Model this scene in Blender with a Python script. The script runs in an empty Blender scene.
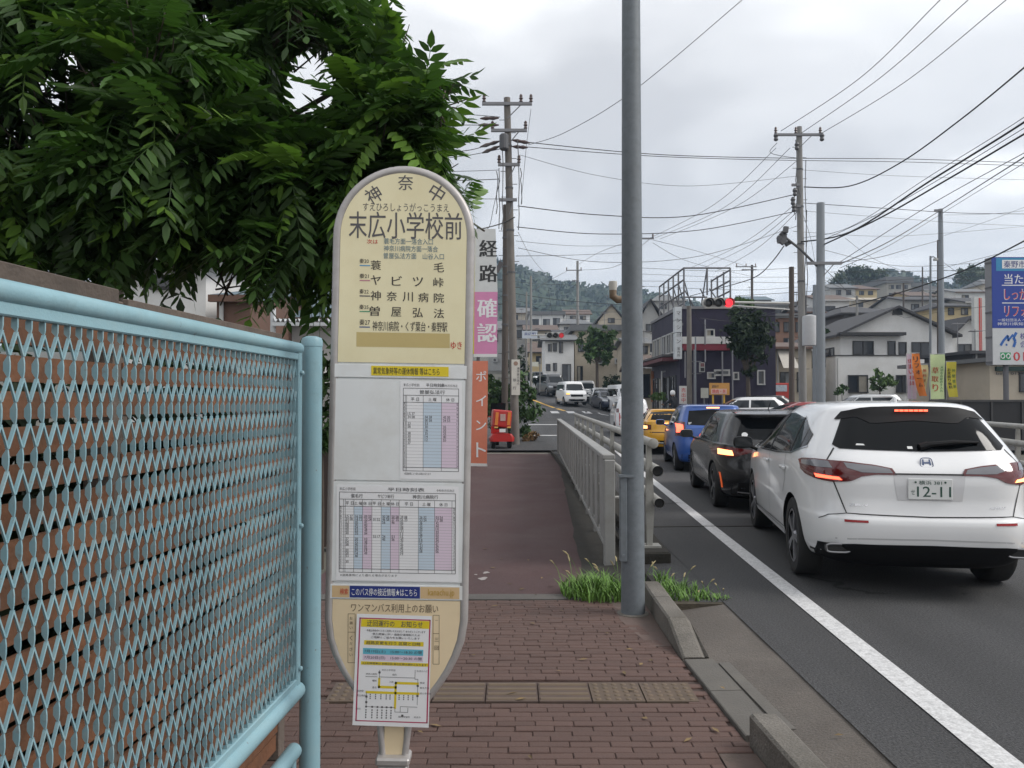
import bpy, bmesh, math, random
from mathutils import Vector, Matrix, noise
from mathutils.bvhtree import BVHTree
random.seed(7)
R = math.radians
SC = bpy.context.scene
COL = SC.collection
# ------------------------------------------------------------------ camera, sky, sun, exposure
FPX, CAMZ, HOR = 780.0, 1.6, 400.6
cam_d = bpy.data.cameras.new('camera'); cam = bpy.data.objects.new('camera', cam_d); COL.objects.link(cam)
cam_d.sensor_width = 36; cam_d.lens = 36 * FPX / 1024; cam_d.clip_end = 6000; cam_d.clip_start = .05
PITCH = math.atan((HOR - 384) / FPX)
cam.location = (0, 0, CAMZ); cam.rotation_euler = (math.pi / 2 + PITCH, 0, 0)
SC.camera = cam
SUN_EL, SUN_AZ = R(42), R(100)          # azimuth measured from +Y (the view direction) towards +X
wd = bpy.data.worlds.new('World'); SC.world = wd; wd.use_nodes = True
nt = wd.node_tree; nt.nodes.clear()
N = nt.nodes.new; L = nt.links.new
out = N('ShaderNodeOutputWorld'); bg = N('ShaderNodeBackground'); bg.inputs['Strength'].default_value = 0.11
sky = N('ShaderNodeTexSky'); sky.sky_type = 'NISHITA'; sky.sun_disc = False
sky.sun_elevation = SUN_EL; sky.sun_rotation = SUN_AZ; sky.air_density = 1.0; sky.dust_density = 3.0
tc = N('ShaderNodeTexCoord'); sep = N('ShaderNodeSeparateXYZ'); L(tc.outputs['Generated'], sep.inputs[0])
mz = N('ShaderNodeMath'); mz.operation = 'ADD'; mz.inputs[1].default_value = .22; L(sep.outputs['Z'], mz.inputs[0])
mz2 = N('ShaderNodeMath'); mz2.operation = 'MAXIMUM'; mz2.inputs[1].default_value = .05; L(mz.outputs[0], mz2.inputs[0])
vx = N('ShaderNodeMath'); vx.operation = 'DIVIDE'; L(sep.outputs['X'], vx.inputs[0]); L(mz2.outputs[0], vx.inputs[1])
vy = N('ShaderNodeMath'); vy.operation = 'DIVIDE'; L(sep.outputs['Y'], vy.inputs[0]); L(mz2.outputs[0], vy.inputs[1])
cmb = N('ShaderNodeCombineXYZ'); L(vx.outputs[0], cmb.inputs[0]); L(vy.outputs[0], cmb.inputs[1]); cmb.inputs[2].default_value = 3.7
nz = N('ShaderNodeTexNoise'); nz.inputs['Scale'].default_value = 1.3; nz.inputs['Detail'].default_value = 4.5; nz.inputs['Roughness'].default_value = .48
nz.inputs['Distortion'].default_value = .35
L(cmb.outputs[0], nz.inputs['Vector'])
rp = N('ShaderNodeValToRGB'); rp.color_ramp.interpolation = 'EASE'
e = rp.color_ramp.elements
e[0].position = .36; e[0].color = (4.0, 4.01, 4.09, 1)
e[1].position = .66; e[1].color = (7.2, 7.2, 7.15, 1)
e2 = rp.color_ramp.elements.new(.52); e2.color = (5.15, 5.16, 5.22, 1)
L(nz.outputs['Fac'], rp.inputs['Fac'])
mx = N('ShaderNodeMixRGB'); mx.inputs['Fac'].default_value = .95
L(sky.outputs[0], mx.inputs[1]); L(rp.outputs[0], mx.inputs[2])
L(mx.outputs[0], bg.inputs['Color']); L(bg.outputs[0], out.inputs['Surface'])
sd = bpy.data.lights.new('sun', 'SUN'); sd.energy = 1.5; sd.angle = R(25); sd.color = (1, .965, .92)
so = bpy.data.objects.new('sun', sd); COL.objects.link(so)
sdir = Vector((math.sin(SUN_AZ) * math.cos(SUN_EL), math.cos(SUN_AZ) * math.cos(SUN_EL), math.sin(SUN_EL)))
so.rotation_euler = (-sdir).to_track_quat('-Z', 'Y').to_euler()
SC.view_settings.view_transform = 'Standard'; SC.view_settings.look = 'None'
SC.view_settings.exposure = 0.80; SC.view_settings.gamma = 1.0
SC.view_settings.use_curve_mapping = False
SC.cycles.max_bounces = 6; SC.cycles.diffuse_bounces = 3; SC.cycles.glossy_bounces = 3; SC.cycles.transmission_bounces = 3
SC.cycles.use_denoising = True

# ------------------------------------------------------------------ helpers
def W(px, py, Y):
    "a point of the place seen at a pixel of the photograph, at forward distance Y"
    a, b = (px - 512) / FPX, (384 - py) / FPX
    d = Vector((a, math.cos(PITCH) - b * math.sin(PITCH), math.sin(PITCH) + b * math.cos(PITCH)))
    return Vector((0, 0, CAMZ)) + d * (Y / d.y)
def hx(px, Y): return W(px, 400, Y).x
def hz(py, Y): return W(512, py, Y).z
def lerp(a, b, t): return a + (b - a) * t
def interp(tab, x):
    if x <= tab[0][0]: return tab[0][1]
    for (a, b), (c, d) in zip(tab, tab[1:]):
        if x <= c: return b + (d - b) * (x - a) / (c - a)
    return tab[-1][1]
GA = [(-60, 0), (24, 0), (36, .33), (50, .87), (55, 1.12), (75, 2.57), (110, 5.3), (160, 9.5), (260, 18), (600, 30)]
GB = [(-60, 0), (24, 0), (50, .55), (57, .85), (68, 1.3), (100, 3.0), (160, 8.5), (260, 17), (600, 30)]
def gz(x, y):
    t = min(1, max(0, (x - 4.5) / 3.0)); t = t * t * (3 - 2 * t)
    return lerp(interp(GA, y), interp(GB, y), t)

MATS = {}
def M(name, col, rough=.6, metal=0.0, var=.10, scale=6.0, bump=0.0, bscale=60.0, coat=0.0, emit=0.0, spec=.5, island=0.0, dirt=None, dscale=2.0, dfac=.5, coords='Object', trans=0.0, rvar=.1):
    if name in MATS: return MATS[name]
    m = bpy.data.materials.new(name); m.use_nodes = True
    t = m.node_tree; n = t.nodes; b = n['Principled BSDF']; l = t.links.new
    b.inputs['Roughness'].default_value = rough; b.inputs['Metallic'].default_value = metal
    b.inputs['Specular IOR Level'].default_value = spec
    if coat: b.inputs['Coat Weight'].default_value = coat; b.inputs['Coat Roughness'].default_value = .06
    c = (*col, 1)
    b.inputs['Base Color'].default_value = c
    if emit:
        b.inputs['Emission Color'].default_value = c; b.inputs['Emission Strength'].default_value = emit
    if trans: b.inputs['Transmission Weight'].default_value = trans
    if var or dirt or bump or island:
        tcn = n.new('ShaderNodeTexCoord'); src = tcn.outputs[coords]
        last = None
        if var:
            nz = n.new('ShaderNodeTexNoise'); nz.inputs['Scale'].default_value = scale; nz.inputs['Detail'].default_value = 5; nz.inputs['Roughness'].default_value = .6
            l(src, nz.inputs['Vector'])
            mr = n.new('ShaderNodeMapRange'); mr.inputs[1].default_value = .25; mr.inputs[2].default_value = .75
            mr.inputs[3].default_value = 1 - var; mr.inputs[4].default_value = 1 + var; l(nz.outputs['Fac'], mr.inputs[0])
            val = mr.outputs[0]
            if rvar:
                rr = n.new('ShaderNodeMapRange'); rr.inputs[1].default_value = .3; rr.inputs[2].default_value = .7
                rr.inputs[3].default_value = max(.02, rough - rvar * rough); rr.inputs[4].default_value = min(1, rough + rvar * rough)
                l(nz.outputs['Fac'], rr.inputs[0]); l(rr.outputs[0], b.inputs['Roughness'])
        else:
            vv = n.new('ShaderNodeValue'); vv.outputs[0].default_value = 1; val = vv.outputs[0]
        if island:
            g = n.new('ShaderNodeNewGeometry'); oi = n.new('ShaderNodeObjectInfo')
            ad = n.new('ShaderNodeMath'); ad.operation = 'ADD'; l(g.outputs['Random Per Island'], ad.inputs[0]); l(oi.outputs['Random'], ad.inputs[1])
            fr = n.new('ShaderNodeMath'); fr.operation = 'FRACT'; l(ad.outputs[0], fr.inputs[0])
            mi = n.new('ShaderNodeMapRange'); mi.inputs[3].default_value = 1 - island; mi.inputs[4].default_value = 1 + island; l(fr.outputs[0], mi.inputs[0])
            mu = n.new('ShaderNodeMath'); mu.operation = 'MULTIPLY'; l(val, mu.inputs[0]); l(mi.outputs[0], mu.inputs[1]); val = mu.outputs[0]
        vm = n.new('ShaderNodeVectorMath'); vm.operation = 'SCALE'; vm.inputs[0].default_value = col; l(val, vm.inputs['Scale'])
        cur = vm.outputs[0]
        if dirt:
            n2 = n.new('ShaderNodeTexNoise'); n2.inputs['Scale'].default_value = dscale; n2.inputs['Detail'].default_value = 7; n2.inputs['Roughness'].default_value = .65
            l(src, n2.inputs['Vector'])
            r2 = n.new('ShaderNodeMapRange'); r2.inputs[1].default_value = .46; r2.inputs[2].default_value = .72; r2.inputs[3].default_value = 0; r2.inputs[4].default_value = dfac
            l(n2.outputs['Fac'], r2.inputs[0])
            mm = n.new('ShaderNodeMixRGB'); mm.inputs[2].default_value = (*dirt, 1); l(r2.outputs[0], mm.inputs[0]); l(cur, mm.inputs[1]); cur = mm.outputs[0]
        l(cur, b.inputs['Base Color'])
        if bump:
            n3 = n.new('ShaderNodeTexNoise'); n3.inputs['Scale'].default_value = bscale; n3.inputs['Detail'].default_value = 4; l(src, n3.inputs['Vector'])
            bp = n.new('ShaderNodeBump'); bp.inputs['Strength'].default_value = bump; bp.inputs['Distance'].default_value = .01
            l(n3.outputs['Fac'], bp.inputs['Height']); l(bp.outputs[0], b.inputs['Normal'])
    MATS[name] = m
    return m

def rootloc(o):
    p = Vector((0, 0, 0))
    while o is not None:
        p = p + o.location; o = o.parent
    return p
class MB:
    def __init__(s): s.v = []; s.f = []; s.mi = []
    def add(s, vs, fs, mi=0):
        k = len(s.v); s.v += [tuple(v) for v in vs]; s.f += [tuple(i + k for i in f) for f in fs]; s.mi += [mi] * len(fs); return s
    def box(s, c, d, rot=None, mi=0):
        c = Vector(c); h = Vector(d) * .5
        vs = [Vector((x * h.x, y * h.y, z * h.z)) for x in (-1, 1) for y in (-1, 1) for z in (-1, 1)]
        if rot is not None: vs = [rot @ v for v in vs]
        return s.add([v + c for v in vs], [(0, 1, 3, 2), (4, 6, 7, 5), (0, 4, 5, 1), (2, 3, 7, 6), (0, 2, 6, 4), (1, 5, 7, 3)], mi)
    def b2(s, x0, x1, y0, y1, z0, z1, mi=0): return s.box(((x0 + x1) / 2, (y0 + y1) / 2, (z0 + z1) / 2), (x1 - x0, y1 - y0, z1 - z0), None, mi)
    def beam(s, p0, p1, w, h, up=(0, 0, 1), mi=0):
        p0, p1 = Vector(p0), Vector(p1); d = (p1 - p0); ln = d.length; d.normalize()
        sx = d.cross(Vector(up))
        if sx.length < 1e-4: sx = d.cross(Vector((1, 0, 0)))
        sx.normalize(); u = sx.cross(d)
        rot = Matrix((sx, d, u)).transposed()
        return s.box((p0 + p1) / 2, (w, ln, h), rot, mi)
    def tube(s, pts, r, n=8, cap=True, mi=0):
        pts = [Vector(p) for p in pts]; rs = r if isinstance(r, (list, tuple)) else [r] * len(pts)
        rings = []; prev = None
        for i, p in enumerate(pts):
            d = (pts[min(i + 1, len(pts) - 1)] - pts[max(i - 1, 0)]).normalized()
            if prev is None:
                a = d.cross(Vector((0, 0, 1)))
                if a.length < .05: a = d.cross(Vector((1, 0, 0)))
            else: a = prev - d * prev.dot(d)
            a.normalize(); prev = a; b = d.cross(a)
            rings.append([p + (a * math.cos(2 * math.pi * k / n) + b * math.sin(2 * math.pi * k / n)) * rs[i] for k in range(n)])
        vs = [v for r_ in rings for v in r_]; fs = []
        for i in range(len(pts) - 1):
            for k in range(n):
                fs.append((i * n + k, i * n + (k + 1) % n, (i + 1) * n + (k + 1) % n, (i + 1) * n + k))
        if cap:
            fs.append(tuple(range(n))[::-1]); fs.append(tuple((len(pts) - 1) * n + k for k in range(n)))
        return s.add(vs, fs, mi)
    def lathe(s, prof, n=24, mat=None, mi=0, cap=True):
        "profile of (radius, height) turned round z, then placed by mat"
        vs = []
        for (r, z) in prof:
            for k in range(n):
                a = 2 * math.pi * k / n; v = Vector((r * math.cos(a), r * math.sin(a), z)); vs.append(mat @ v if mat is not None else v)
        fs = []
        for i in range(len(prof) - 1):
            for k in range(n): fs.append((i * n + k, i * n + (k + 1) % n, (i + 1) * n + (k + 1) % n, (i + 1) * n + k))
        if cap: fs.append(tuple(range(n))[::-1]); fs.append(tuple((len(prof) - 1) * n + k for k in range(n)))
        return s.add(vs, fs, mi)
    def quad(s, a, b, c, d, mi=0): return s.add([a, b, c, d], [(0, 1, 2, 3)], mi)
    def prism(s, poly, f0, f1, mi=0):
        "poly of 2D points, f0 / f1 map a 2D point to the two faces"
        n = len(poly); vs = [f0(*p) for p in poly] + [f1(*p) for p in poly]
        fs = [tuple(range(n)), tuple(range(2 * n - 1, n - 1, -1))] + [(i, n + i, n + (i + 1) % n, (i + 1) % n) for i in range(n)]
        return s.add(vs, fs, mi)
    def grid(s, rows, mi=0):
        m = len(rows[0]); vs = [v for r_ in rows for v in r_]
        fs = [(i * m + j, i * m + j + 1, (i + 1) * m + j + 1, (i + 1) * m + j) for i in range(len(rows) - 1) for j in range(m - 1)]
        return s.add(vs, fs, mi)
    def mesh(s, name, mats, smooth=False, sharp=40):
        me = bpy.data.meshes.new(name); me.from_pydata(s.v, [], s.f)
        mats = mats if isinstance(mats, (list, tuple)) else [mats]
        for m in mats: me.materials.append(m)
        if len(mats) > 1: me.polygons.foreach_set('material_index', s.mi)
        if smooth:
            me.polygons.foreach_set('use_smooth', [True] * len(me.polygons)); me.update(); me.set_sharp_from_angle(angle=R(sharp))
        me.update(); return me
    def build(s, name, mats, parent=None, world=False, smooth=False, bevel=0, sharp=40, seg=1):
        if world and parent is not None:
            o = rootloc(parent); s.v = [(v[0] - o.x, v[1] - o.y, v[2] - o.z) for v in s.v]
        return link(name, s.mesh(name, mats, smooth, sharp), parent, bevel, seg)
def link(name, me, parent=None, bevel=0, seg=1):
    ob = bpy.data.objects.new(name, me); COL.objects.link(ob); ob.parent = parent
    if bevel:
        b = ob.modifiers.new('bevel', 'BEVEL'); b.width = bevel; b.segments = seg; b.limit_method = 'ANGLE'; b.angle_limit = R(35)
    return ob
def tag(o, label, cat, group=None, kind=None):
    if label: o['label'] = label
    if cat: o['category'] = cat
    if group: o['group'] = group
    if kind: o['kind'] = kind
    return o
def thing(name, label, cat, loc=(0, 0, 0), rz=0, group=None):
    o = bpy.data.objects.new(name, None); COL.objects.link(o); o.location = loc; o.rotation_euler = (0, 0, rz); o.empty_display_size = .2
    return tag(o, label, cat, group)
def struct(o): o['kind'] = 'structure'; return o
def part_copy(o, parent, loc=None):
    c = o.copy(); COL.objects.link(c); c.parent = parent
    if loc is not None: c.location = loc
    return c

# text: glyph outlines as flat mesh, fitted into rectangles
GL = {}
def glyph(body, bold=0.0):
    k = (body, bold)
    if k in GL: return GL[k]
    c = bpy.data.curves.new('t', 'FONT'); c.body = body; c.resolution_u = 2; c.offset = bold
    o = bpy.data.objects.new('t', c)
    me = bpy.data.meshes.new_from_object(o)
    vs = [(v.co.x, v.co.y) for v in me.vertices]; fs = [tuple(p.vertices) for p in me.polygons]
    bpy.data.objects.remove(o); bpy.data.curves.remove(c); bpy.data.meshes.remove(me)
    xs = [v[0] for v in vs] or [0, 1]; ys = [v[1] for v in vs] or [0, 1]
    GL[k] = (vs, fs, min(xs), max(xs), min(ys), max(ys)); return GL[k]
def text(mb, body, u0, v0, u1, v1, fn, bold=0.0, rot=0.0, mi=0, keep=False):
    "fit text into the rectangle (u0,v0)-(u1,v1); fn maps (u,v) to a 3D point"
    vs, fs, x0, x1, y0, y1 = glyph(body, 0.0)
    if not fs: return
    cu, cv = (u0 + u1) / 2, (v0 + v1) / 2; ca, sa = math.cos(rot), math.sin(rot); o = []
    su, sv = (u1 - u0) / (x1 - x0), (v1 - v0) / max(.05, y1 - y0)
    if keep: sv = math.copysign(min(abs(su), abs(sv)), sv); su = math.copysign(abs(sv), su)
    for x, y in vs:
        a = (x - (x0 + x1) / 2) * su; b = (y - (y0 + y1) / 2) * sv
        o.append(fn(cu + a * ca - b * sa, cv + a * sa + b * ca))
    mb.add(o, fs, mi)
    if bold > .008:
        k = min(.9 * bold, .06) * abs(su); q = fn(cu + k, cv) - fn(cu, cv) + Vector((0, -.0003 * max(1, abs(q0_scale(fn, cu, cv)) * 3), 0))
        mb.add([Vector(p) + q for p in o], fs, mi)
def q0_scale(fn, u, v): return 0 if (fn(u, v).y < 4) else 1.0
def vtext(mb, body, u0, v0, u1, v1, fn, bold=0.0, mi=0, fill=.86):
    "a column of characters from v0 (top) to v1 (bottom)"
    n = len(body); h = (v1 - v0) / n
    for i, ch in enumerate(body):
        if ch == ' ': continue
        a = v0 + h * i + h * (1 - fill) / 2; text(mb, ch, u0, a + h * fill, u1, a, fn, bold, 0, mi, keep=True)
# ------------------------------------------------------------------ materials
asphalt = M('asphalt', (.048, .048, .050), .82, var=.25, scale=.8, bump=1.0, bscale=110, dirt=(.066, .064, .062), dscale=.35, dfac=.7)
def speckle(m, k=.55, sc=160):
    "fine light and dark aggregate in a surface"
    t = m.node_tree; n = t.nodes; l = t.links.new; b = n['Principled BSDF']
    lk = b.inputs['Base Color'].links[0]; src = lk.from_socket
    tcn = n.new('ShaderNodeTexCoord'); v = n.new('ShaderNodeTexNoise'); v.inputs['Scale'].default_value = sc; v.inputs['Detail'].default_value = 2
    l(tcn.outputs['Object'], v.inputs['Vector'])
    r = n.new('ShaderNodeMapRange'); r.inputs[1].default_value = .3; r.inputs[2].default_value = .7; r.inputs[3].default_value = 1 - k; r.inputs[4].default_value = 1 + k
    l(v.outputs['Fac'], r.inputs[0])
    s = n.new('ShaderNodeVectorMath'); s.operation = 'SCALE'; l(src, s.inputs[0]); l(r.outputs[0], s.inputs['Scale']); l(s.outputs[0], b.inputs['Base Color'])
speckle(asphalt, .55, 75); speckle(asphalt, .30, 210)
def scaled(m, node_fn, lo, hi, to, frm=1.0, strength=None):
    "multiply the colour of a material by a mask made by node_fn"
    t = m.node_tree; n = t.nodes; l = t.links.new; b_ = n['Principled BSDF']; src = b_.inputs['Base Color'].links[0].from_socket
    r = n.new('ShaderNodeMapRange'); r.inputs[1].default_value = lo; r.inputs[2].default_value = hi; r.inputs[3].default_value = frm; r.inputs[4].default_value = to
    l(node_fn(t), r.inputs[0]); s = n.new('ShaderNodeVectorMath'); s.operation = 'SCALE'; l(src, s.inputs[0]); l(r.outputs[0], s.inputs['Scale']); l(s.outputs[0], b_.inputs['Base Color'])
def stretch_noise(sx, sy, sc, det=3):
    def fn(t):
        n = t.nodes; tc_ = n.new('ShaderNodeTexCoord'); mp = n.new('ShaderNodeMapping'); mp.inputs['Scale'].default_value = (sx, sy, 1); nz_ = n.new('ShaderNodeTexNoise'); nz_.inputs['Scale'].default_value = sc; nz_.inputs['Detail'].default_value = det
        t.links.new(tc_.outputs['Object'], mp.inputs['Vector']); t.links.new(mp.outputs[0], nz_.inputs['Vector']); return nz_.outputs['Fac']
    return fn
def crack_mask(sc):
    def fn(t):
        n = t.nodes; l = t.links.new; tc_ = n.new('ShaderNodeTexCoord'); wz = n.new('ShaderNodeTexNoise'); wz.inputs['Scale'].default_value = 2.2; wz.inputs['Detail'].default_value = 5
        l(tc_.outputs['Object'], wz.inputs['Vector']); ad = n.new('ShaderNodeVectorMath'); ad.operation = 'MULTIPLY_ADD'; ad.inputs[1].default_value = (.7, .7, 0); l(wz.outputs['Color'], ad.inputs[0]); l(tc_.outputs['Object'], ad.inputs[2])
        v = n.new('ShaderNodeTexVoronoi'); v.feature = 'DISTANCE_TO_EDGE'; v.inputs['Scale'].default_value = sc; l(ad.outputs[0], v.inputs['Vector'])
        g_ = n.new('ShaderNodeTexNoise'); g_.inputs['Scale'].default_value = .45; l(tc_.outputs['Object'], g_.inputs['Vector']); gm_ = n.new('ShaderNodeMapRange'); gm_.inputs[1].default_value = .48; gm_.inputs[2].default_value = .60; gm_.inputs[3].default_value = .06; gm_.inputs[4].default_value = 0; l(g_.outputs['Fac'], gm_.inputs[0])
        s = n.new('ShaderNodeMath'); s.operation = 'ADD'; l(v.outputs['Distance'], s.inputs[0]); l(gm_.outputs[0], s.inputs[1]); return s.outputs[0]
    return fn
scaled(asphalt, stretch_noise(1.0, .05, 1.1), .35, .65, 1.30, .78); scaled(asphalt, crack_mask(.42), .003, .010, 1.0, .35)
red_asphalt = M('red_asphalt', (.074, .040, .040), .85, var=.12, scale=1.2, bump=.6, bscale=150, dirt=(.105, .07, .066), dscale=.8, dfac=.55)
speckle(red_asphalt, .25, 130)
brick_m = M('brick_paver', (.110, .066, .055), .85, var=.18, scale=9, bump=.5, bscale=120, island=.13, dirt=(.085, .055, .048), dscale=1.3, dfac=.7)
joint_m = M('paver_joint', (.074, .050, .043), .95, var=.2, scale=20)
tact_b = M('tactile_base', (.098, .068, .055), .85, var=.2, scale=9, dirt=(.09, .07, .06), dscale=4, dfac=.7)
tact_m = M('tactile_tile', (.140, .104, .070), .8, var=.2, scale=7, dirt=(.14, .10, .08), dscale=3.5, dfac=.75, bump=.2)
conc = M('concrete', (.155, .142, .125), .9, var=.22, scale=5, bump=.6, bscale=60, dirt=(.075, .068, .055), dscale=2.2, dfac=.75)
conc_l = M('concrete_light', (.118, .110, .099), .88, var=.15, scale=8, bump=.4, bscale=80, dirt=(.14, .13, .11), dscale=4, dfac=.6)
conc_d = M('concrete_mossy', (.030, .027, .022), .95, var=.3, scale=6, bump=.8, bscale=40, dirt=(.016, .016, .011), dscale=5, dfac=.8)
gutter_m = M('gutter_concrete', (.118, .104, .092), .9, var=.25, scale=2.5, bump=.6, bscale=70, dirt=(.085, .072, .062), dscale=1.4, dfac=.85)
speckle(gutter_m, .25, 140); speckle(conc, .3, 130)
soil_m = M('soil', (.06, .05, .035), .95, var=.3, scale=8, bump=.8, bscale=30)
line_w = M('road_paint_white', (.58, .58, .58), .7, var=.06, scale=6, dirt=(.2, .2, .2), dscale=22, dfac=.5)
speckle(line_w, .18, 90); scaled(line_w, crack_mask(.42), .003, .010, 1.0, .4)
line_y = M('road_paint_yellow', (.62, .36, .05), .7, var=.12, scale=6)
earth = M('ground_earth', (.10, .095, .075), .95, var=.25, scale=.3, bump=.5, bscale=4)
PZ = -0.08                                   # level of the pavement beside the road
def edge(y):  return 1.99 + .052 * y         # white edge line of our lane
ROADC = [(-60, 1.9), (0, 4.97), (24, 6.2), (34, 5.7), (44, 4.5), (52, 3.3), (64, 1.4), (75, -.6), (100, -6.5), (140, -18)]
def cen(y): return interp(ROADC, y) if y > 24 else 4.97 + .052 * y

# ------------------------------------------------------------------ ground, road, pavements
ys = [-40, -20, -8, 0, 6, 12, 18, 24, 28, 32, 36, 40, 44, 48, 52, 56, 60, 64, 70, 76, 84, 92, 100, 120, 140, 160, 200, 260, 340, 450, 600, 900, 1300]
xs = [-1200, -600, -300, -120, -60, -30, -18, -10, -6, -3, 0, 2, 3.5, 4.5, 5.5, 6.5, 7.5, 9, 12, 16, 22, 30, 45, 70, 120, 300, 600, 1200]
g = MB(); g.grid([[(x, y, gz(x, y) - .14) for x in xs] for y in ys])
struct(g.build('ground', earth, smooth=True))
rd = MB()
yy = [-30, -10, 0, 4, 8, 12, 16, 20, 24, 24.79, 24.81, 27, 30, 33, 36, 40, 44, 48, 52, 56, 60, 64, 70, 76, 84, 92, 100, 115, 140]
def road_l(y): return 1.68 if y < 25 else (cen(y) - 3.4 if y > 46 else lerp(-14, cen(46) - 3.4, max(0, (y - 41) / 5)) if y > 41 else -14)
rows = []
for y in yy:
    l0 = 1.68 if y < 24.8 else (-20 if y < 41 else cen(y) - 3.6)
    r0 = edge(y) + 6.05 if y < 20 else (9.8 if y < 24.8 else (30 if y < 44 else cen(y) + 8.5 if y < 70 else cen(y) + 3.6))
    rows.append([(lerp(l0, r0, k / 14), y, gz(lerp(l0, r0, k / 14), y) + (.0 if y < 24.8 else .004)) for k in range(15)])
rd.grid(rows)
road = struct(rd.build('road', asphalt, smooth=True))
def strip(name, mat, ypts, xf, w, dz=.006):
    m = MB(); m.grid([[(xf(y) - w / 2, y, gz(xf(y), y) + dz), (xf(y) + w / 2, y, gz(xf(y), y) + dz)] for y in ypts]); return m.build(name, mat, road)
strip('edge_line', line_w, [-20, 0, 5, 10, 15, 20, 25], edge, .15)
strip('edge_line', line_w, [-20, 0, 8, 16, 24], lambda y: edge(y) + 5.72, .14)
strip('centre_line', line_y, [-20, 0, 8, 16, 24], cen, .14)
strip('centre_line', line_y, [51, 54, 57, 60, 64, 68, 72, 76, 82, 90, 100], cen, .22, .012)
strip('edge_line', line_w, [56, 60, 64, 68, 74, 80, 90], lambda y: cen(y) - 3.2, .16, .012)
for k in range(9):                                         # zebra crossing on the far side of the junction
    x = -.6 + k * 1.02; m = MB()
    m.grid([[(x, y, gz(x, y) + .014), (x + .5, y, gz(x + .5, y) + .014)] for y in (48.3, 49.5, 50.6)]); m.build('zebra_stripe', line_w, road)
for k in range(2):                                         # faint stop lines of the side road
    m = MB(); y = 31 + k * 7
    m.grid([[(.8 + .8 * j, y, gz(.8 + .8 * j, y) + .012) for j in range(3)], [(.8 + .8 * j, y + .4, gz(.8 + .8 * j, y + .4) + .012) for j in range(3)]]); m.build('stop_line', line_w, road)
# expansion joint across the road at the end of the bridge
m = MB(); m.beam((1.5, 9.9, .004), (9.0, 10.25, .004), .05, .004); m.build('expansion_joint', conc_d, road)

kerb_x = lambda y: 1.10 + max(0, (5.2 - y)) * .045
# gutter apron between kerb and asphalt
gm = MB(); rows = []
for y in [-8, -4, 0, 2, 3, 3.6, 4.2, 4.8, 5.4, 6.0, 6.25]:
    a, b = kerb_x(y) + .165, 1.70 + .012 * math.sin(y * 2.1)
    rows.append([(lerp(a, b, t), y, PZ + .014 + .06 * t + .006 * noise.noise((t * 3, y, 1))) for t in (0, .25, .5, .75, 1)])
gm.grid(rows); struct(gm.build('gutter_apron', gutter_m, smooth=True))
# roadside margin beside the bridge guard pipe (asphalt runs up to the base blocks)
m = MB(); m.grid([[(x, y, -.004 if x > 1.3 else -.02) for x in (1.24, 1.5, 1.76)] for y in (6.25, 8, 12, 18, 24.8)]); struct(m.build('road_shoulder', asphalt))
m = MB(); m.b2(1.245, 1.70, 6.20, 6.30, -.16, -.006); struct(m.build('verge_soil', soil_m))
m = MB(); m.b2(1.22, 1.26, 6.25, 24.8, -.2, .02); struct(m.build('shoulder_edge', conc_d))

# brick pavement: base sheet, 300 nearest visible bricks as parts, the rest as one
base = MB(); base.grid([[(x, y, PZ - .012) for x in (-3.0, 1.2)] for y in (-8, 6.62)])
pave = struct(base.build('brick_pavement', joint_m))
BL, BW, BG = .2, .0605, .003
def brick_mb(mb, cx, cy, l, w, dz=0, tx=0, ty=0, c=.004):
    z1 = PZ + dz; vs = []
    for zz, i in ((z1 - .02, 0), (z1 - c, 0), (z1, c)):
        for sx, sy in ((-1, -1), (1, -1), (1, 1), (-1, 1)):
            x, y = sx * (l / 2 - i), sy * (w / 2 - i); vs.append((cx + x, cy + y, zz + x * tx + y * ty))
    fs = [(8, 9, 10, 11)]
    for b in (0, 4):
        for k in range(4): fs.append((b + k, b + (k + 1) % 4, b + 4 + (k + 1) % 4, b + 4 + k))
    mb.add(vs, fs)
kerb_x = lambda y: 1.10 + max(0, (5.2 - y)) * .045
proto = []
for k in range(5):
    p = MB(); brick_mb(p, 0, 0, BL - BG, BW - BG, 0, random.uniform(-.012, .012), random.uniform(-.02, .02)); proto.append(p.mesh('brick', brick_m))
rest = MB(); nind = 0; cand = []
row = 0; y = -1.5
while y < 6.56:
    x = -2.9 + (row % 2) * BL / 2 + .02 * math.sin(row * .7)
    while x < 1.2:
        x1 = x + BL
        if (y + BW > 4.385 and y < 4.69 and -1.07 < x + BL / 2 < 1.05): x = x1; continue
        lim = kerb_x(y) - .005
        if y > 5.35: lim = .80 + (6.6 - y) * .2         # stone margin round the pole
        if y < 3.75: lim = .98
        if x + .03 < lim:
            w = min(x1, lim) - x; cand.append((x + w / 2, y + BW / 2, w))
        x = x1
    y += BW; row += 1
def vis(c):
    px = 512 + FPX * c[0] / c[1] if c[1] > .5 else -1; py = HOR + FPX * (CAMZ - PZ) / max(.5, c[1])
    return py < 775 and (430 < px < 800 or 318 < px < 352) and c[1] > 1
cand.sort(key=lambda c: c[1])
for c in cand:
    if vis(c) and nind < 300 and c[2] > .19:
        o = link('brick', random.choice(proto), pave); o.location = (c[0], c[1], random.uniform(-.004, .002)); nind += 1
    else: brick_mb(rest, c[0], c[1], c[2] - BG, BW - BG, random.uniform(-.0025, .0015), random.uniform(-.01, .01), 0)
tag(rest.build('brick', brick_m, pave), None, None, None, 'stuff')
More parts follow.
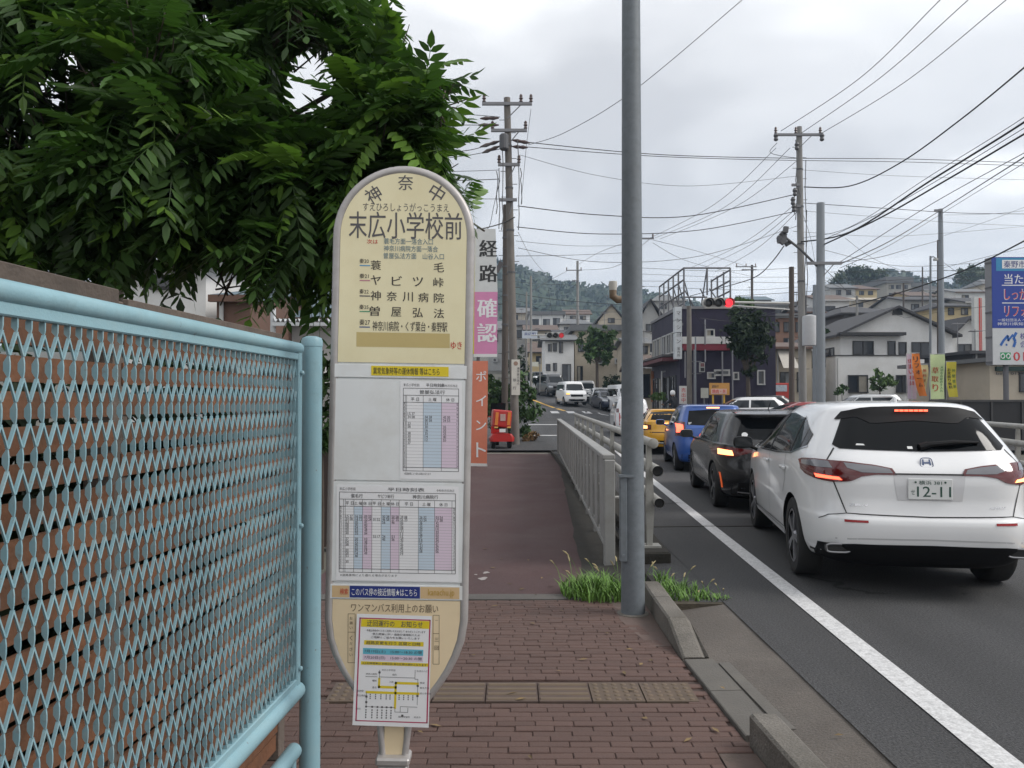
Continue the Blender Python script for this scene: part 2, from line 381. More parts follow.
# tactile tiles let into the bricks
tact_dot = M('tactile_dot_base', (.110, .080, .058), .85, var=.25, scale=9, dirt=(.10, .075, .065), dscale=3, dfac=.9)
def tile(x0, dots):
    m = MB(); m.b2(x0 + .004, x0 + .296, 4.392, 4.684, PZ - .02, PZ + .001, 1)
    if dots:
        for i in range(5):
            for j in range(5):
                m.lathe([(.018, 0), (.014, .004), (.009, .0055)], 8, Matrix.Translation((x0 + .037 + i * .0565, 4.425 + j * .0565, PZ + .001)))
    else:
        for j in range(4):
            yb = 4.428 + j * .0735
            m.prism([(-.016, 0), (.016, 0), (.010, .006), (-.010, .006)], lambda a, b: (x0 + .012, yb + a, PZ + .001 + b), lambda a, b: (x0 + .288, yb + a, PZ + .001 + b))
    m.build('tactile_tile', [tact_m, tact_b if not dots else tact_dot], pave)
tile(-1.05, True); tile(-.75, False); tile(-.45, False); tile(-.15, False); tile(.15, False); tile(.45, True); tile(.75, True)
# smooth stone margins by the kerb
sm = MB(); sm.add([(.82, 6.6, PZ), (.83, 6.0, PZ), (.95, 5.37, PZ), (kerb_x(5.37) - .005, 5.37, PZ), (kerb_x(6.6), 6.6, PZ)], [(0, 1, 2, 3, 4)])
sm.add([(.985, 1.0, PZ), (kerb_x(1), 1.0, PZ), (kerb_x(3.75) - .005, 3.75, PZ), (.985, 3.75, PZ)], [(0, 1, 2, 3)])
sm.build('stone_margin', M('stone_margin', (.13, .092, .08), .9, var=.2, scale=5, bump=.5, bscale=60, dirt=(.07, .062, .05), dscale=3, dfac=.7), pave)
# bridge: joint strip and red sheet
m = MB(); m.b2(-2.2, 1.05, 6.62, 6.80, PZ - .05, PZ + .004); struct(m.build('bridge_joint_strip', M('joint_strip', (.10, .092, .085), .9, var=.25, scale=6, bump=.4)))
def brx(y): return .76 + (y - 8) * .044
def blx(y): return -1.62 + (y - 9) * .05
m = MB(); m.grid([[(lerp(blx(y) - .15, brx(y) + .05 * noise.noise((0, y * 1.7, 5)), k / 8), y, PZ) for k in range(9)] for y in [6.8 + .3 * i for i in range(61)]])
struct(m.build('bridge_pavement', red_asphalt))
def rlx(y): return .99 + (y - 7.97) * .0278     # foot of the panel railing
m = MB()
for i in range(60):
    y0, y1 = 6.95 + .3 * i, 6.95 + .3 * (i + 1)
    a0 = brx(y0) - .06 + .05 * noise.noise((2, y0 * 1.3, 0)); a1 = brx(y1) - .06 + .05 * noise.noise((2, y1 * 1.3, 0))
    m.add([(a0, y0, PZ + .004), (1.24, y0, PZ + .05), (1.24, y1, PZ + .05), (a1, y1, PZ + .004)] if y1 > 9e9 else
          [(a0, y0, PZ + .004), (rlx(y0) + .35, y0, PZ + .03), (rlx(y1) + .35, y1, PZ + .03), (a1, y1, PZ + .004)], [(0, 1, 2, 3)])
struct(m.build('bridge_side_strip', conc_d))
m = MB(); m.grid([[(x, y, PZ + .004 if y < 25 else .006) for x in (-2.4, 1.66)] for y in (24.55, 25.4)]); struct(m.build('bridge_end_joint', conc))

# kerb: one block per stone
def kerb_stone(y0, y1, h0, h1, nm='kerb_stone', mat=conc):
    m = MB(); rows = []
    if max(h0, h1) < .05:
        m.add([(kerb_x(y_) + dx_, y_, PZ + z_) for y_ in (y0 + .004, y1 - .004) for dx_, z_ in ((0, -.1), (0, .016), (.006, .02), (.185, .024), (.185, -.1))], [(0, 1, 6, 5), (1, 2, 7, 6), (2, 3, 8, 7), (3, 4, 9, 8), (4, 3, 2, 1, 0), (5, 6, 7, 8, 9)]); return m.build(nm, mat, kerb)
    for y, h in ((y0 + .004, h0), (y1 - .004, h1)):
        a = kerb_x(y); t = PZ + h; b = a + .17
        rows.append([(a, y, PZ - .1), (a, y, t - .012), (a + .015, y, t), (b - .045, y, t), (b - .012, y, t - .03), (b, y, PZ + .02)])
    m.grid(rows); m.add([rows[0][0], rows[0][1], rows[0][2], rows[0][3], rows[0][4], rows[0][5]], [(0, 1, 2, 3, 4, 5)])
    m.add(rows[1], [(5, 4, 3, 2, 1, 0)])
    return m.build(nm, mat, kerb, smooth=False)
kerb = struct(MB().b2(1.12, 1.2, -6, 6.5, PZ - .12, PZ - .03).build('kerb', conc_d))
for y0 in (-3.0, -2.4, -1.8, -1.2, -.6, 0, .6, 1.2, 1.8, 2.4): kerb_stone(y0, y0 + .6, .15, .15)
kerb_stone(3.0, 3.85, .15, .15)
kerb_stone(3.9, 4.5, .018, .018, mat=conc_l); kerb_stone(4.5, 5.05, .018, .022, mat=conc_l)
kerb_stone(5.08, 5.55, .02, .15); kerb_stone(5.55, 6.12, .15, .15); kerb_stone(6.12, 6.6, .15, .16)
m = MB()
m.beam((kerb_x(3.95) + .235, 3.95, PZ + .018), (kerb_x(4.95) + .225, 4.95, PZ + .016), .07, .03); m.build('gutter_channel', conc_l, kerb)

# grass and weeds at the foot of the pole
weed = M('weed_blade', (.12, .235, .04), .6, var=.25, scale=14, island=.35)
seedm = M('weed_seedhead', (.36, .30, .16), .8, var=.2, island=.2)
def tuft(mb, sm_, cx, cy, rx, ry, n, h, z0, seeds=0):
    for i in range(n):
        a = random.uniform(0, 6.28); q = math.sqrt(random.random()); x = cx + rx * q * math.cos(a); y = cy + ry * q * math.sin(a)
        hh = h * random.uniform(.45, 1.1) * (1 - .45 * q); az = random.uniform(0, 6.28); ln = hh * random.uniform(.25, .75); w = random.uniform(.004, .008)
        d = Vector((math.cos(az), math.sin(az), 0)); s_ = Vector((-d.y, d.x, 0)) * w; p = Vector((x, y, z0)); pts = []
        for k, t in enumerate((0, .35, .7, 1)):
            c = p + d * ln * t * t + Vector((0, 0, hh * (t - .28 * t * t))); ww = (1, .9, .6, .05)[k]; pts += [c - s_ * ww, c + s_ * ww]
        mb.add(pts, [(0, 1, 3, 2), (2, 3, 5, 4), (4, 5, 7, 6)])
    for i in range(seeds):
        x = cx + rx * random.uniform(-1, 1); y = cy + ry * random.uniform(-1, 1); hh = h * random.uniform(1.1, 1.6); az = random.uniform(0, 6.28)
        d = Vector((math.cos(az), math.sin(az), 0)); pts = [Vector((x, y, z0)) + d * hh * .35 * t * t + Vector((0, 0, hh * (t - .2 * t * t))) for t in (0, .3, .6, .8, 1)]
        mb.tube(pts[:4], .0018, 3); sm_.tube([pts[3], lerp(pts[3], pts[4], .5), pts[4] + Vector((0, 0, -.01))], [.004, .0075, .002], 5)
gb, gs = MB(), MB()
tuft(gb, gs, .77, 6.72, .33, .22, 560, .30, PZ, 7); tuft(gb, gs, .62, 6.85, .2, .18, 200, .3, PZ, 4); tuft(gb, gs, .85, 7.1, .16, .25, 90, .24, PZ, 2)
w1 = tag(gb.build('grass_clump', weed), 'green foxtail grass growing at the foot of the grey pole on the pavement side', 'grass', None, 'stuff'); gs.build('seed_head', seedm, w1)
gb, gs = MB(), MB()
tuft(gb, gs, 1.42, 6.5, .22, .25, 240, .22, PZ + .05, 5); tuft(gb, gs, 1.62, 6.35, .16, .1, 120, .12, PZ + .05, 3); tuft(gb, gs, 1.35, 6.9, .1, .35, 90, .2, PZ + .05, 2)
w2 = tag(gb.build('grass_clump', weed), 'patchy grass on the road side of the kerb behind the concrete apron', 'grass', None, 'stuff'); gs.build('seed_head', seedm, w2)

# fallen leaves and droppings
m = MB(); rg = random.Random(21); dry = M('fallen_leaf', (.16, .11, .05), .8, var=.3, island=.5)
for k in range(60):
    y = rg.uniform(3.4, 9.5); x = rg.uniform(-.5, .95) if rg.random() < .5 else rg.uniform(.45, 1.6); z0 = PZ + .006 if x < 1.08 else PZ + .07
    if x > 1.08 and y > 6: continue
    l, w, a_ = rg.uniform(.015, .04), rg.uniform(.006, .014), rg.uniform(0, 6.28); d = Vector((math.cos(a_), math.sin(a_), 0)); s_ = Vector((-d.y, d.x, 0)); p = Vector((x, y, z0))
    m.add([p - d * l, p + s_ * w + Vector((0, 0, .006)), p + d * l + Vector((0, 0, .004)), p - s_ * w + Vector((0, 0, .003))], [(0, 1, 2, 3)])
tag(m.build('fallen_leaves', dry), 'small dry leaves and litter scattered over the pavement', 'litter', None, 'stuff')
m = MB()
for (px, py, r_) in ((486, 572, .03), (483, 578, .04), (476, 574, .015)):
    q = W(px, py, FPX * (CAMZ - PZ) / (py - HOR)); m.add([(q.x + r_ * (1 + .35 * math.sin(3 * t + px)) * math.cos(t), q.y + 1.6 * r_ * (1 + .3 * math.sin(2 * t + py)) * math.sin(t), PZ + .004) for t in [6.28 * k / 14 for k in range(14)]], [tuple(range(14))])
tag(m.build('bird_droppings', M('droppings', (.30, .27, .26), .8)), 'two pale white splashes on the red bridge pavement', 'stain')
# ------------------------------------------------------------------ blue mesh fence
blue_m = M('blue_fence_paint', (.245, .41, .465), .45, var=.10, scale=5, dirt=(.30, .42, .44), dscale=14, dfac=.35, bump=.08, bscale=200)
blue_mesh_m = M('blue_mesh_paint', (.215, .37, .42), .5, var=.14, scale=9, dirt=(.38, .42, .40), dscale=30, dfac=.4)
def rust(m, col=(.14, .055, .025), sc=24, lo=.64, hi=.70, fac=.8):
    t = m.node_tree; n = t.nodes; l = t.links.new; b_ = n['Principled BSDF']; src = b_.inputs['Base Color'].links[0].from_socket
    tc_ = n.new('ShaderNodeTexCoord'); nz_ = n.new('ShaderNodeTexNoise'); nz_.inputs['Scale'].default_value = sc; nz_.inputs['Detail'].default_value = 8; nz_.inputs['Roughness'].default_value = .7; l(tc_.outputs['Object'], nz_.inputs['Vector'])
    r = n.new('ShaderNodeMapRange'); r.inputs[1].default_value = lo; r.inputs[2].default_value = hi; r.inputs[4].default_value = fac; l(nz_.outputs['Fac'], r.inputs[0]); mx_ = n.new('ShaderNodeMixRGB'); mx_.inputs[2].default_value = (*col, 1); l(r.outputs[0], mx_.inputs[0]); l(src, mx_.inputs[1]); l(mx_.outputs[0], b_.inputs['Base Color'])
rust(blue_m); rust(blue_m, (.10, .17, .19), 5, .55, .75, .45); rust(blue_mesh_m, (.20, .17, .14), 40, .58, .68, .6)
def fx(y): return -.974 + .07 * y
T = Vector((.07, 1, 0)).normalized(); NN = Vector((T.y, -T.x, 0))
fen = thing('mesh_fence', 'light blue steel fence with expanded metal mesh along the pavement edge', 'fence', (fx(2.9), 2.9, PZ))
def FP(y, z, d=0): return Vector((fx(y), y, z)) + NN * d
Y0, Y1 = -.6, 2.83
m = MB(); m.tube([FP(Y0, 1.789), FP(Y1, 1.789)], .0215, 16); m.build('top_rail', blue_m, fen, True, True)
m = MB(); m.beam(FP(Y0, 1.759), FP(Y1, 1.759), .02, .026); m.build('mesh_frame', blue_m, fen, True, bevel=.003)
m = MB(); m.tube([FP(Y0, .557), FP(Y1 + .01, .557)], .03, 16); m.build('bottom_rail', blue_m, fen, True, True)
m = MB(); m.beam(FP(Y0, .592), FP(Y1, .592), .022, .03); m.build('mesh_frame', blue_m, fen, True, bevel=.003)
m = MB(); m.beam(FP(Y1 - .012, .53), FP(Y1 - .012, 1.80), .034, .028, up=NN); m.build('stile', blue_m, fen, True, bevel=.004)
m = MB(); m.tube([FP(Y0, .352), FP(Y1 - .02, .352)], .028, 16); m.build('top_rail', blue_m, fen, True, True)
m = MB(); m.beam(FP(Y1 - .05, PZ + .05), FP(Y1 - .05, .36), .034, .028, up=NN); m.build('stile', blue_m, fen, True, bevel=.004)
m = MB(); m.beam(FP(Y0, PZ + .06), FP(Y1, PZ + .06), .04, .04); m.build('bottom_rail', blue_m, fen, True, bevel=.004)
m = MB(); pc = Vector((-.745, 2.9, 0))
m.lathe([(.038, PZ), (.038, 1.80), (.0395, 1.801), (.0395, 1.822), (.035, 1.833), (.02, 1.839)], 28, Matrix.Translation(pc)); m.build('post', blue_m, fen, True, True)
for zz in (1.70, 1.15, .64):
    m = MB(); m.lathe([(.009, 0), (.009, .006), (.005, .010)], 8, Matrix.Translation(FP(Y1 - .012, zz, .016)) @ Matrix.Rotation(R(90), 4, 'Y')); m.build('bolt', blue_m, fen, True)
def exp_mesh(z0, z1, ya, yb, name):
    m = MB(); p, h = .0362, .0815; nr = int((z1 - z0) / h); nk = int((yb - ya) / p)
    def P(k, z, d): return FP(ya + k * p, z, d)
    for r in range(nr + 1):
        zc = z0 + r * h
        for k in range(nk + 1):
            kk = k + .5 * (r % 2); bb = .0195; w = .0016
            a, b = zc - bb, min(z1, zc + bb); a = max(a, z0)
            lv = [(a, .0012, .0035), ((a + b) / 2 - .007, -.0068, .0052), ((a + b) / 2 + .007, -.0068, .0052), (b, .0012, .0035)]; vs = []
            for zz, d0, d1 in lv: vs += [P(kk, zz, d0) - T * w, P(kk, zz, d0) + T * w, P(kk, zz, d1) + T * w, P(kk, zz, d1) - T * w]
            m.add(vs, [(q * 4 + i_, q * 4 + (i_ + 1) % 4, q * 4 + 4 + (i_ + 1) % 4, q * 4 + 4 + i_) for q in range(3) for i_ in range(4)])
            if r < nr:
                for sgn, d0, d1 in ((.5, -.001, .0054), (-.5, .0005, .0044)):
                    za, zb = zc + bb, zc + h - bb; tw = .0020
                    m.add([P(kk, za, d0) - T * tw, P(kk, za, d0) + T * tw, P(kk, za, d1) + T * tw, P(kk, za, d1) - T * tw,
                           P(kk + sgn, zb, d0) - T * tw, P(kk + sgn, zb, d0) + T * tw, P(kk + sgn, zb, d1) + T * tw, P(kk + sgn, zb, d1) - T * tw],
                          [(0, 1, 5, 4), (1, 2, 6, 5), (2, 3, 7, 6), (3, 0, 4, 7)])
    o = m.build(name, blue_mesh_m, fen, True); return o
exp_mesh(.60, 1.752, .0, Y1 - .03, 'mesh_panel'); exp_mesh(PZ + .08, .335, .0, Y1 - .07, 'mesh_panel')

# ------------------------------------------------------------------ wooden slat fence behind
wood = M('fence_wood_brown', (.155, .068, .033), .8, var=.40, scale=7, bump=.4, bscale=40, island=.22, dirt=(.055, .032, .02), dscale=4, dfac=.8)
wood_g = M('fence_wood_grey', (.11, .088, .073), .9, var=.3, scale=9, bump=.5, bscale=50, island=.2, dirt=(.08, .065, .055), dscale=5, dfac=.6)
def wx(y): return -1.40 + .08 * y
wf = thing('slat_fence', 'weathered brown wooden slat fence behind the blue mesh fence', 'fence', (wx(3.6), 3.6, PZ))
WT = Vector((.08, 1, 0)).normalized()
bays = [(-.5, 1.1), (1.12, 2.36), (2.40, 3.68)]
for bi, (ya, yb) in enumerate(bays):
    m = MB(); m.beam((wx(ya) - .04, ya, PZ), (wx(ya) - .04, ya, 1.905), .09, .09, up=(1, 0, 0)); m.build('post', wood_g, wf, True, bevel=.004)
    for k in range(20):
        z = .0 + k * .0935; m = MB()
        m.beam((wx(ya) + .006 * random.uniform(-1, 1), ya, z), (wx(yb) + .006 * random.uniform(-1, 1), yb, z + random.uniform(-.006, .006)), .018, random.uniform(.064, .074))
        m.build('slat', wood, wf, True)
    m = MB(); zt = 1.862 + (.012, .03, 0)[bi]
    m.beam((wx(ya) + .01, ya + .01, zt), (wx(yb) + .01, yb, zt), .022, .105 if bi != 1 else .09); m.build('slat', wood_g, wf, True, bevel=.003)
m = MB(); m.beam((wx(3.72) - .03, 3.72, PZ), (wx(3.72) - .03, 3.72, 1.89), .09, .09, up=(1, 0, 0)); m.build('post', wood_g, wf, True, bevel=.004)

# ------------------------------------------------------------------ bus stop sign
SY = 2.63; SS = FPX / SY
def cxs(py): return 404.3 - (py - 200) * .0168
def S(px, py): return ((px - cxs(py)) / SS, CAMZ + (HOR - py) / SS - PZ)     # local u and height above the pavement
bx = hx(404.3 - (768 - 200) * .0168 - 3.6, SY)
bus = thing('bus_stop_sign', 'tall cream and white bus stop sign with timetables in a grey metal frame', 'bus stop sign', (bx + .012, SY, PZ))
bus.rotation_euler = (0, R(.96), 0)
bus.location.x = hx(404.3 - (899 - 200) * .0168, SY)
frame_m = M('sign_frame_metal', (.42, .40, .39), .45, .35, var=.12, scale=8, dirt=(.26, .24, .22), dscale=12, dfac=.5)
cream = M('sign_cream', (.78, .71, .46), .35, var=.05, scale=3, dirt=(.68, .59, .34), dscale=5, dfac=.45, coat=.15)
cream_d = M('sign_ochre_patch', (.52, .41, .17), .4, var=.05, scale=6)
cream2 = M('sign_cream_lower', (.76, .62, .41), .35, var=.05, scale=3, dirt=(.56, .43, .27), dscale=4, dfac=.4)
white_p = M('sign_white_panel', (.74, .76, .76), .35, var=.04, scale=4, dirt=(.50, .48, .43), dscale=5, dfac=.45, coat=.1)
paper = M('paper_white', (.80, .80, .81), .6, var=.03, scale=12)
ink = M('ink_black', (.03, .03, .03), .6, var=0); inkg = M('ink_grey', (.09, .085, .09), .6, var=0); inkl = M('ink_light', (.30, .29, .30), .7, var=0)
inkb = M('ink_bluegrey', (.12, .20, .24), .6, var=0); inkr = M('ink_red', (.55, .045, .03), .6, var=0)
p_blue = M('print_pale_blue', (.55, .65, .74), .6, var=.03); p_pink = M('print_pale_pink', (.70, .58, .68), .6, var=.03)
p_yel = M('print_yellow', (.72, .56, .02), .5, var=.05); p_navy = M('print_navy', (.018, .035, .20), .4, var=.05)
p_tan = M('print_tan', (.62, .44, .24), .5, var=.04); p_cyan = M('print_cyan', (.13, .47, .60), .5, var=.04); p_or = M('print_orange', (.62, .25, .14), .5, var=.04)
p_white = M('print_white', (.78, .78, .78), .5, var=0); p_gold = M('print_gold', (.48, .30, .05), .5, var=0)
HWO = 69 / SS
def shield(ins, zt, zb, n=28):
    "outline of the panel: round top, straight sides, tapering foot"
    hw = HWO - ins; zc = S(404, 236)[1]; zs = S(400, 618)[1]; pts = []
    for k in range(n + 1):
        a = math.pi * k / n; pts.append((hw * math.cos(a), zc + hw * math.sin(a)))
    left = [(-hw, zs)]
    for t in (.15, .3, .45, .6, .75, .9, 1):
        left.append((-lerp(hw, .055 - ins * .5, t ** 1.55), zs - (zs - S(392, 712)[1]) * (t ** .86)))
    pts += left + [(-x, z) for x, z in left[::-1]]
    return pts
def clip(poly, z, above):
    o = []
    for i, a in enumerate(poly):
        b = poly[(i + 1) % len(poly)]; ia = (a[1] >= z) == above; ib = (b[1] >= z) == above
        if ia: o.append(a)
        if ia != ib:
            t = (z - a[1]) / (b[1] - a[1]); o.append((lerp(a[0], b[0], t), z))
    return o
def lay(d): return lambda u, v: Vector((u, -d, v))
m = MB(); m.prism(shield(.010, 0, 0)[::-1], lay(-.016), lay(.010)); m.build('back_plate', white_p, bus)
sh = shield(.009, 0, 0); m = MB(); m.tube([Vector((u, 0, v)) for u, v in sh] + [Vector((sh[0][0], 0, sh[0][1]))], .0165, 10, False); m.build('frame', frame_m, bus, smooth=True)
z_c1 = S(400, 363)[1]; z_c2 = S(397, 598)[1]
m = MB(); m.prism(clip(shield(.02, 0, 0), z_c1, True)[::-1], lay(.0105), lay(.014)); top_panel = m.build('name_panel', cream, bus)
m = MB(); m.prism(clip(shield(.02, 0, 0), z_c2, False)[::-1], lay(.0105), lay(.014)); low_panel = m.build('lower_panel', cream2, bus)
def prect(mb, x0, y0, x1, y1, d0, d1, skew=0):
    a, b, c, e_ = S(x0, y1), S(x1, y1), S(x1, y0), S(x0, y0)
    mb.prism([a, b, c, e_], lay(d1), lay(d0))
def pq(mb, x0, y0, x1, y1, d, mi=0):
    f = lay(d); mb.quad(f(*S(x0, y1)), f(*S(x1, y1)), f(*S(x1, y0)), f(*S(x0, y0)), mi)
def pln(mb, x0, y0, x1, y1, w, d, mi=0):
    a, b = Vector(S(x0, y0)), Vector(S(x1, y1)); q = (b - a); q = Vector((-q.y, q.x)).normalized() * (w / SS / 2); f = lay(d)
    mb.quad(f(*(a - q)), f(*(b - q)), f(*(b + q)), f(*(a + q)), mi)
tx = lambda d: (lambda px, py: lay(d)(*S(px, py)))
m = MB(); prect(m, 335, 365, 467, 378, .0105, .016); prect(m, 334, 379.5, 466.5, 480, .0105, .0145); prect(m, 332, 482, 465, 580, .0105, .0145); prect(m, 331, 583, 463, 597, .0105, .0155)
m.build('timetable_panel', white_p, bus, bevel=.0006)
# name panel print
D = .0146
m = MB()
for ch_, x0_, y0_, x1_, y1_, r_ in (('神', 366, 204, 381, 187, -32), ('奈', 398, 190, 413, 175, 0), ('中', 429.5, 201, 444, 184, 32)):
    m = MB(); text(m, ch_, x0_, y0_, x1_, y1_, tx(D), .012, R(r_)); m.build('operator_character', inkg, top_panel)
m = MB()
text(m, '末広小学校前', 349, 239, 462, 212, tx(D), .014)
text(m, 'すえひろしょうがっこうまえ', 363, 211.5, 449, 203, tx(D), .006)
m.build('name_print', inkg, top_panel)
m = MB()
for k, ln in enumerate(('蓑毛方面一落合入口', '神奈川病院方面一落合', '曽屋弘法方面　山谷入口')):
    text(m, ln, 384, 244.5 + k * 7.3, (433, 438, 444)[k], 238.5 + k * 7.3, tx(D), .01)
m.build('route_print', inkb, top_panel)
m = MB(); text(m, '次は', 367, 244.5, 378, 240, tx(D), .02); text(m, 'ゆき', 451, 348.5, 462, 341, tx(D), .03); m.build('red_print', inkr, top_panel)
m = MB()
rows_ = [('秦20', '蓑毛', 266, [376, 439]), ('秦21', 'ヤビツ峠', 281, [376, 397, 418, 438.5]), ('秦22', '神奈川病院', 296.5, [376, 392, 408, 423.5, 439]), ('秦25', '曽屋弘法', 312, [375, 396.5, 418, 439])]
for num, dest, cy, xs_ in rows_:
    text(m, num, 359.8, cy - 1.8, 369, cy - 6.6, tx(D), .01)
    m.build('route_number', MATS.get('ink_brown') or M('ink_brown', (.05, .042, .035), .6, var=0), top_panel); m = MB()
    for ch, xc in zip(dest, xs_):
        m = MB(); dy = (xc - 375) * .02; text(m, ch, xc - 5, cy + 4.5 + dy, xc + 5, cy - 5 + dy, tx(D), .022); m.build('destination_character', MATS['ink_brown'], top_panel)
    m = MB()
text(m, '秦27', 360, 326, 370.5, 320, tx(D), .01); text(m, '神奈川病院・くず葉台・秦野駅', 373, 331.5, 447.5, 321.5, tx(D), .02)
m.build('destination_print', M('ink_brown', (.05, .042, .035), .6, var=0), top_panel)
ULM = [M('ul_blue', (.10, .30, .50), .6, var=0), M('ul_pink', (.5, .2, .25), .6, var=0), M('ul_grey', (.06, .06, .09), .6, var=0), M('ul_green', (.08, .30, .16), .6, var=0), M('ul_navy', (.05, .10, .25), .6, var=0)]
for k, cy in enumerate((266, 281, 296.5, 312, 327.5)): m = MB(); pq(m, 360, cy - .2, 370.5, cy + .9, D); m.build('route_underline', ULM[k], top_panel)
m = MB(); pq(m, 357, 333, 450, 347.5, .0143); m.build('cover_patch', cream_d, top_panel)
# strips
m = MB(); prect(m, 372, 366.3, 449, 376, .0162, .0168); ys_ = m.build('yellow_label', p_yel, bus)
m = MB(); text(m, '異常気象時等の運休情報 等はこちら', 374, 374.8, 440, 367.8, tx(.0172), .012); m.build('label_print', ink, ys_)
m = MB(); prect(m, 351.5, 584.3, 421, 595.8, .0157, .0163); nv = m.build('navy_label', p_navy, bus)
m = MB(); text(m, 'このバス停の接近情報★はこちら', 353.5, 593.8, 418, 586.4, tx(.0167), .02); m.build('label_print', p_white, nv)
m = MB(); prect(m, 334, 584.3, 351, 595.8, .0157, .0161); prect(m, 421.5, 584.3, 460, 595.8, .0157, .0161); tn = m.build('tan_label', p_tan, bus)
m = MB(); text(m, 'kanachu.jp', 429, 594.5, 455, 586, tx(.0166), .02); m.build('label_print', p_gold, tn)
m = MB(); text(m, '検索', 342, 593, 350, 587, tx(.0166), .02); m.build('label_print', inkr, tn)
# timetables
def timetable(x0, y0, x1, y1, cols, title, heads, rows_n, marks, name):
    m = MB(); prect(m, x0, y0, x1, y1, .0147, .0153); sheet = m.build(name, paper, bus)
    tl, tr, tt, tb = x0 + 3, x1 - 3, y0 + 15, y1 - 8
    m = MB()
    for (a, b, c) in cols: pq(m, lerp(tl, tr, a), tt + 6, lerp(tl, tr, b), tb - 3.5, .0156, c)
    m.build('column_tint', [p_blue, p_pink, paper], sheet)
    m = MB(); D2 = .0158
    for k in range(rows_n + 1):
        yv = lerp(tt + 6, tb - 3.5, k / rows_n); pln(m, tl, yv, tr, yv, .2, D2, 1)
    for a in sorted({c[0] for c in cols} | {c[1] for c in cols} | {0, .035, 1}): pln(m, lerp(tl, tr, a), tt - 1, lerp(tl, tr, a), tb, .35, D2, 0)
    for yv in (tt - 8, tt - 1, tt + 6, tb - 3.5, tb): pln(m, tl, yv, tr, yv, .5, D2, 0)
    pln(m, tl, tt - 8, tl, tb, .5, D2); pln(m, tr, tt - 8, tr, tb, .5, D2)
    text(m, title, lerp(x0, x1, .42), y0 + 5.5, lerp(x0, x1, .72), y0 + 1.8, tx(D2), .02)
    text(m, '末広小学校前', x0 + 3, y0 + 5.3, x0 + 19, y0 + 2.2, tx(D2)); text(m, '令和年月日改正', x1 - 22, y0 + 5.3, x1 - 4, y0 + 2.8, tx(D2))
    for h, a, b in heads: text(m, h, lerp(tl, tr, a), tt - 2.4, lerp(tl, tr, b), tt - 6.4, tx(D2), .02)
    for a in cols:
        c = (a[0] + a[1]) / 2; text(m, ('土 曜', '休 日', '平 日')[a[2]], lerp(tl, tr, c) - 4, tt + 4.6, lerp(tl, tr, c) + 4, tt + 1.2, tx(D2), .01)
    for k in range(rows_n):
        yv = lerp(tt + 6, tb - 3.5, (k + .5) / rows_n); text(m, str(5 + k), tl + .5, yv + 1.1, tl + 2.2, yv - 1.1, tx(D2)); text(m, str(5 + k), tr - 2.2, yv + 1.1, tr - .5, yv - 1.1, tx(D2))
    rg = random.Random(3)
    for a, ks in marks:
        for k in ks:
            yv = lerp(tt + 6, tb - 3.5, (k + .5) / rows_n); u = lerp(tl, tr, a); s_ = '%02d' % rg.randrange(0, 59)
            text(m, s_, u, yv + 1.3, u + 2.9, yv - 1.3, tx(D2), .02)
            if k in ks[:2]: text(m, '%02d' % rg.randrange(0, 59), u + 4, yv + 1.3, u + 6.9, yv - 1.3, tx(D2), .02)
    text(m, '※道路事情により遅れる場合があります', tl + 1, tb + 4, lerp(tl, tr, .5), tb + 1.6, tx(D2))
    m.build('table_print', [inkg, inkl], sheet)
timetable(401, 381, 462, 478, [(.06, .36, 2), (.36, .69, 0), (.69, 1, 1)], '平日時刻表', [('曽屋弘法行', .3, .75)], 20, [(.08, (3, 4, 6, 7, 9, 10, 11, 12)), (.39, (4, 5, 6, 7, 8, 9, 10, 11)), (.72, (4, 5, 7, 8, 9, 10, 11))], 'timetable_sheet')
timetable(338, 485, 459, 579, [(.05, .125, 2), (.125, .20, 0), (.20, .28, 1), (.28, .36, 2), (.36, .44, 0), (.44, .515, 1), (.515, .68, 2), (.68, .82, 0), (.82, .97, 1)], '平日時刻表', [('蓑毛行', .10, .2), ('ヤビツ峠行', .33, .47), ('神奈川病院行', .63, .85)], 22,
          [(.055, (3, 4, 5, 6, 7, 8, 9, 11, 12, 13, 15, 16, 17, 19)), (.135, (3, 4, 5, 6, 7, 8, 9, 11, 12, 13, 14, 15, 16, 17)), (.215, (3, 4, 5, 6, 7, 8, 9, 11, 12, 13, 14, 15, 16)), (.29, (4, 10)), (.37, (3, 4, 5, 10, 11)), (.45, (3, 4, 5, 10, 11)),
           (.525, (3, 4, 5, 6, 7, 8, 9, 10, 11, 12, 13, 14, 15, 16)), (.69, (3, 4, 5, 6, 7, 8, 9, 10, 11, 12, 13, 14, 15)), (.83, (3, 4, 5, 6, 7, 8, 9, 10, 11, 12, 13, 14, 15))], 'timetable_sheet')
m = MB(); text(m, 'ワンマンバス利用上のお願い', 353, 610, 439, 601.5, tx(.0146), .012)
for (x0, y0, x1, y1) in ((350, 612, 357, 660), (434, 612, 440, 660)):
    for a in ((x0, y0, x1, y0), (x0, y1, x1, y1), (x0, y0, x0, y1), (x1, y0, x1, y1), (x0, (y0 + y1) / 2 - 6, x1, (y0 + y1) / 2 - 6)): pln(m, *a, .45, .0146)
vtext(m, 'お願い', 351.5, 614, 354.5, 628, tx(.0146), .01); vtext(m, 'ください', 351.5, 633, 354.5, 655, tx(.0146), .01); vtext(m, '一', 436, 614, 439, 620, tx(.0146)); vtext(m, '三回', 435.5, 632, 439.5, 648, tx(.0146), .01)
m.build('lower_print', M('ink_soft', (.16, .12, .08), .7, var=0), low_panel)
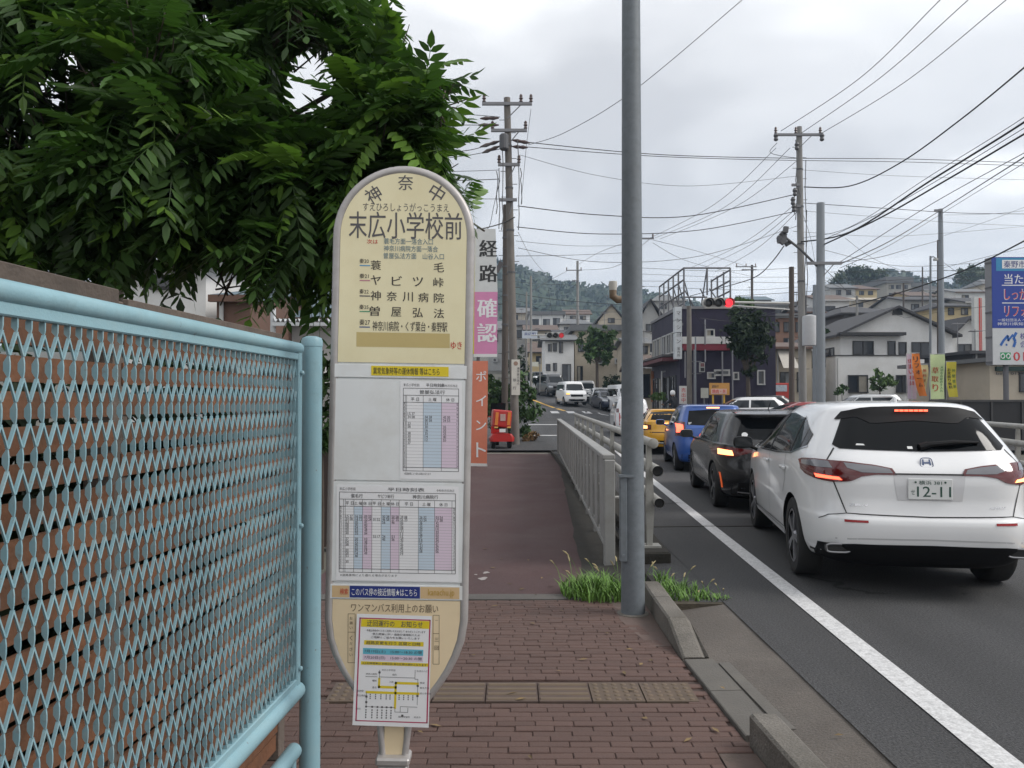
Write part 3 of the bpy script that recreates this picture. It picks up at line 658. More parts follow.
# taped notice
def NQ(u, v):
    "notice sheet coordinates 0..1 (v downwards) to sign pixels"
    x0, x1 = lerp(359, 355, v), lerp(433, 430, v); return lerp(x0, x1, u), lerp(612, 721, v) + (u - .5) * 1.2
nf = lambda d: (lambda u, v: lay(d)(*S(*NQ(u, v))))
m = MB(); m.prism([(0, 1), (1, 1), (1, 0), (0, 0)], nf(.0195), nf(.0190)); notice = m.build('notice_sheet', paper, bus); notice['label'] = 'white detour notice sheet with a yellow route map taped over the foot of the sign'
def nq(mb, u0, v0, u1, v1, d, mi=0): f = nf(d); mb.quad(f(u0, v1), f(u1, v1), f(u1, v0), f(u0, v0), mi)
m = MB()
nq(m, .06, .045, .97, .115, .0198, 0); nq(m, .11, .235, .90, .275, .0198, 0); nq(m, .08, .425, .97, .455, .0198, 0); nq(m, .10, .305, .90, .36, .0198, 1); nq(m, .10, .362, .90, .415, .0198, 2)
mapy = [((.17, .70), (.85, .70)), ((.33, .58), (.33, .65)), ((.33, .65), (.55, .65)), ((.55, .61), (.55, .83)), ((.55, .61), (.84, .61))]
for a, b in mapy:
    w = .011; nq(m, min(a[0], b[0]) - w * 1.3, min(a[1], b[1]) - w, max(a[0], b[0]) + w * 1.3, max(a[1], b[1]) + w, .0198, 0)
for (u0, v0, u1, v1) in ((.035, .033, .985, .043), (.035, .953, .985, .963), (.035, .033, .053, .963), (.967, .033, .985, .963)): nq(m, u0, v0, u1, v1, .0197, 3)
m.build('notice_tint', [p_yel, p_cyan, p_pink, M('print_crimson', (.42, .03, .10), .5, var=0)], notice)
m = MB(); nt_ = lambda b, u0, v0, u1, v1, bo=.012: text(m, b, u0, v1, u1, v0, nf(.0201), bo)
nt_('迂回運行の　お知らせ', .14, .052, .88, .108, .02); nt_('平素は神奈中バスをご利用いただきまして ありがとうございます', .14, .135, .92, .155); nt_('祭礼開催に伴い 道路交通規制のため', .22, .165, .85, .185); nt_('ご理解とご協力をお願いいたします', .2, .195, .85, .215)
nt_('経路変更を行う 区間と日時', .14, .24, .86, .27, .02); nt_('7月19日(土)　15:00〜18:30 の間', .12, .317, .88, .350, .01); nt_('7月20日(日)　15:00〜20:30 の間', .12, .374, .88, .405, .01); nt_('※上記時間帯は 全線迂回 図の区間は運休となります', .1, .43, .95, .45, .015)
def nline(a, b, w=.004): nq(m, min(a[0], b[0]) - w * .7, min(a[1], b[1]) - w * .5, max(a[0], b[0]) + w * .7, max(a[1], b[1]) + w * .5, .01995)
for a, b in (((.33, .50), (.33, .58)), ((.33, .56), (.80, .56)), ((.80, .49), (.80, .57)), ((.80, .57), (.84, .57)), ((.84, .57), (.84, .80)), ((.17, .70), (.17, .83)), ((.17, .83), (.55, .83)), ((.55, .83), (.55, .87)), ((.62, .82), (.62, .87)), ((.62, .82), (.84, .82)), ((.55, .87), (.72, .87)), ((.72, .83), (.72, .87)), ((.15, .56), (.3, .56))): nline(a, b)
for u in (.17, .25, .32, .38, .44, .50):
    nq(m, u - .012, .822, u + .012, .838, .0200)
    for k in range(4): nq(m, u - .008, .852 + k * .022, u + .008, .866 + k * .022, .0200)
for u in (.22, .29, .36, .43, .48, .60, .66, .72, .78):
    for k in range(3): nq(m, u - .007, .715 + k * .017, u + .007, .726 + k * .017, .0200)
for (u, v) in ((.17, .74), (.17, .79), (.84, .63), (.84, .72), (.65, .90), (.33, .52)): nq(m, u - .014, v - .009, u + .014, v + .009, .0200)
for (u, v, t_) in ((.36, .495, '末広小学校前'), (.15, .535, '神奈川病院'), (.5, .535, '緑町'), (.82, .495, '弘法山入口'), (.87, .60, '曽屋'), (.87, .645, '蓑毛方面'), (.87, .695, '原小学校前'), (.04, .69, '秦野駅'), (.04, .73, '県立高校'), (.04, .85, '本町'), (.6, .91, '臨時停留所'), (.80, .91, '神奈中'), (.24, .595, '曙町'), (.24, .655, '落合'), (.46, .60, '入船')): nt_(t_, u, v - .008, u + .03 * len(t_), v + .010, .0)
m.build('notice_print', inkg, notice)
# stem of the sign
zb = S(392, 712)[1]
m = MB(); z0 = S(391, 752)[1]
for sx in (-1, 1): m.tube([Vector((sx * .053, 0, zb + .05)), Vector((sx * .047, 0, zb - .03)), Vector((sx * .036, .0, z0))], .012, 10)
m.build('stem_fork', frame_m, bus, smooth=True)
m = MB(); m.b2(-.032, .032, -.006, .006, z0, zb + .03); m.build('stem_plate', cream2, bus)
m = MB(); m.b2(-.056, .056, -.04, .04, z0 - .02, z0 + .006); m.b2(-.048, .048, -.034, .034, .11, z0 - .021); m.build('stem', frame_m, bus, bevel=.006)
m = MB(); m.lathe([(.24, 0), (.24, .08), (.21, .105), (.08, .11)], 28); m.build('base', conc, bus, smooth=True)

# ------------------------------------------------------------------ grey steel pole by the kerb
galv = M('galvanised_steel', (.15, .17, .188), .6, .0, var=.12, scale=5, dirt=(.10, .12, .135), dscale=22, dfac=.6, bump=.06, bscale=120)
rust(galv, (.11, .125, .135), 9, .5, .62, .4); rust(galv, (.11, .08, .06), 30, .68, .74, .6)
pb = W(633, 612, 6.2); pole = thing('steel_pole', 'thick grey galvanised steel pole standing beside the kerb', 'pole', (pb.x, 6.2, PZ))
m = MB(); m.lathe([(.094, 0), (.092, .5), (.083, 2.4), (.070, 5.6), (.062, 8.2), (.03, 8.25)], 28); m.build('shaft', galv, pole, smooth=True)
m = MB(); m.lathe([(.13, -.03), (.125, .004), (.11, .008), (.094, .009)], 20); m.build('collar', conc, pole, smooth=True)
m = MB(); m.b2(-.112, -.055, -.085, -.03, .42, 1.08); m.build('cable_cover', galv, pole, bevel=.006)
m = MB(); m.b2(-.12, .0, -.098, -.05, 1.08, 1.10); m.lathe([(.012, 0), (.012, .012)], 8, Matrix.Translation((-.085, -.095, .47)) @ Matrix.Rotation(R(90), 4, 'X')); m.build('clip', galv, pole)

# ------------------------------------------------------------------ panel railing on the bridge
rail_m = M('railing_grey_beige', (.27, .27, .262), .6, var=.10, scale=3, dirt=(.17, .16, .14), dscale=5, dfac=.5, bump=.1, bscale=90)
def railing(label, fxx, y0, y1, h0):
    t = thing('bridge_railing', label, 'railing', (fxx(y0), y0, PZ))
    n = int((y1 - y0) / .38); zt = PZ + h0
    m = MB(); m.beam((fxx(y0) - .005, y0 - .02, zt - .025), (fxx(y1) - .005, y1, zt - .025), .13, .05); m.build('top_rail', rail_m, t, True, bevel=.008)
    m = MB(); m.beam((fxx(y0), y0, PZ + .16), (fxx(y1), y1, PZ + .16), .05, .05); m.build('bottom_rail', rail_m, t, True, bevel=.004)
    for k in range(n):
        a = y0 + .11 + k * (y1 - y0 - .1) / n; b = a + (y1 - y0 - .1) / n - .035
        ofs = .01 if k % 2 else -.012; m = MB(); m.beam((fxx(a) - ofs, a, (zt + PZ + .12) / 2), (fxx(b) - ofs, b, (zt + PZ + .12) / 2), .02, zt - PZ - .27); m.build('panel', rail_m, t, True, bevel=.003)
        if k % 4 == 1:
            m = MB(); m.b2(fxx(a) - .0, fxx(a) + .05, a - .04, a + .02, PZ - .05, PZ + .2); m.build('foot', rail_m, t, True)
    for y in (y0, y1):
        m = MB(); m.b2(fxx(y) - .055, fxx(y) + .055, y - .05, y + .05, PZ - .03, zt - .05); m.build('end_post', rail_m, t, True, bevel=.01)
    return t
railing('beige grey panel railing between the red pavement and the road', rlx, 7.97, 23.8, 1.13)
railing('beige grey panel railing on the left edge of the bridge behind the bus stop sign', lambda y: blx(y) - .1, 9.5, 19.2, 1.1)

# ------------------------------------------------------------------ guard pipes
pipe_m = M('guard_pipe_paint', (.33, .325, .30), .5, var=.12, scale=4, dirt=(.19, .175, .15), dscale=7, dfac=.55)
dark_m = M('dark_hollow', (.02, .02, .02), .9, var=0)
def guard(label, fxx, y0, y1, side, step=2.0):
    t = thing('guard_pipe', label, 'guard rail', (fxx(y0), y0, 0))
    dx = (fxx(y0 + 1) - fxx(y0)); dr = Vector((dx, 1, 0)).normalized(); nr = Vector((dr.y, -dr.x, 0)) * side
    for z, r, o in ((1.17, .045, .0), (.89, .055, .045), (.57, .05, .06)):
        m = MB(); a = Vector((fxx(y0), y0, z)) + nr * o; b = Vector((fxx(y1), y1, z)) + nr * o
        m.tube([a, lerp(a, b, .5), b], r, 16, False); p = m.build('pipe', pipe_m, t, True, True)
        m = MB()
        for q, s_ in ((a, 1), (b, -1)):
            if z > 1.1: m.lathe([(r * 1.15, -.03), (r * 1.15, .01), (r * .6, .02)], 16, Matrix.Translation(q) @ (-dr * s_).to_track_quat('Z', 'Y').to_matrix().to_4x4())
            else: m.tube([q + dr * .02 * s_, q + dr * .12 * s_], r * .88, 14)
        m.build('pipe_end', pipe_m if z > 1.1 else dark_m, p, True, True)
    y = y0 + .18; k = 0
    while y < y1:
        c = Vector((fxx(y), y, 0)); m = MB()
        m.prism([(-.045, .12), (.01, .12), (.03, .5), (.01, .95), (.0, 1.17), (-.045, 1.17), (-.055, .5)], lambda a, b: c + nr * a - dr * .035 + Vector((0, 0, b)), lambda a, b: c + nr * a + dr * .035 + Vector((0, 0, b)))
        m.b2(c.x - .09, c.x + .09, c.y - .09, c.y + .09, .105, .125); m.build('post', pipe_m, t, True)
        y += step; k += 1
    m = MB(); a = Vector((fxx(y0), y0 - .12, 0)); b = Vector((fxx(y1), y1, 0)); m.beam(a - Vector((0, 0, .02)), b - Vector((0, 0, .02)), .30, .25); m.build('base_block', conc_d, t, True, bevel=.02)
    return t
guard('beige three pipe guard rail between the bridge railing and the queue of cars', lambda y: 1.42 + (y - 7.85) * .034, 7.85, 24.5, 1)
guard('beige three pipe guard rail on the far right side of the road', lambda y: 8.62 + (y - 13.6) * .25, 9.0, 30, -1)
# ------------------------------------------------------------------ walnut tree over the fence
bark = M('bark', (.075, .06, .048), .9, var=.3, scale=10, bump=.8, bscale=30)
leaf_m = M('walnut_leaf', (.040, .082, .020), .42, var=.22, scale=3, island=.50, spec=.32)
leaf_b = M('walnut_leaf_young', (.10, .185, .030), .40, var=.15, scale=3, island=.25, spec=.35)
def leafify(m, tr):
    "a little light passes through a leaf"
    t = m.node_tree; n = t.nodes; b = n['Principled BSDF']; o = n['Material Output']
    td = n.new('ShaderNodeBsdfTranslucent'); td.inputs['Color'].default_value = tr
    mx_ = n.new('ShaderNodeMixShader'); mx_.inputs[0].default_value = .16
    t.links.new(b.outputs[0], mx_.inputs[1]); t.links.new(td.outputs[0], mx_.inputs[2]); t.links.new(mx_.outputs[0], o.inputs['Surface'])
leafify(leaf_m, (.10, .25, .03, 1)); leafify(leaf_b, (.2, .42, .04, 1))
def pinnate(seed, mi=0):
    rg = random.Random(seed); m = MB(); n = rg.choice((6, 7, 7, 8)); ln = rg.uniform(.38, .50); droop = rg.uniform(.3, .9); hang = rg.uniform(.35, .95); wid = rg.uniform(.165, .21)
    def rp(t): return Vector((ln * t * (1 - .20 * droop * t), 0, -ln * droop * t * t * .8))
    def leaflet(p, az, l, w, dp):
        d = Vector((math.cos(az), math.sin(az), -dp)).normalized(); s_ = Vector((-math.sin(az), math.cos(az), 0)); fold = Vector((0, 0, -w * rg.uniform(.1, .35)))
        a = p; tip = p + d * l + Vector((0, 0, -l * rg.uniform(.1, .22))); q1, q2 = p + d * l * .30, p + d * l * .66 + Vector((0, 0, -l * .04))
        m.add([a, q1 + s_ * w + fold, q2 + s_ * w * .80 + fold, tip, q2 - s_ * w * .80 + fold, q1 - s_ * w + fold], [(0, 3, 2, 1), (0, 5, 4, 3)])
    for i in range(n):
        t = .22 + .74 * i / (n - 1); p = rp(t); sz = (.075 + .048 * math.sin(math.pi * (i + 1.6) / (n + 1.2))) * rg.uniform(.92, 1.06)
        for s_ in (-1, 1): leaflet(p, s_ * R(rg.uniform(56, 66)), sz, sz * wid, hang + rg.uniform(-.1, .1))
    leaflet(rp(1), R(rg.uniform(-12, 12)), .10, .019, .8)
    pts = [rp(k / 4) for k in range(5)]
    for a, b in zip(pts, pts[1:]):
        w = .0022; m.add([a + Vector((0, w, 0)), a - Vector((0, w, 0)), b - Vector((0, w * .6, 0)), b + Vector((0, w * .6, 0))], [(0, 1, 2, 3)])
    return m
PIN = [pinnate(s) for s in range(12)]
PINM = [p.mesh('leaf', leaf_m) for p in PIN]; PINB = [p.mesh('leaf', leaf_b) for p in PIN]
tb = Vector((-2.95, 5.6, PZ)); tree = thing('walnut_tree', 'large dark green walnut tree with feathery leaves overhanging the fence', 'tree', tb)
blobs = [(20, 40, 4.7, 1.0), (110, 30, 5.3, .9), (210, 20, 5.0, .75), (265, 60, 4.6, .42), (60, 150, 4.4, .75), (150, 130, 4.1, .62), (215, 150, 4.5, .62), (285, 165, 4.3, .46), (25, 235, 4.3, .5), (110, 230, 4.6, .5),
         (190, 232, 4.4, .42), (265, 232, 4.3, .44), (325, 200, 4.5, .40), (375, 150, 4.3, .40), (412, 112, 4.3, .34), (335, 25, 4.7, .36), (390, 60, 4.5, .28), (432, 165, 4.5, .22), (440, 95, 4.2, .20), (310, 262, 4.6, .24), (455, 205, 4.6, .10),
         (225, 275, 4.5, .22), (300, 10, 4.4, .3), (-60, 130, 4.6, .8), (-90, 20, 5, 1.0), (40, -70, 5.2, 1.0), (180, -70, 5.2, .9), (290, -55, 4.9, .6), (355, 215, 4.6, .3), (140, 60, 3.9, .4), (370, 100, 4.5, .3)]
BL3 = [(W(a, b, c), r) for a, b, c, r in blobs]
cc = Vector((-2.4, 5.0, 3.6))
limb = MB()
fork = Vector((-2.85, 5.5, 2.7)); limb_ends = []
limb.tube([tb, Vector((-2.9, 5.55, 1.0)), fork], [.15, .12, .10], 10)
for c, r in BL3:
    mid = lerp(fork, c, .5) + Vector((random.uniform(-.15, .15), random.uniform(-.1, .1), random.uniform(.0, .3)))
    limb.tube([fork, lerp(fork, mid, .5) + Vector((0, 0, .05)), mid, lerp(mid, c, .6), c], [.034, .028, .021, .015, .008], 6)
limb.build('trunk', bark, tree, True, True)
clusters = []
for c, r in BL3:
    n = int(13 * (r / .4) ** 2.0) + 4
    for k in range(n):
        v = Vector((random.gauss(0, 1), random.gauss(0, 1), random.gauss(0, 1))).normalized() * r * (random.random() ** .42)
        p = c + Vector((v.x, v.y, v.z * .85)); px = 512 + FPX * p.x / p.y; py = HOR - FPX * (p.z - CAMZ) / p.y
        if 282 < px < 338 and 44 < py < 100: continue
        if p.y < 3.65 or p.z < 2.0: continue
        clusters.append((p, (v / r + Vector((0, -.15, .35)))))
leaves = []
HOLES = [(286, 52, 334, 98), (34, 66, 60, 100), (62, 46, 78, 74), (94, 68, 107, 80), (194, 4, 212, 18), (8, 104, 18, 116), (208, 84, 218, 96), (186, 262, 208, 300), (212, 268, 246, 320), (285, 312, 312, 345), (20, 135, 30, 150), (150, 258, 160, 272)]   # gaps where the sky or the houses show through
LOW = [(0, 308), (150, 306), (180, 306), (230, 322), (290, 332), (335, 336), (400, 300), (500, 245)]
EDGE = [(-200, 400), (0, 372), (30, 398), (60, 436), (90, 472), (120, 455), (150, 446), (175, 470), (190, 486), (215, 482), (235, 440), (300, 420)]   # outline of the overhanging boughs
twigs = MB()
for p, o in clusters:
    o = o.normalized(); start = p - o * .28
    twigs.tube([start, p], [.006, .003], 4)
    for k in range(random.choice((5, 6, 7))):
        a = random.uniform(0, 6.28); sd_ = o.orthogonal().normalized(); sd2 = o.cross(sd_)
        d = (o * random.uniform(-.1, .8) + (sd_ * math.cos(a) + sd2 * math.sin(a)) * random.uniform(.5, 1.0) + Vector((0, 0, -.12))).normalized()
        yv = Vector((0, 0, 1)).cross(d)
        if yv.length < .1: continue
        yv.normalize(); zv = d.cross(yv); rr = Matrix.Rotation(random.uniform(-.3, .3), 3, d)
        m3 = rr @ Matrix((d, yv, zv)).transposed(); sc = random.uniform(.8, 1.12)
        base = p - o * random.uniform(0, .22)
        bad = False
        for q_, dz_ in ((.08, .01), (.2, .05), (.32, .1), (.40, .16)):
            tp = base + d * q_ * sc; tpx = 512 + FPX * tp.x / tp.y; tpy = HOR - FPX * (tp.z - dz_ - CAMZ) / tp.y
            if tpx > interp(EDGE, tpy) or tpy > interp(LOW, tpx) or any(x0_ - 5 < tpx < x1_ + 5 and y0_ - 5 < tpy < y1_ + 5 for x0_, y0_, x1_, y1_ in HOLES): bad = True
        if bad: continue
        leaves.append((base, m3, sc, random.randrange(12)))
tag(twigs.build('twig', bark, tree, True), None, None, None, 'stuff')
def lkey(l):
    p = l[0]; px = 512 + FPX * p.x / p.y; py = HOR - FPX * (p.z - CAMZ) / p.y
    return p.y + (0 if (-10 < px < 500 and -10 < py < 330) else 10)
leaves.sort(key=lkey)
crown = MB(); crown_y = MB()
for i, (p, m3, sc, k) in enumerate(leaves):
    brighter = random.random() < (.30 if p.x > -1.15 else .12)  # brighter green leaves, more of them on the right-hand side
    if i < 300:
        o = link('leaf', (PINB if brighter else PINM)[k], tree)
        o.matrix_basis = Matrix.Translation(p - tb) @ (m3 * sc).to_4x4()
    else:
        (crown_y if brighter else crown).add([p + m3 @ (Vector(v) * sc) for v in PIN[k].v], PIN[k].f)
c1 = tag(crown.build('crown', leaf_m, tree, True), None, None, None, 'stuff'); tag(crown_y.build('crown', leaf_b, tree, True), None, None, None, 'stuff')

# ------------------------------------------------------------------ other trees and shrubs
def foliage(mb, c, rad, n, size, rg, shell=.45):
    ncl = max(4, n // 22); cl = []
    for i in range(ncl):
        v = Vector((rg.gauss(0, 1), rg.gauss(0, 1), rg.gauss(0, 1))).normalized(); cl.append((v, v * (rg.random() ** shell), rg.uniform(.10, .26)))
    for i in range(n):
        v, q, sg_ = cl[i % ncl]; q = q + Vector((rg.gauss(0, 1), rg.gauss(0, 1), rg.gauss(0, .8))) * sg_
        p = Vector(c) + Vector((q.x * rad[0], q.y * rad[1], q.z * rad[2]))
        d = (v + Vector((rg.uniform(-.8, .8), rg.uniform(-.8, .8), rg.uniform(-.9, .5)))).normalized(); s_ = d.orthogonal().normalized(); s_ = (Matrix.Rotation(rg.uniform(0, 6.28), 3, d) @ s_)
        l = size * rg.uniform(.6, 1.3); w = l * rg.uniform(.3, .5); t = d.cross(s_)
        mb.add([p - s_ * l * .5, p + t * w * .5 + d * w * .12, p + s_ * l * .5 - Vector((0, 0, l * .15)), p - t * w * .5 + d * w * .12], [(0, 1, 2, 3)])
def leafmat(name, col, isl=.3):
    m = M(name, col, .55, var=.2, scale=2, island=isl, spec=.3); return m
lf_dark = leafmat('foliage_dark', (.018, .034, .012)); lf_mid = leafmat('foliage_mid', (.05, .098, .028), .5); lf_bright = leafmat('foliage_bright', (.085, .15, .04)); lf_hill = leafmat('foliage_olive', (.05, .075, .03))
def planted(name, label, cat, px, pbase, Y, blobs_, mat, n, size, trunk=.12, group=None, seed=1):
    "blobs_ of (px, py, radius px across, radius px up)"
    rg = random.Random(seed); x = hx(px, Y); zb_ = gz(x, Y) - .12; s_ = FPX / Y
    t = thing(name, label, cat, (x, Y, zb_), group=group)
    cs_ = []; cr = MB(); tk = MB(); tot = sum(b[2] * b[3] for b in blobs_)
    for (a, b, ra, rb) in blobs_:
        c = W(a, b, Y + rg.uniform(-.3, .3) * ra / s_); foliage(cr, c, (ra / s_, ra / s_ * .9, rb / s_), int(n * ra * rb / tot) + 6, size, rg)
        if trunk: cs_.append(c)
    if trunk:
        zl_ = min(c.z for c in cs_); fk = Vector((x, Y, lerp(zb_, zl_, .9))); tk.tube([Vector((x, Y, zb_)), Vector((x + trunk * .2, Y, lerp(zb_, fk.z, .5))), fk], [trunk, trunk * .8, trunk * .65], 8)
        for c in cs_: tk.tube([fk, lerp(fk, c, .5) + Vector((0, 0, .05)), c], [trunk * .5, trunk * .3, trunk * .12], 5)
        tk.build('trunk', bark, t, True, True)
    tag(cr.build('crown', mat, t, True), None, None, None, 'stuff'); return t
planted('street_tree', 'round leafy street tree on a bare trunk in front of the white house', 'tree', 597, 398, 64, [(597, 345, 14, 14), (588, 340, 9, 9), (607, 343, 9, 10), (598, 330, 10, 8), (592, 355, 8, 8), (606, 358, 7, 7), (612, 335, 5, 6)], lf_mid, 1500, .55, .17, seed=2)
planted('street_tree', 'dense dark tree in front of the purple building under the red signal', 'tree', 748, 400, 40, [(748, 335, 20, 24), (738, 322, 14, 14), (760, 325, 14, 16), (752, 352, 14, 16), (740, 345, 12, 14), (766, 340, 8, 12), (748, 372, 7, 9), (732, 330, 7, 9)], lf_dark, 2600, .34, .16, seed=3)
planted('shrub', 'leafy green bush around the base of the utility pole by the red scooter', 'shrub', 505, 446, 29, [(500, 395, 17, 18), (517, 400, 17, 20), (530, 412, 12, 14), (492, 412, 12, 16), (512, 420, 14, 16), (530, 392, 8, 9), (486, 385, 12, 14), (524, 430, 10, 10), (515, 383, 10, 10)], lf_mid, 2600, .24, .05, seed=4)
planted('dry_shrub', 'brown withered bush at the road edge below the pole notice', 'shrub', 531, 446, 28.5, [(531, 438, 7, 7), (526, 440, 5, 5)], leafmat('foliage_dry', (.20, .12, .05)), 260, .16, .02, seed=5)
planted('garden_tree', 'small light green tree in front of the white house with dark roof', 'tree', 880, 392, 50, [(880, 381, 9, 9), (873, 385, 7, 7), (888, 383, 7, 8), (879, 374, 6, 6), (890, 377, 4, 5)], lf_bright, 420, .38, .06, seed=6)
planted('garden_shrub', 'little bush at the left corner of the white house', 'shrub', 842, 396, 50, [(842, 388, 6, 6), (838, 391, 4, 5)], lf_mid, 160, .3, .03, seed=7)
planted('hedge', 'clipped dark green hedge beside the white van', 'hedge', 613, 392, 63, [(608, 384, 6, 7), (614, 383, 7, 7), (620, 383, 6, 7), (604, 386, 4, 5)], lf_dark, 700, .3, 0, seed=8)
planted('garden_shrub', 'low bright green planting behind the scooter rider', 'shrub', 658, 402, 44, [(655, 397, 5, 5), (661, 398, 5, 5)], lf_bright, 220, .25, 0, seed=9)
planted('verge_shrub', 'overgrown shrub left of the grey steel pole at the side street', 'shrub', 525, 392, 70, [(520, 372, 10, 14), (530, 380, 8, 10), (514, 360, 10, 14)], lf_dark, 500, .5, .05, seed=10)
planted('garden_tree', 'pale green tree rising behind the purple building', 'tree', 741, 360, 62, [(740, 302, 8, 7), (748, 306, 8, 7), (733, 305, 5, 5)], lf_bright, 300, .5, .08, seed=11)
planted('garden_tree', 'bushy tree between the poles left of the white house', 'tree', 833, 392, 56, [(830, 360, 7, 14), (836, 375, 7, 14), (828, 340, 6, 10)], lf_mid, 420, .45, .08, seed=12)
rg = random.Random(13); hd0 = thing('hedge', 'dense dark hedge filling the gaps behind the wooden fence', 'hedge', (-1.6, 1.8, PZ)); m = MB()
for k in range(9): foliage(m, (wx(-.4 + k * .5) - .36, -.4 + k * .5, .84), (.22, .38, .98), 3400, .085, rg, .5)
m.build('foliage', lf_dark, hd0, True)['kind'] = 'stuff'
m = MB()
for k in range(5): m.tube([(wx(k * .8) - .45, k * .8, PZ), (wx(k * .8) - .42, k * .8 + .05, 1.5)], [.02, .008], 5)
m.build('stem', bark, hd0, True)
planted('garden_shrub', 'leafy shrub glimpsed between the blue post and the bus stop sign', 'shrub', 322, 470, 8, [(322, 400, 16, 50), (330, 440, 14, 30), (345, 380, 18, 40), (310, 360, 18, 22), (380, 360, 25, 50)], lf_mid, 900, .16, .03, seed=14)
m = MB(); m.b2(-2.55, -1.75, 9.0, 9.2, PZ, 1.05); m.b2(-2.58, -1.72, 8.97, 9.23, 1.05, 1.10)
tag(m.build('planter_wall', M('brown_wall', (.05, .035, .03), .8, var=.2)), 'dark brown low wall behind the blue fence post', 'wall')

for k_, (lab, bl) in enumerate((('distant tree clump on the skyline left of the hilltop apartments', [(846, 274, 9, 8), (858, 272, 10, 9), (870, 273, 10, 9), (880, 275, 8, 8), (838, 280, 8, 8), (864, 278, 16, 8)]), ('distant tree clump on the skyline right of the tall grey pole', [(962, 276, 8, 8), (972, 272, 10, 9), (985, 272, 10, 9), (997, 275, 9, 8), (980, 279, 20, 8)]))):
    planted('skyline_trees', lab, 'trees', bl[1][0], 300, 230, bl, lf_hill, 2200, 1.2, 0, seed=40 + k_)
# ------------------------------------------------------------------ vehicles
def crom(tab, k=4):
    "refine a table of tuples with Catmull-Rom"
    o = []
    for i in range(len(tab) - 1):
        p0, p1, p2, p3 = tab[max(0, i - 1)], tab[i], tab[i + 1], tab[min(len(tab) - 1, i + 2)]
        for j in range(k):
            t = j / k; row = []
            for a, b, c, d in zip(p0, p1, p2, p3):
                v = .5 * (2 * b + (c - a) * t + (2 * a - 5 * b + 4 * c - d) * t * t + (3 * b - a - 3 * c + d) * t ** 3)
                row.append(min(max(v, min(b, c)), max(b, c)))
            o.append(tuple(row))
    o.append(tab[-1]); return o
def ring(z, w, yr, yf, n, NP=88):
    yc, ly = (yr + yf) / 2, (yf - yr) / 2; pts = []
    for k in range(NP):
        a = 2 * math.pi * (k + .5) / NP; c, s = math.cos(a), math.sin(a)
        pts.append((w * math.copysign(abs(c) ** (2 / n), c), yc + ly * math.copysign(abs(s) ** (2 / n), s), z))
    return pts
def body_mb(tab, zr=0):
    rows = [ring(*r) for r in crom(tab)]; m = MB(); NP = len(rows[0]); vs = [p for r in rows for p in r]; fs = []; mi = []
    for i in range(len(rows) - 1):
        for k in range(NP): fs.append((i * NP + k, i * NP + (k + 1) % NP, (i + 1) * NP + (k + 1) % NP, (i + 1) * NP + k))
    fs.append(tuple(range(NP))[::-1]); fs.append(tuple((len(rows) - 1) * NP + k for k in range(NP)))
    m.add(vs, fs); zl = tab[0][0] + .045
    m.mi = [1 if max(m.v[i][2] for i in f) < zl or (max(m.v[i][2] for i in f) < zr and max(m.v[i][1] for i in f) < -1.75) else 0 for f in m.f]
    return m
blackp = M('black_plastic', (.008, .008, .009), .6, var=.1, spec=.2); glass_c = M('car_glass', (.004, .005, .006), .04, var=0, spec=.20)
glass_w = M('car_windscreen', (.02, .024, .027), .05, var=0, spec=.4)
tyre_m = M('tyre_rubber', (.018, .018, .018), .85, var=.2, scale=20); rim_m = M('alloy_rim', (.32, .32, .34), .3, .8, var=.05); rim_d = M('alloy_rim_dark', (.10, .10, .105), .35, .7, var=.05)
chrome = M('chrome', (.6, .6, .62), .12, 1.0, var=0); plate_w = M('plate_white', (.70, .71, .70), .4, var=.03); plate_g = M('plate_green_ink', (.02, .07, .05), .5, var=0)
plate_y = M('plate_yellow', (.70, .46, .03), .4, var=.03)
lamp_red = M('lamp_red_dark', (.10, .006, .008), .12, var=0, coat=.6); lamp_clear = M('lamp_smoke', (.16, .16, .175), .08, var=0, coat=.8); lamp_lit = M('lamp_lit_red', (1, .10, .05), .4, var=0, emit=2.2)
lamp_hot = M('lamp_lit_orange', (1, .32, .12), .4, var=0, emit=2.6); headl = M('headlamp_glass', (.55, .57, .60), .1, var=0, coat=.6); refl = M('reflector_red', (.30, .012, .015), .25, var=0)
gapm = M('panel_gap', (.03, .03, .03), .8, var=0)
def paint(name, col, metal=.0, rough=.32): return M('paint_' + name, col, rough, metal, var=.03, scale=2, coat=.9, rvar=.05)
CUT = {}
def carve(mb, wheels, rad, w, mats):
    me = mb.mesh('body', mats, True, 38); o = bpy.data.objects.new('tmp', me); COL.objects.link(o); cs = []
    for y, z in wheels:
        for s in (-1, 1):
            c = MB(); c.lathe([(rad, -.24), (rad, .30)], 40, Matrix.Translation((s * (w - .02), y, z)) @ Matrix.Rotation(R(90), 4, 'Y'))
            co = bpy.data.objects.new('cut', c.mesh('cut', [mats[0], mats[1]])); co.data.polygons.foreach_set('material_index', [1] * len(co.data.polygons)); COL.objects.link(co); cs.append(co)
            b = o.modifiers.new('b', 'BOOLEAN'); b.operation = 'DIFFERENCE'; b.object = co; b.solver = 'EXACT'; b.material_mode = 'INDEX'
    dg = bpy.context.evaluated_depsgraph_get(); dg.update()
    r = bpy.data.meshes.new_from_object(o.evaluated_get(dg))
    for c in cs: bpy.data.objects.remove(c)
    bpy.data.objects.remove(o)
    r.polygons.foreach_set('use_smooth', [True] * len(r.polygons)); r.set_sharp_from_angle(angle=R(38)); r.name = 'body'; return r
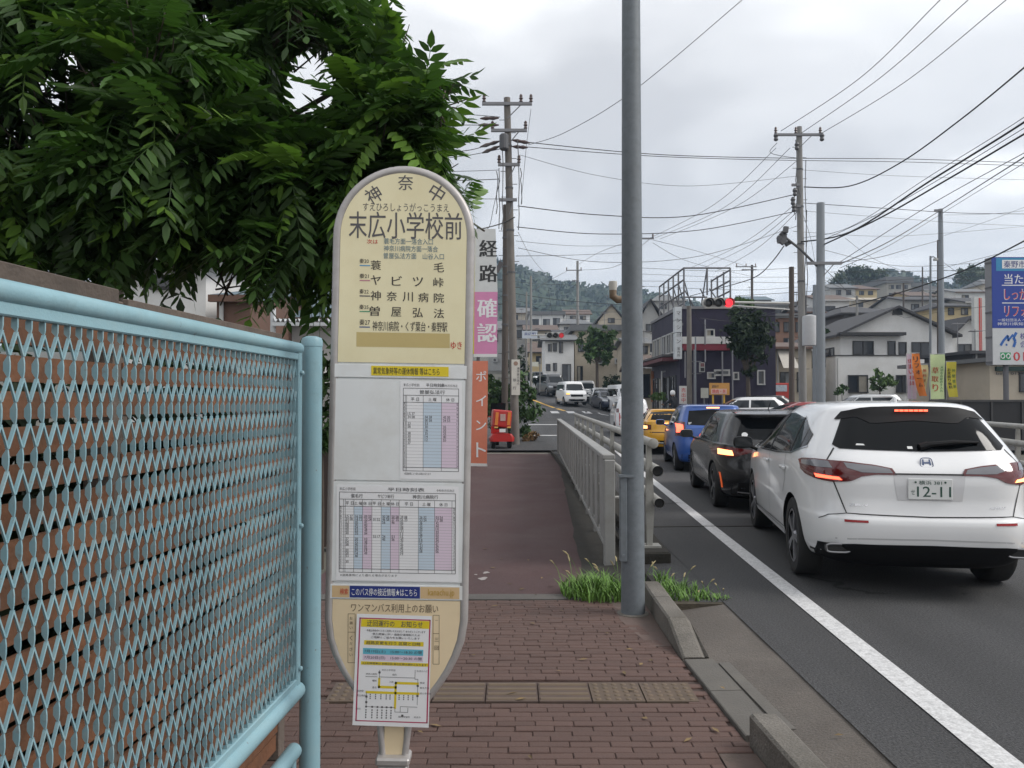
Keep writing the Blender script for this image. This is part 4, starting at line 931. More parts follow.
def wheel_meshes(R_, wd, spokes, rim):
    t = MB(); rx = Matrix.Rotation(R(90), 4, 'Y'); ri = R_ * .70
    t.lathe([(ri, -wd / 2), (R_ * .93, -wd / 2), (R_ * .985, -wd * .42), (R_, -wd * .3), (R_, wd * .3), (R_ * .985, wd * .42), (R_ * .93, wd / 2), (ri, wd / 2), (ri * .985, wd * .4), (ri * .985, -wd * .4)], 36, rx)
    w = MB()
    w.lathe([(.0, wd * .12), (ri * .99, wd * .12), (ri * .99, -wd * .45), (ri * .97, -wd * .45)], 36, rx, 1)
    w.lathe([(ri * .90, wd * .47), (ri * .98, wd * .47), (ri * 1.0, wd * .40), (ri * .98, wd * .2), (ri * .9, wd * .2)], 36, rx, 0, False)
    w.lathe([(.0, wd * .46), (.05, wd * .46), (.065, wd * .38), (.07, wd * .15)], 18, rx, 0)
    for k in range(spokes):
        for e_ in (-.11, .11):
            a = 2 * math.pi * k / spokes; d0 = Vector((0, math.cos(a + e_ * .6), math.sin(a + e_ * .6))); d1 = Vector((0, math.cos(a + e_), math.sin(a + e_)))
            w.beam(d0 * .05 + Vector((wd * .40, 0, 0)), d1 * ri * .94 + Vector((wd * .42, 0, 0)), .03, .026, up=(1, 0, 0))
    return t.mesh('tyre', tyre_m, True), w.mesh('wheel', [rim, blackp], False)
class Car:
    def __init__(s, name, label, cat, tab, pnt, wheels, wr, loc, rz, rim=rim_m, spokes=5, group=None, lowres=False):
        s.t = thing(name, label, cat, loc, rz, group); s.tab = tab; s.w = max(r[1] for r in tab); s.p = pnt
        mb = body_mb(tab, .345 if name == 'white_suv' else 0); s.bvh = BVHTree.FromPolygons([Vector(v) for v in mb.v], mb.f)
        s.body = link('body', carve(mb, [(y, wr) for y in wheels], wr * 1.11, s.w, [pnt, blackp]), s.t)
        tm, wm = wheel_meshes(wr, .21, spokes, rim)
        for y in wheels:
            for sd_ in (-1, 1):
                wo = link('wheel', wm, s.t); wo.location = (sd_ * (s.w - .125), y, wr); wo.rotation_euler = (0, 0, 0 if sd_ > 0 else math.pi)
                link('tyre', tm, wo)
    def hit(s, ax, a, b, off):
        o, d = {'R': (Vector((a, -6, b)), Vector((0, 1, 0))), 'F': (Vector((a, 6, b)), Vector((0, -1, 0))), 'L': (Vector((-6, a, b)), Vector((1, 0, 0))), 'E': (Vector((6, a, b)), Vector((-1, 0, 0))), 'T': (Vector((a, b, 6)), Vector((0, 0, -1)))}[ax]
        h, n, i, q = s.bvh.ray_cast(o, d)
        if h is None: return None
        if n.dot(d) > 0: n = -n
        return h + n * off
    def patch(s, name, mat, ax, bot, top, off=.004, nu=14, nv=6, parent=None, mirror=False, smooth=True):
        "a skin between two polylines given in the view from that side, laid on the body"
        def rs(pl, t):
            f = t * (len(pl) - 1); i = min(int(f), len(pl) - 2); return lerp(pl[i][0], pl[i + 1][0], f - i), lerp(pl[i][1], pl[i + 1][1], f - i)
        rows = []
        for j in range(nv + 1):
            r = []
            for i in range(nu + 1):
                a, b = rs(bot, i / nu), rs(top, i / nu); u, v = lerp(a[0], b[0], j / nv), lerp(a[1], b[1], j / nv)
                h = s.hit(ax, u, v, off)
                if h is None: h = r[-1] if r else (rows[-1][i] if rows else Vector((u, 0, v)))
                r.append(h)
            rows.append(r)
        m = MB(); m.grid(rows); o = m.build(name, mat, parent or s.t, smooth=smooth)
        if mirror:
            flip = {'L': 'E', 'E': 'L'}.get(ax)
            if flip: s.patch(name, mat, flip, bot, top, off, nu, nv, parent)
            else: s.patch(name, mat, ax, [(-a, b) for a, b in bot], [(-a, b) for a, b in top], off, nu, nv, parent)
        return o
    def line(s, name, mat, ax, pts, w=.008, off=.003, mirror=False, parent=None):
        m = MB(); pr = []
        for (a, b) in zip(pts, pts[1:]):
            n = max(2, int(math.dist(a, b) / .08)); pr += [(lerp(a[0], b[0], k / n), lerp(a[1], b[1], k / n)) for k in range(n)]
        pr.append(pts[-1])
        for sg in ((1, -1) if mirror else (1,)):
            rows = []
            for i, p in enumerate(pr):
                q0, q1 = pr[max(0, i - 1)], pr[min(len(pr) - 1, i + 1)]; d = Vector((q1[0] - q0[0], q1[1] - q0[1])); d = Vector((-d.y, d.x)).normalized() * w / 2 if d.length else Vector((0, w / 2))
                axx = ax if sg == 1 else {'L': 'E', 'E': 'L'}.get(ax, ax); m1 = 1 if (ax in 'LE' or sg == 1) else -1
                a, b = s.hit(axx, (p[0] - d.x) * m1, p[1] - d.y, off), s.hit(axx, (p[0] + d.x) * m1, p[1] + d.y, off)
                if a and b: rows.append([a, b])
            if len(rows) > 1: m.grid(rows)
        return m.build(name, mat, parent or s.body) if m.f else None
    def mirror_pair(s, y, z, mat, reach=.17):
        for sd_ in (-1, 1):
            h = s.hit('L' if sd_ < 0 else 'E', y, z - .05, 0) or Vector((sd_ * s.w, y, z))
            m = MB(); c = Vector((h.x + sd_ * reach, y, z + .03)); rows = []
            for (dy, sc) in ((.11, .25), (.09, .65), (.04, .95), (-.03, 1.0), (-.055, .9)):
                rows.append([c + Vector((.115 * sc * math.copysign(abs(math.cos(a)) ** .6, math.cos(a)), dy, .072 * sc * math.copysign(abs(math.sin(a)) ** .6, math.sin(a)))) for a in [2 * math.pi * k / 16 for k in range(17)]])
            m.grid(rows); m.add([v for v in rows[0][:-1]], [tuple(range(16))]); m.add([v for v in rows[-1][:-1]], [tuple(range(16))[::-1]])
            m.tube([Vector((h.x - sd_ * .02, y - .0, z - .07)), Vector((h.x + sd_ * .08, y, z - .02))], .022, 6)
            o = m.build('mirror', mat, s.t, smooth=True)
            g_ = MB(); g_.box((c.x, c.y - .058, c.z), (.19, .006, .11)); g_.build('mirror_glass', glass_w, o)
    def plate(s, x, z, ax, mat=plate_w, top=None, bot=None, y=None, kana=None):
        h = s.hit(ax, x, z, .012); sg = -1 if ax == 'R' else 1
        yy_ = h.y + sg * .004
        m = MB(); m.box((x, yy_, z), (.33, .008, .165)); o = m.build('number_plate', mat, s.t, bevel=.003)
        if bot:
            fn = lambda u, v: Vector((x + u * -sg, yy_ + sg * .0052, z + v)); m = MB()
            text(m, top, -.085, .035, .085, .068, fn, .02); text(m, bot, -.10, -.060, .15, .022, fn, .012); text(m, kana, -.145, -.045, -.115, -.005, fn, .01)
            for u in (-.11, .11): m.lathe([(.008, 0), (.008, .004)], 10, Matrix.Translation(fn(u, .055)) @ Matrix.Rotation(R(90), 4, 'X'))
            m.build('plate_print', plate_g, o)
        else:
            fn = lambda u, v: Vector((x + u * -sg, yy_ + sg * .0052, z + v)); m = MB(); m.quad(fn(-.10, -.055), fn(.14, -.055), fn(.14, .02), fn(-.10, .02)); 
        return o
    def lit(s, name, mat, ax, x0, z0, x1, z1, off=.010, parent=None, mirror=True, nu=8):
        return s.patch(name, mat, ax, [(x0, z0), (x1, z0)], [(x0, z1), (x1, z1)], off, nu, 2, parent, mirror)
def mk(L, Wd, H, hood, ws, rl, zh=.80, zc=1.0, tum=.15, n=5.5, n2=5.0, clr=.2, rsp=0.0):
    r, f, w = -L / 2, L / 2, Wd / 2
    t = [(clr, w * .86, r + .16, f - .16, n), (clr + .05, w * .95, r + .07, f - .07, n), (.36, w * .985, r + .015, f - .015, n), (.5, w, r, f, n), (.62, w, r + .006, f - .004, n),
         (lerp(.62, zh, .6), w * .999, r + .03, f - .02, n), (zh, w * .995, r + .04, f - .07, n), (lerp(zh, zc, .5), w * .985, r + .05, f - .30 * hood - .07, n), (zc - .02, w * .965, r + .065, f - .8 * hood, n),
         (zc, w * .955, r + .07, f - hood, n2), (lerp(zc, H, .25), w * .955 - tum * .25, r + .08 + rl * .22, f - hood - ws * .30, n2), (lerp(zc, H, .55), w * .955 - tum * .6, r + .08 + rl * .55, f - hood - ws * .63, n2),
         (H - .09, w * .955 - tum, r + .08 + rl - rsp, f - hood - ws * .95, n2), (H - .035, w * .955 - tum - .05, r + .10 + rl - rsp, f - hood - ws * 1.1, n2), (H - .01, (w - tum) * .72, r + .25 + rl, f - hood - ws * 1.25, n2), (H, (w - tum) * .35, r + .7 + rl, f - hood - ws * 1.5, n2)]
    return t
HEAD = math.atan(.052)
QH = .11
def place_rear(px_x, Y, axle_to_c): return (px_x + math.sin(QH) * axle_to_c, Y + math.cos(QH) * axle_to_c, 0)
# --- white SUV, nearest
wt = paint('white', (.78, .785, .79), 0, .3)
tab = [(.24, .78, -2.05, 2.05, 5), (.28, .86, -2.13, 2.15, 5.2), (.36, .895, -2.20, 2.22, 5.4), (.44, .905, -2.245, 2.25, 5.6), (.56, .912, -2.265, 2.26, 5.6), (.635, .912, -2.26, 2.25, 5.6), (.68, .910, -2.235, 2.24, 5.6), (.80, .910, -2.215, 2.22, 5.6),
       (.92, .908, -2.215, 2.1, 5.6), (1.0, .904, -2.205, 1.95, 5.6), (1.06, .896, -2.175, 1.6, 5.4), (1.12, .88, -2.125, 1.2, 5.2), (1.18, .855, -2.065, 1.0, 5), (1.28, .805, -1.975, .78, 4.8), (1.38, .75, -1.885, .56, 4.6), (1.47, .695, -1.80, .35, 4.4),
       (1.53, .64, -1.765, .15, 4.2), (1.565, .57, -1.68, 0, 4), (1.585, .46, -1.5, -.15, 3.6), (1.598, .22, -1.0, -.35, 3)]
c = Car('white_suv', 'white SUV at the tail of the queue with its brake lights on, nearest the camera', 'car', tab, wt, (-1.315, 1.34), .355, (3.70, 8.42, 0), -.168, rim_m)
c.patch('rear_window', glass_c, 'R', [(-.665, 1.225), (-.62, 1.195), (0, 1.180), (.62, 1.195), (.665, 1.225)], [(-.52, 1.50), (-.40, 1.525), (0, 1.54), (.40, 1.525), (.52, 1.50)], .006, 28, 10)
sp = c.patch('spoiler_shade', blackp, 'R', [(-.60, 1.43), (-.44, 1.455), (-.34, 1.40), (0, 1.425), (.34, 1.40), (.44, 1.455), (.60, 1.43)], [(-.535, 1.50), (-.40, 1.53), (-.3, 1.54), (0, 1.545), (.3, 1.54), (.40, 1.53), (.535, 1.50)], .010, 28, 4)
for k in range(7):
    u = -.115 + k * .0385; m = MB(); h = c.hit('R', u, 1.508, .018); m.box(h, (.029, .012, .016)); m.build('brake_light', lamp_lit, sp)
for sd_ in (-1, 1):
    q = lambda pts: [(sd_ * a, b) for a, b in pts]
    lm = c.patch('tail_light', lamp_red, 'R', q([(.872, 1.0), (.855, .965), (.80, .94), (.70, .93), (.58, .945), (.50, .985), (.40, 1.0), (.24, 1.0)]), q([(.872, 1.075), (.855, 1.095), (.80, 1.105), (.70, 1.10), (.58, 1.095), (.50, 1.085), (.40, 1.075), (.27, 1.05)]), .008, 24, 6)
    c.patch('lamp_lens', lamp_clear, 'R', q([(.60, 1.045), (.50, 1.015), (.40, 1.013), (.27, 1.013)]), q([(.62, 1.085), (.50, 1.075), (.40, 1.065), (.29, 1.045)]), .011, 12, 3, lm)
    c.patch('lamp_lens', lamp_clear, 'R', q([(.862, 1.045), (.80, 1.04), (.70, 1.04)]), q([(.862, 1.078), (.80, 1.095), (.72, 1.092)]), .011, 10, 3, lm)
    c.patch('lit_strip', lamp_lit if sd_ < 0 else lamp_hot, 'R', q([(.80, .957), (.64, .950)]), q([(.81, .985), (.66, .972)]), .013, 8, 2, lm)
    c.patch('reflector', refl, 'R', q([(.64, .618), (.47, .618)]), q([(.64, .636), (.47, .636)]), .006, 6, 1)
    h = c.hit('R', sd_ * .68, .40, 0); m = MB(); ol = [(.092 * math.copysign(abs(math.cos(a)) ** .5, math.cos(a)), .034 * math.copysign(abs(math.sin(a)) ** .5, math.sin(a))) for a in [2 * math.pi * k / 24 for k in range(24)]]
    m.tube([Vector((h.x + u, h.y - .035 + abs(u) * .05,   .395 + v)) for u, v in ol] + [Vector((h.x + ol[0][0], h.y - .030, .385))], .009, 6, False)
    ex = m.build('exhaust_trim', M('chrome_dull', (.26, .26, .27), .35, .9, var=0), c.t, smooth=True); m = MB(); m.prism(ol, lambda u, v: Vector((h.x + u, h.y - .033, .385 + v)), lambda u, v: Vector((h.x + u, h.y + .06, .385 + v))); m.build('exhaust_opening', dark_m, ex)
c.patch('bumper_insert', blackp, 'R', [(-.80, .335), (-.4, .325), (0, .32), (.4, .325), (.80, .335)], [(-.80, .42), (-.56, .445), (0, .452), (.56, .445), (.80, .42)], .005, 24, 4)
for sd_ in (-1, 1): c.line('bumper_gap', gapm, 'R', [(sd_ * .62, .685), (sd_ * .74, .66), (sd_ * .80, .62)], .006)
c.line('bumper_crease', M('paint_white_crease', (.50, .50, .51), .4, var=0), 'R', [(-.70, .475), (-.5, .49), (0, .496), (.5, .49), (.70, .475)], .012)  # grey line painted for the shading of a bumper crease
c.patch('plate_recess', M('paint_white_recess', (.62, .62, .63), .35, var=0, coat=.6), 'R', [(-.24, .80), (.24, .80)], [(-.27, 1.005), (.27, 1.005)], .003, 10, 4)  # flat patch, the shade of the recess is put into its duller white
c.line('garnish_line', gapm, 'R', [(-.26, 1.008), (.26, 1.008)], .012, .008)
c.plate(0, .895, 'R', plate_w, '横浜 381', '12-11', kana='せ')
c.line('hatch_gap', gapm, 'R', [(-.66, 1.20), (-.73, 1.10), (-.70, .93), (-.62, .685), (0, .672), (.62, .685), (.70, .93), (.73, 1.10), (.66, 1.20)], .009)
m = MB(); h = c.hit('R', 0, 1.10, .006); fn = lambda u, v: Vector((u, h.y - .004 + v * .45, 1.10 + v))
for sx in (-1, 1): m.quad(fn(sx * .030, .026), fn(sx * .018, .026), fn(sx * .020, -.026), fn(sx * .034, -.026))
m.quad(fn(-.02, -.007), fn(.02, -.007), fn(.02, .005), fn(-.02, .005)); ol = [(.046 * math.copysign(abs(math.cos(a)) ** .5, math.cos(a)), .037 * math.copysign(abs(math.sin(a)) ** .5, math.sin(a))) for a in [2 * math.pi * k / 20 for k in range(21)]]
m.tube([fn(u * (1 - v * 2.5), v) for u, v in ol], .004, 5, False); m.build('emblem', M('emblem_blue_chrome', (.10, .13, .22), .2, .6, var=0), c.t)
fnr = lambda u, v: (c.hit('R', u, v, .005) or Vector((u, -2.2, v)))
m = MB(); text(m, 'ZR-V', -.60, .745, -.46, .765, fnr, .02); m.build('badge', chrome, c.t); m = MB(); text(m, 'e:HEV', .44, .745, .56, .763, fnr, .02); m.build('badge', chrome, c.t)
m = MB(); a, b = c.hit('R', .05, 1.225, .02), c.hit('R', .44, 1.245, .02); m.tube([a, lerp(a, b, .5) + Vector((0, -.02, .012)), b], [.024, .020, .010], 8); m.tube([c.hit('R', -.02, 1.21, .012), a], .03, 8); m.build('rear_wiper', blackp, c.t, smooth=True)
m = MB(); m.quad(*[c.hit('R', u, v, .009) for u, v in ((-.11, 1.198), (-.07, 1.198), (-.07, 1.218), (-.11, 1.218))]); m.quad(*[c.hit('R', u, v, .009) for u, v in ((-.50, 1.222), (-.43, 1.222), (-.44, 1.234), (-.49, 1.236))]); m.build('window_sticker', plate_w, c.t)
side_b = [(-1.62, 1.20), (-1.25, 1.125), (-.5, 1.085), (.3, 1.065), (.98, 1.06)]; side_t = [(-1.60, 1.30), (-1.15, 1.43), (-.45, 1.475), (.15, 1.445), (.92, 1.10)]
c.patch('side_window', glass_c, 'L', side_b, side_t, .005, 30, 6, mirror=True)
c.line('window_trim', chrome, 'L', [(-1.64, 1.195), (-1.25, 1.112), (-.5, 1.075), (.3, 1.055), (1.0, 1.05)], .014, .006, True)
c.line('window_pillar', blackp, 'L', [(-1.22, 1.12), (-1.10, 1.44)], .05, .007, True); c.line('window_pillar', blackp, 'L', [(-.14, 1.07), (-.22, 1.47)], .07, .007, True)
for pts in ([(-.10, 1.07), (-.12, .7), (-.10, .36)], [(.92, 1.05), (1.0, .75), (.93, .40)], [(-1.02, 1.10), (-1.05, .85), (-.95, .72)], [(-.95, .38), (.93, .36)]): c.line('door_gap', gapm, 'L', pts, .008, .003, True)
for yv in (-.98, .02):
    for sd_ in (-1, 1):
        h = c.hit('L' if sd_ < 0 else 'E', yv, .955, .018); m = MB(); m.box(h, (.03, .20, .035)); m.build('door_handle', wt, c.t, bevel=.012, seg=2)
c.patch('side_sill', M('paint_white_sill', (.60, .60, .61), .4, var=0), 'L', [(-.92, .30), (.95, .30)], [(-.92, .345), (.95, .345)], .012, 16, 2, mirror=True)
c.mirror_pair(.86, 1.07, blackp)
m = MB(); h = c.hit('T', 0, -1.30, 0); m.prism([(-.09, 0), (.13, 0), (.02, .028), (-.06, .055), (-.09, .05)], lambda u, v: Vector((-.012, h.y + u, h.z - .008 + v)), lambda u, v: Vector((.012, h.y + u, h.z - .008 + v))); m.build('antenna_fin', wt, c.t, bevel=.008)
# --- black hatchback
bk = M('paint_black', (.010, .010, .012), .25, var=.03, coat=.45)
tb_ = mk(4.37, 1.78, 1.46, 1.15, .78, .34, .78, .98, .17, rsp=.10)
c = Car('black_hatchback', 'glossy black hatchback with brake lights on, second from the back of the queue', 'car', tb_, bk, (-1.38, 1.26), .335, place_rear(3.90, 11.75, 1.38), -QH, rim_d)
c.patch('rear_window', glass_c, 'R', [(-.62, 1.06), (0, 1.035), (.62, 1.06)], [(-.50, 1.34), (0, 1.365), (.50, 1.34)], .005, 16, 6)
c.patch('side_window', glass_c, 'L', [(-1.30, 1.10), (-.6, 1.01), (.2, .985), (.80, .98)], [(-1.15, 1.24), (-.55, 1.345), (.0, 1.34), (.72, 1.02)], .005, 22, 5, mirror=True)
c.line('window_trim', chrome, 'L', [(-1.3, 1.09), (-.6, 1.0), (.2, .975), (.82, .97)], .010, .005, True); c.line('window_pillar', blackp, 'L', [(-.2, 1.0), (-.3, 1.34)], .06, .007, True)
for pts in ([(-.15, .98), (-.15, .34)], [(.88, .96), (.85, .36)], [(-.98, 1.04), (-.92, .66)], [(-.92, .33), (.86, .31)]): c.line('door_gap', gapm, 'L', pts, .007, .003, True)
for sd_ in (-1, 1):
    q = lambda pts: [(sd_ * a, b) for a, b in pts]
    lm = c.patch('tail_light', lamp_red, 'R', q([(.872, .80), (.72, .78), (.55, .83), (.42, .865)]), q([(.872, .93), (.72, .935), (.55, .915), (.42, .895)]), .007, 14, 4)
    c.patch('lit_strip', lamp_hot, 'R', q([(.83, .82), (.66, .815)]), q([(.83, .90), (.68, .885)]), .011, 6, 3, lm)
    c.patch('reflector', M('reflector_orange', (.55, .09, .02), .3, var=0, emit=.35), 'R', q([(.80, .34), (.785, .34)]), q([(.83, .56), (.815, .56)]), .006, 2, 4)  # bumper reflectors given a faint glow of their own, not lamps
m = MB(); h = c.hit('R', 0, 1.385, .01); m.box(h, (.30, .012, .02)); m.build('brake_light', lamp_hot, c.t)
m = MB()
m.grid([[Vector((u, (c.hit('R', u * .95, 1.385, 0).y) - o, z)) for u in [-.6 + .1 * k for k in range(13)]] for o, z in ((-.25, 1.435), (.0, 1.43), (.16, 1.405), (.16, 1.39), (-.02, 1.37))]); m.build('spoiler', bk, c.t, smooth=True)
c.patch('bumper_insert', blackp, 'R', [(-.7, .27), (0, .26), (.7, .27)], [(-.7, .44), (0, .46), (.7, .44)], .005, 14, 3)
c.plate(0, .72, 'R'); c.mirror_pair(.70, .99, bk)
m = MB(); m.tube([Vector((0, -1.15, 1.44)), Vector((0, -1.35, 1.58))], [.008, .004], 5); m.build('antenna', blackp, c.t)
c.patch('diffuser_trim', chrome, 'R', [(-.62, .295), (-.46, .285)], [(-.62, .315), (-.46, .305)], .012, 5, 1, mirror=True)
m = MB(); m.lathe([(.045, 0), (.045, .004)], 14, Matrix.Translation(c.hit('R', -.50, 1.10, .008)) @ Matrix.Rotation(R(60), 4, 'X')); m.build('window_sticker', plate_w, c.t)
m = MB(); h = c.hit('R', -.02, 1.14, .02); m.box(h, (.10, .01, .05)); m.build('lamp_reflection_sticker', refl, c.t)  # red lamp reflection in the window, painted as a small flat box
# --- blue compact
bl = paint('blue', (.014, .085, .36), .1, .3)
c = Car('blue_hatchback', 'bright blue compact car with red tail lights between the black hatchback and the yellow car', 'car', mk(4.05, 1.695, 1.52, .95, .80, .30, .80, 1.0, .16, rsp=.08), bl, (-1.33, 1.25), .31, place_rear(4.55, 17.9, 1.33), -QH, rim_m)
c.patch('rear_window', glass_c, 'R', [(-.58, 1.06), (0, 1.04), (.58, 1.06)], [(-.52, 1.37), (0, 1.40), (.52, 1.37)], .005, 12, 5)
c.patch('side_window', glass_c, 'L', [(-1.45, 1.12), (-.6, 1.02), (.9, .98)], [(-1.35, 1.30), (-.55, 1.41), (.82, 1.03)], .005, 18, 5, mirror=True)
for sd_ in (-1, 1):
    q = lambda pts: [(sd_ * a, b) for a, b in pts]
    lm = c.patch('tail_light', lamp_red, 'R', q([(.81, .80), (.62, .84)]), q([(.78, 1.14), (.62, 1.12)]), .007, 8, 6)
    c.patch('lit_strip', lamp_lit, 'R', q([(.79, .88), (.66, .90)]), q([(.78, 1.08), (.66, 1.06)]), .011, 5, 4, lm)
m = MB(); m.box(c.hit('R', 0, 1.44, .01), (.28, .012, .025)); m.build('brake_light', lamp_hot, c.t)
c.patch('bumper_insert', blackp, 'R', [(-.7, .26), (.7, .26)], [(-.7, .40), (.7, .40)], .005, 10, 2); c.plate(0, .78, 'R'); c.mirror_pair(.75, 1.02, bl)
c.line('window_pillar', bl, 'L', [(-.2, 1.02), (-.3, 1.4)], .07, .007, True)
m = MB(); m.tube([Vector((0, -1.0, 1.51)), Vector((0, -1.2, 1.66))], [.008, .004], 5); m.build('antenna', blackp, c.t)
m = MB(); m.box(c.hit('R', -.52, 1.09, .008), (.07, .008, .05)); m.build('window_sticker', plate_w, c.t)
# --- yellow compact
yl = paint('yellow', (.72, .36, .015), 0, .32)
c = Car('yellow_hatchback', 'bright yellow small car with dark rear window ahead of the blue car', 'car', mk(3.7, 1.66, 1.35, .85, .75, .42, .80, .99, .17), yl, (-1.25, 1.2), .30, (4.80 + .1, 23.6 + 1.25, 0), -QH, rim_m)
c.patch('rear_window', glass_c, 'R', [(-.70, 1.03), (0, 1.0), (.70, 1.03)], [(-.55, 1.25), (0, 1.28), (.55, 1.25)], .005, 12, 5)
c.patch('side_window', glass_c, 'L', [(-1.3, 1.05), (.85, .97)], [(-1.15, 1.23), (.1, 1.25)], .005, 14, 4, mirror=True)
for sd_ in (-1, 1):
    q = lambda pts: [(sd_ * a, b) for a, b in pts]
    lm = c.patch('tail_light', lamp_red, 'R', q([(.80, .72), (.58, .74)]), q([(.79, .90), (.58, .88)]), .007, 8, 4); c.patch('lit_strip', lamp_hot, 'R', q([(.79, .76), (.68, .77)]), q([(.78, .86), (.68, .85)]), .011, 4, 3, lm)
c.line('hatch_gap', gapm, 'R', [(-.62, .66), (.62, .66)], .025); c.plate(.12, .56, 'R', plate_y); c.patch('bumper_insert', blackp, 'R', [(-.7, .22), (.7, .22)], [(-.7, .42), (.7, .42)], .005, 10, 2); c.patch('bumper_trim', plate_w, 'R', [(-.6, .34), (.6, .34)], [(-.6, .37), (.6, .37)], .012, 10, 1)
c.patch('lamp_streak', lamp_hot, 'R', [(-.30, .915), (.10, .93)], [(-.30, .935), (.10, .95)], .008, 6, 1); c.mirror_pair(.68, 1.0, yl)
# --- small white and red van, hidden by the pole
c = Car('small_van', 'white and red small van heading the queue, half hidden by the pole', 'van', mk(3.4, 1.40, 1.50, .35, .5, .12, .85, 1.02, .10, n=7, n2=7), wt, (-1.15, 1.2), .28, (4.82, 32.2, gz(4.6, 31)), -HEAD, rim_m)
c.patch('rear_window', glass_c, 'R', [(-.42, 1.12), (.42, 1.12)], [(-.38, 1.38), (.38, 1.38)], .005, 6, 4); c.patch('red_band', paint('red', (.42, .02, .025)), 'R', [(-.66, .32), (.66, .32)], [(-.66, .92), (.66, .92)], .006, 10, 4)
c.lit('tail_light', lamp_red, 'R', .54, .94, .63, 1.10); c.patch('side_window', glass_c, 'L', [(-1.3, 1.1), (1.1, 1.1)], [(-1.3, 1.35), (.85, 1.35)], .005, 10, 4, mirror=True)

# --- oncoming and parked vehicles
def oncoming(name, label, cat, tab, pnt, wheels, wr, X, Y, rz, belt, top, hood, grille=True, plate=True, zl=.72, side=True, hl=headl):
    c = Car(name, label, cat, tab, pnt, wheels, wr, (X, Y, gz(X, Y) + .01), rz, rim_m, group=None); w = c.w
    c.patch('windscreen', glass_w, 'F', [(-w * .80, belt), (0, belt - .02), (w * .80, belt)], [(-w * .66, top), (0, top + .02), (w * .66, top)], .005, 12, 5)
    if side:
        L0 = tab[3][2]; c.patch('side_window', glass_c, 'L', [(L0 + .35, belt + .03), (-L0 - hood - .25, belt)], [(L0 + .5, top), (-L0 - hood - .65, top - .02)], .005, 14, 4, mirror=True)
    for sd_ in (-1, 1): c.patch('headlight', hl, 'F', [(sd_ * w * .93, zl - .05), (sd_ * w * .58, zl - .06)], [(sd_ * w * .92, zl + .09), (sd_ * w * .58, zl + .05)], .007, 6, 3)
    if grille: c.patch('grille', blackp, 'F', [(-w * .52, zl - .12), (w * .52, zl - .12)], [(-w * .55, zl + .04), (w * .55, zl + .04)], .006, 8, 2); c.patch('lower_grille', blackp, 'F', [(-w * .7, .28), (w * .7, .28)], [(-w * .7, .43), (w * .7, .43)], .006, 8, 2)
    if plate: c.plate(0, .50, 'F')
    c.mirror_pair(-tab[3][2] - hood - .45, belt, pnt); return c
FA = math.pi
def hd(y): return math.atan((cen(y + 2) - cen(y - 2)) / 4)
box = lambda L, Wd, H, hood=.45, ws=.55: mk(L, Wd, H, hood, ws, .10, .85, 1.05, .11, n=7, n2=6.5)
silver = paint('silver', (.46, .47, .48), .5, .3); greyp = paint('grey', (.09, .095, .10), .3, .3); navy = paint('navy', (.02, .03, .06), .2, .3); redp = paint('red_dark', (.26, .02, .022), .1, .3)
v = oncoming('white_minivan', 'white minivan with a black grille at the zebra crossing, facing the camera', 'van', box(3.8, 1.67, 1.72), wt, (-1.2, 1.2), .30, 4.3, 57.0, FA - hd(57), 1.06, 1.50, .4)
v.lit('turn_signal', M('lamp_amber', (1, .5, .05), .4, var=0, emit=.9), 'F', .52, .76, .74, .84, mirror=False)
oncoming('grey_minivan', 'dark grey minivan behind the white minivan on the hill road', 'van', box(4.4, 1.7, 1.85), greyp, (-1.4, 1.4), .32, 3.35, 67.5, FA - hd(67) + .08, 1.1, 1.6, .45)
oncoming('white_sedan', 'white car squeezed between the grey minivan and the black SUV', 'car', mk(4.3, 1.7, 1.5, 1.0, .8, .6), wt, (-1.3, 1.3), .31, 2.75, 72.5, FA - hd(72) + .1, 1.0, 1.35, 1.0)
oncoming('black_suv', 'black SUV farthest up the curving road', 'car', mk(4.4, 1.8, 1.6, 1.0, .7, .35, .9, 1.05), greyp, (-1.3, 1.35), .34, 2.6, 80, FA - hd(80) + .05, 1.08, 1.45, 1.0)
oncoming('silver_minivan', 'pale silver minivan just behind the white minivan at the crossing', 'van', box(4.4, 1.69, 1.75), silver, (-1.4, 1.4), .31, 6.2, 66, FA, 1.08, 1.52, .5)
oncoming('silver_wagon', 'silver compact with dark windscreen in the middle of the side queue', 'car', mk(4.0, 1.68, 1.55, .8, .8, .3), silver, (-1.25, 1.25), .30, 7.0, 61.5, FA, 1.02, 1.38, .8)
oncoming('navy_sedan', 'dark navy car between the silver compact and the white box van', 'car', mk(4.4, 1.74, 1.47, 1.1, .8, .7), navy, (-1.35, 1.35), .31, 6.95, 56.8, FA + .12, .98, 1.32, 1.1)
oncoming('white_van', 'white box van beside the hedge, partly behind the grey pole', 'van', box(4.6, 1.69, 1.98, .5, .55), wt, (-1.4, 1.45), .32, 7.72, 54.2, FA + .12, 1.15, 1.68, .5, grille=False)
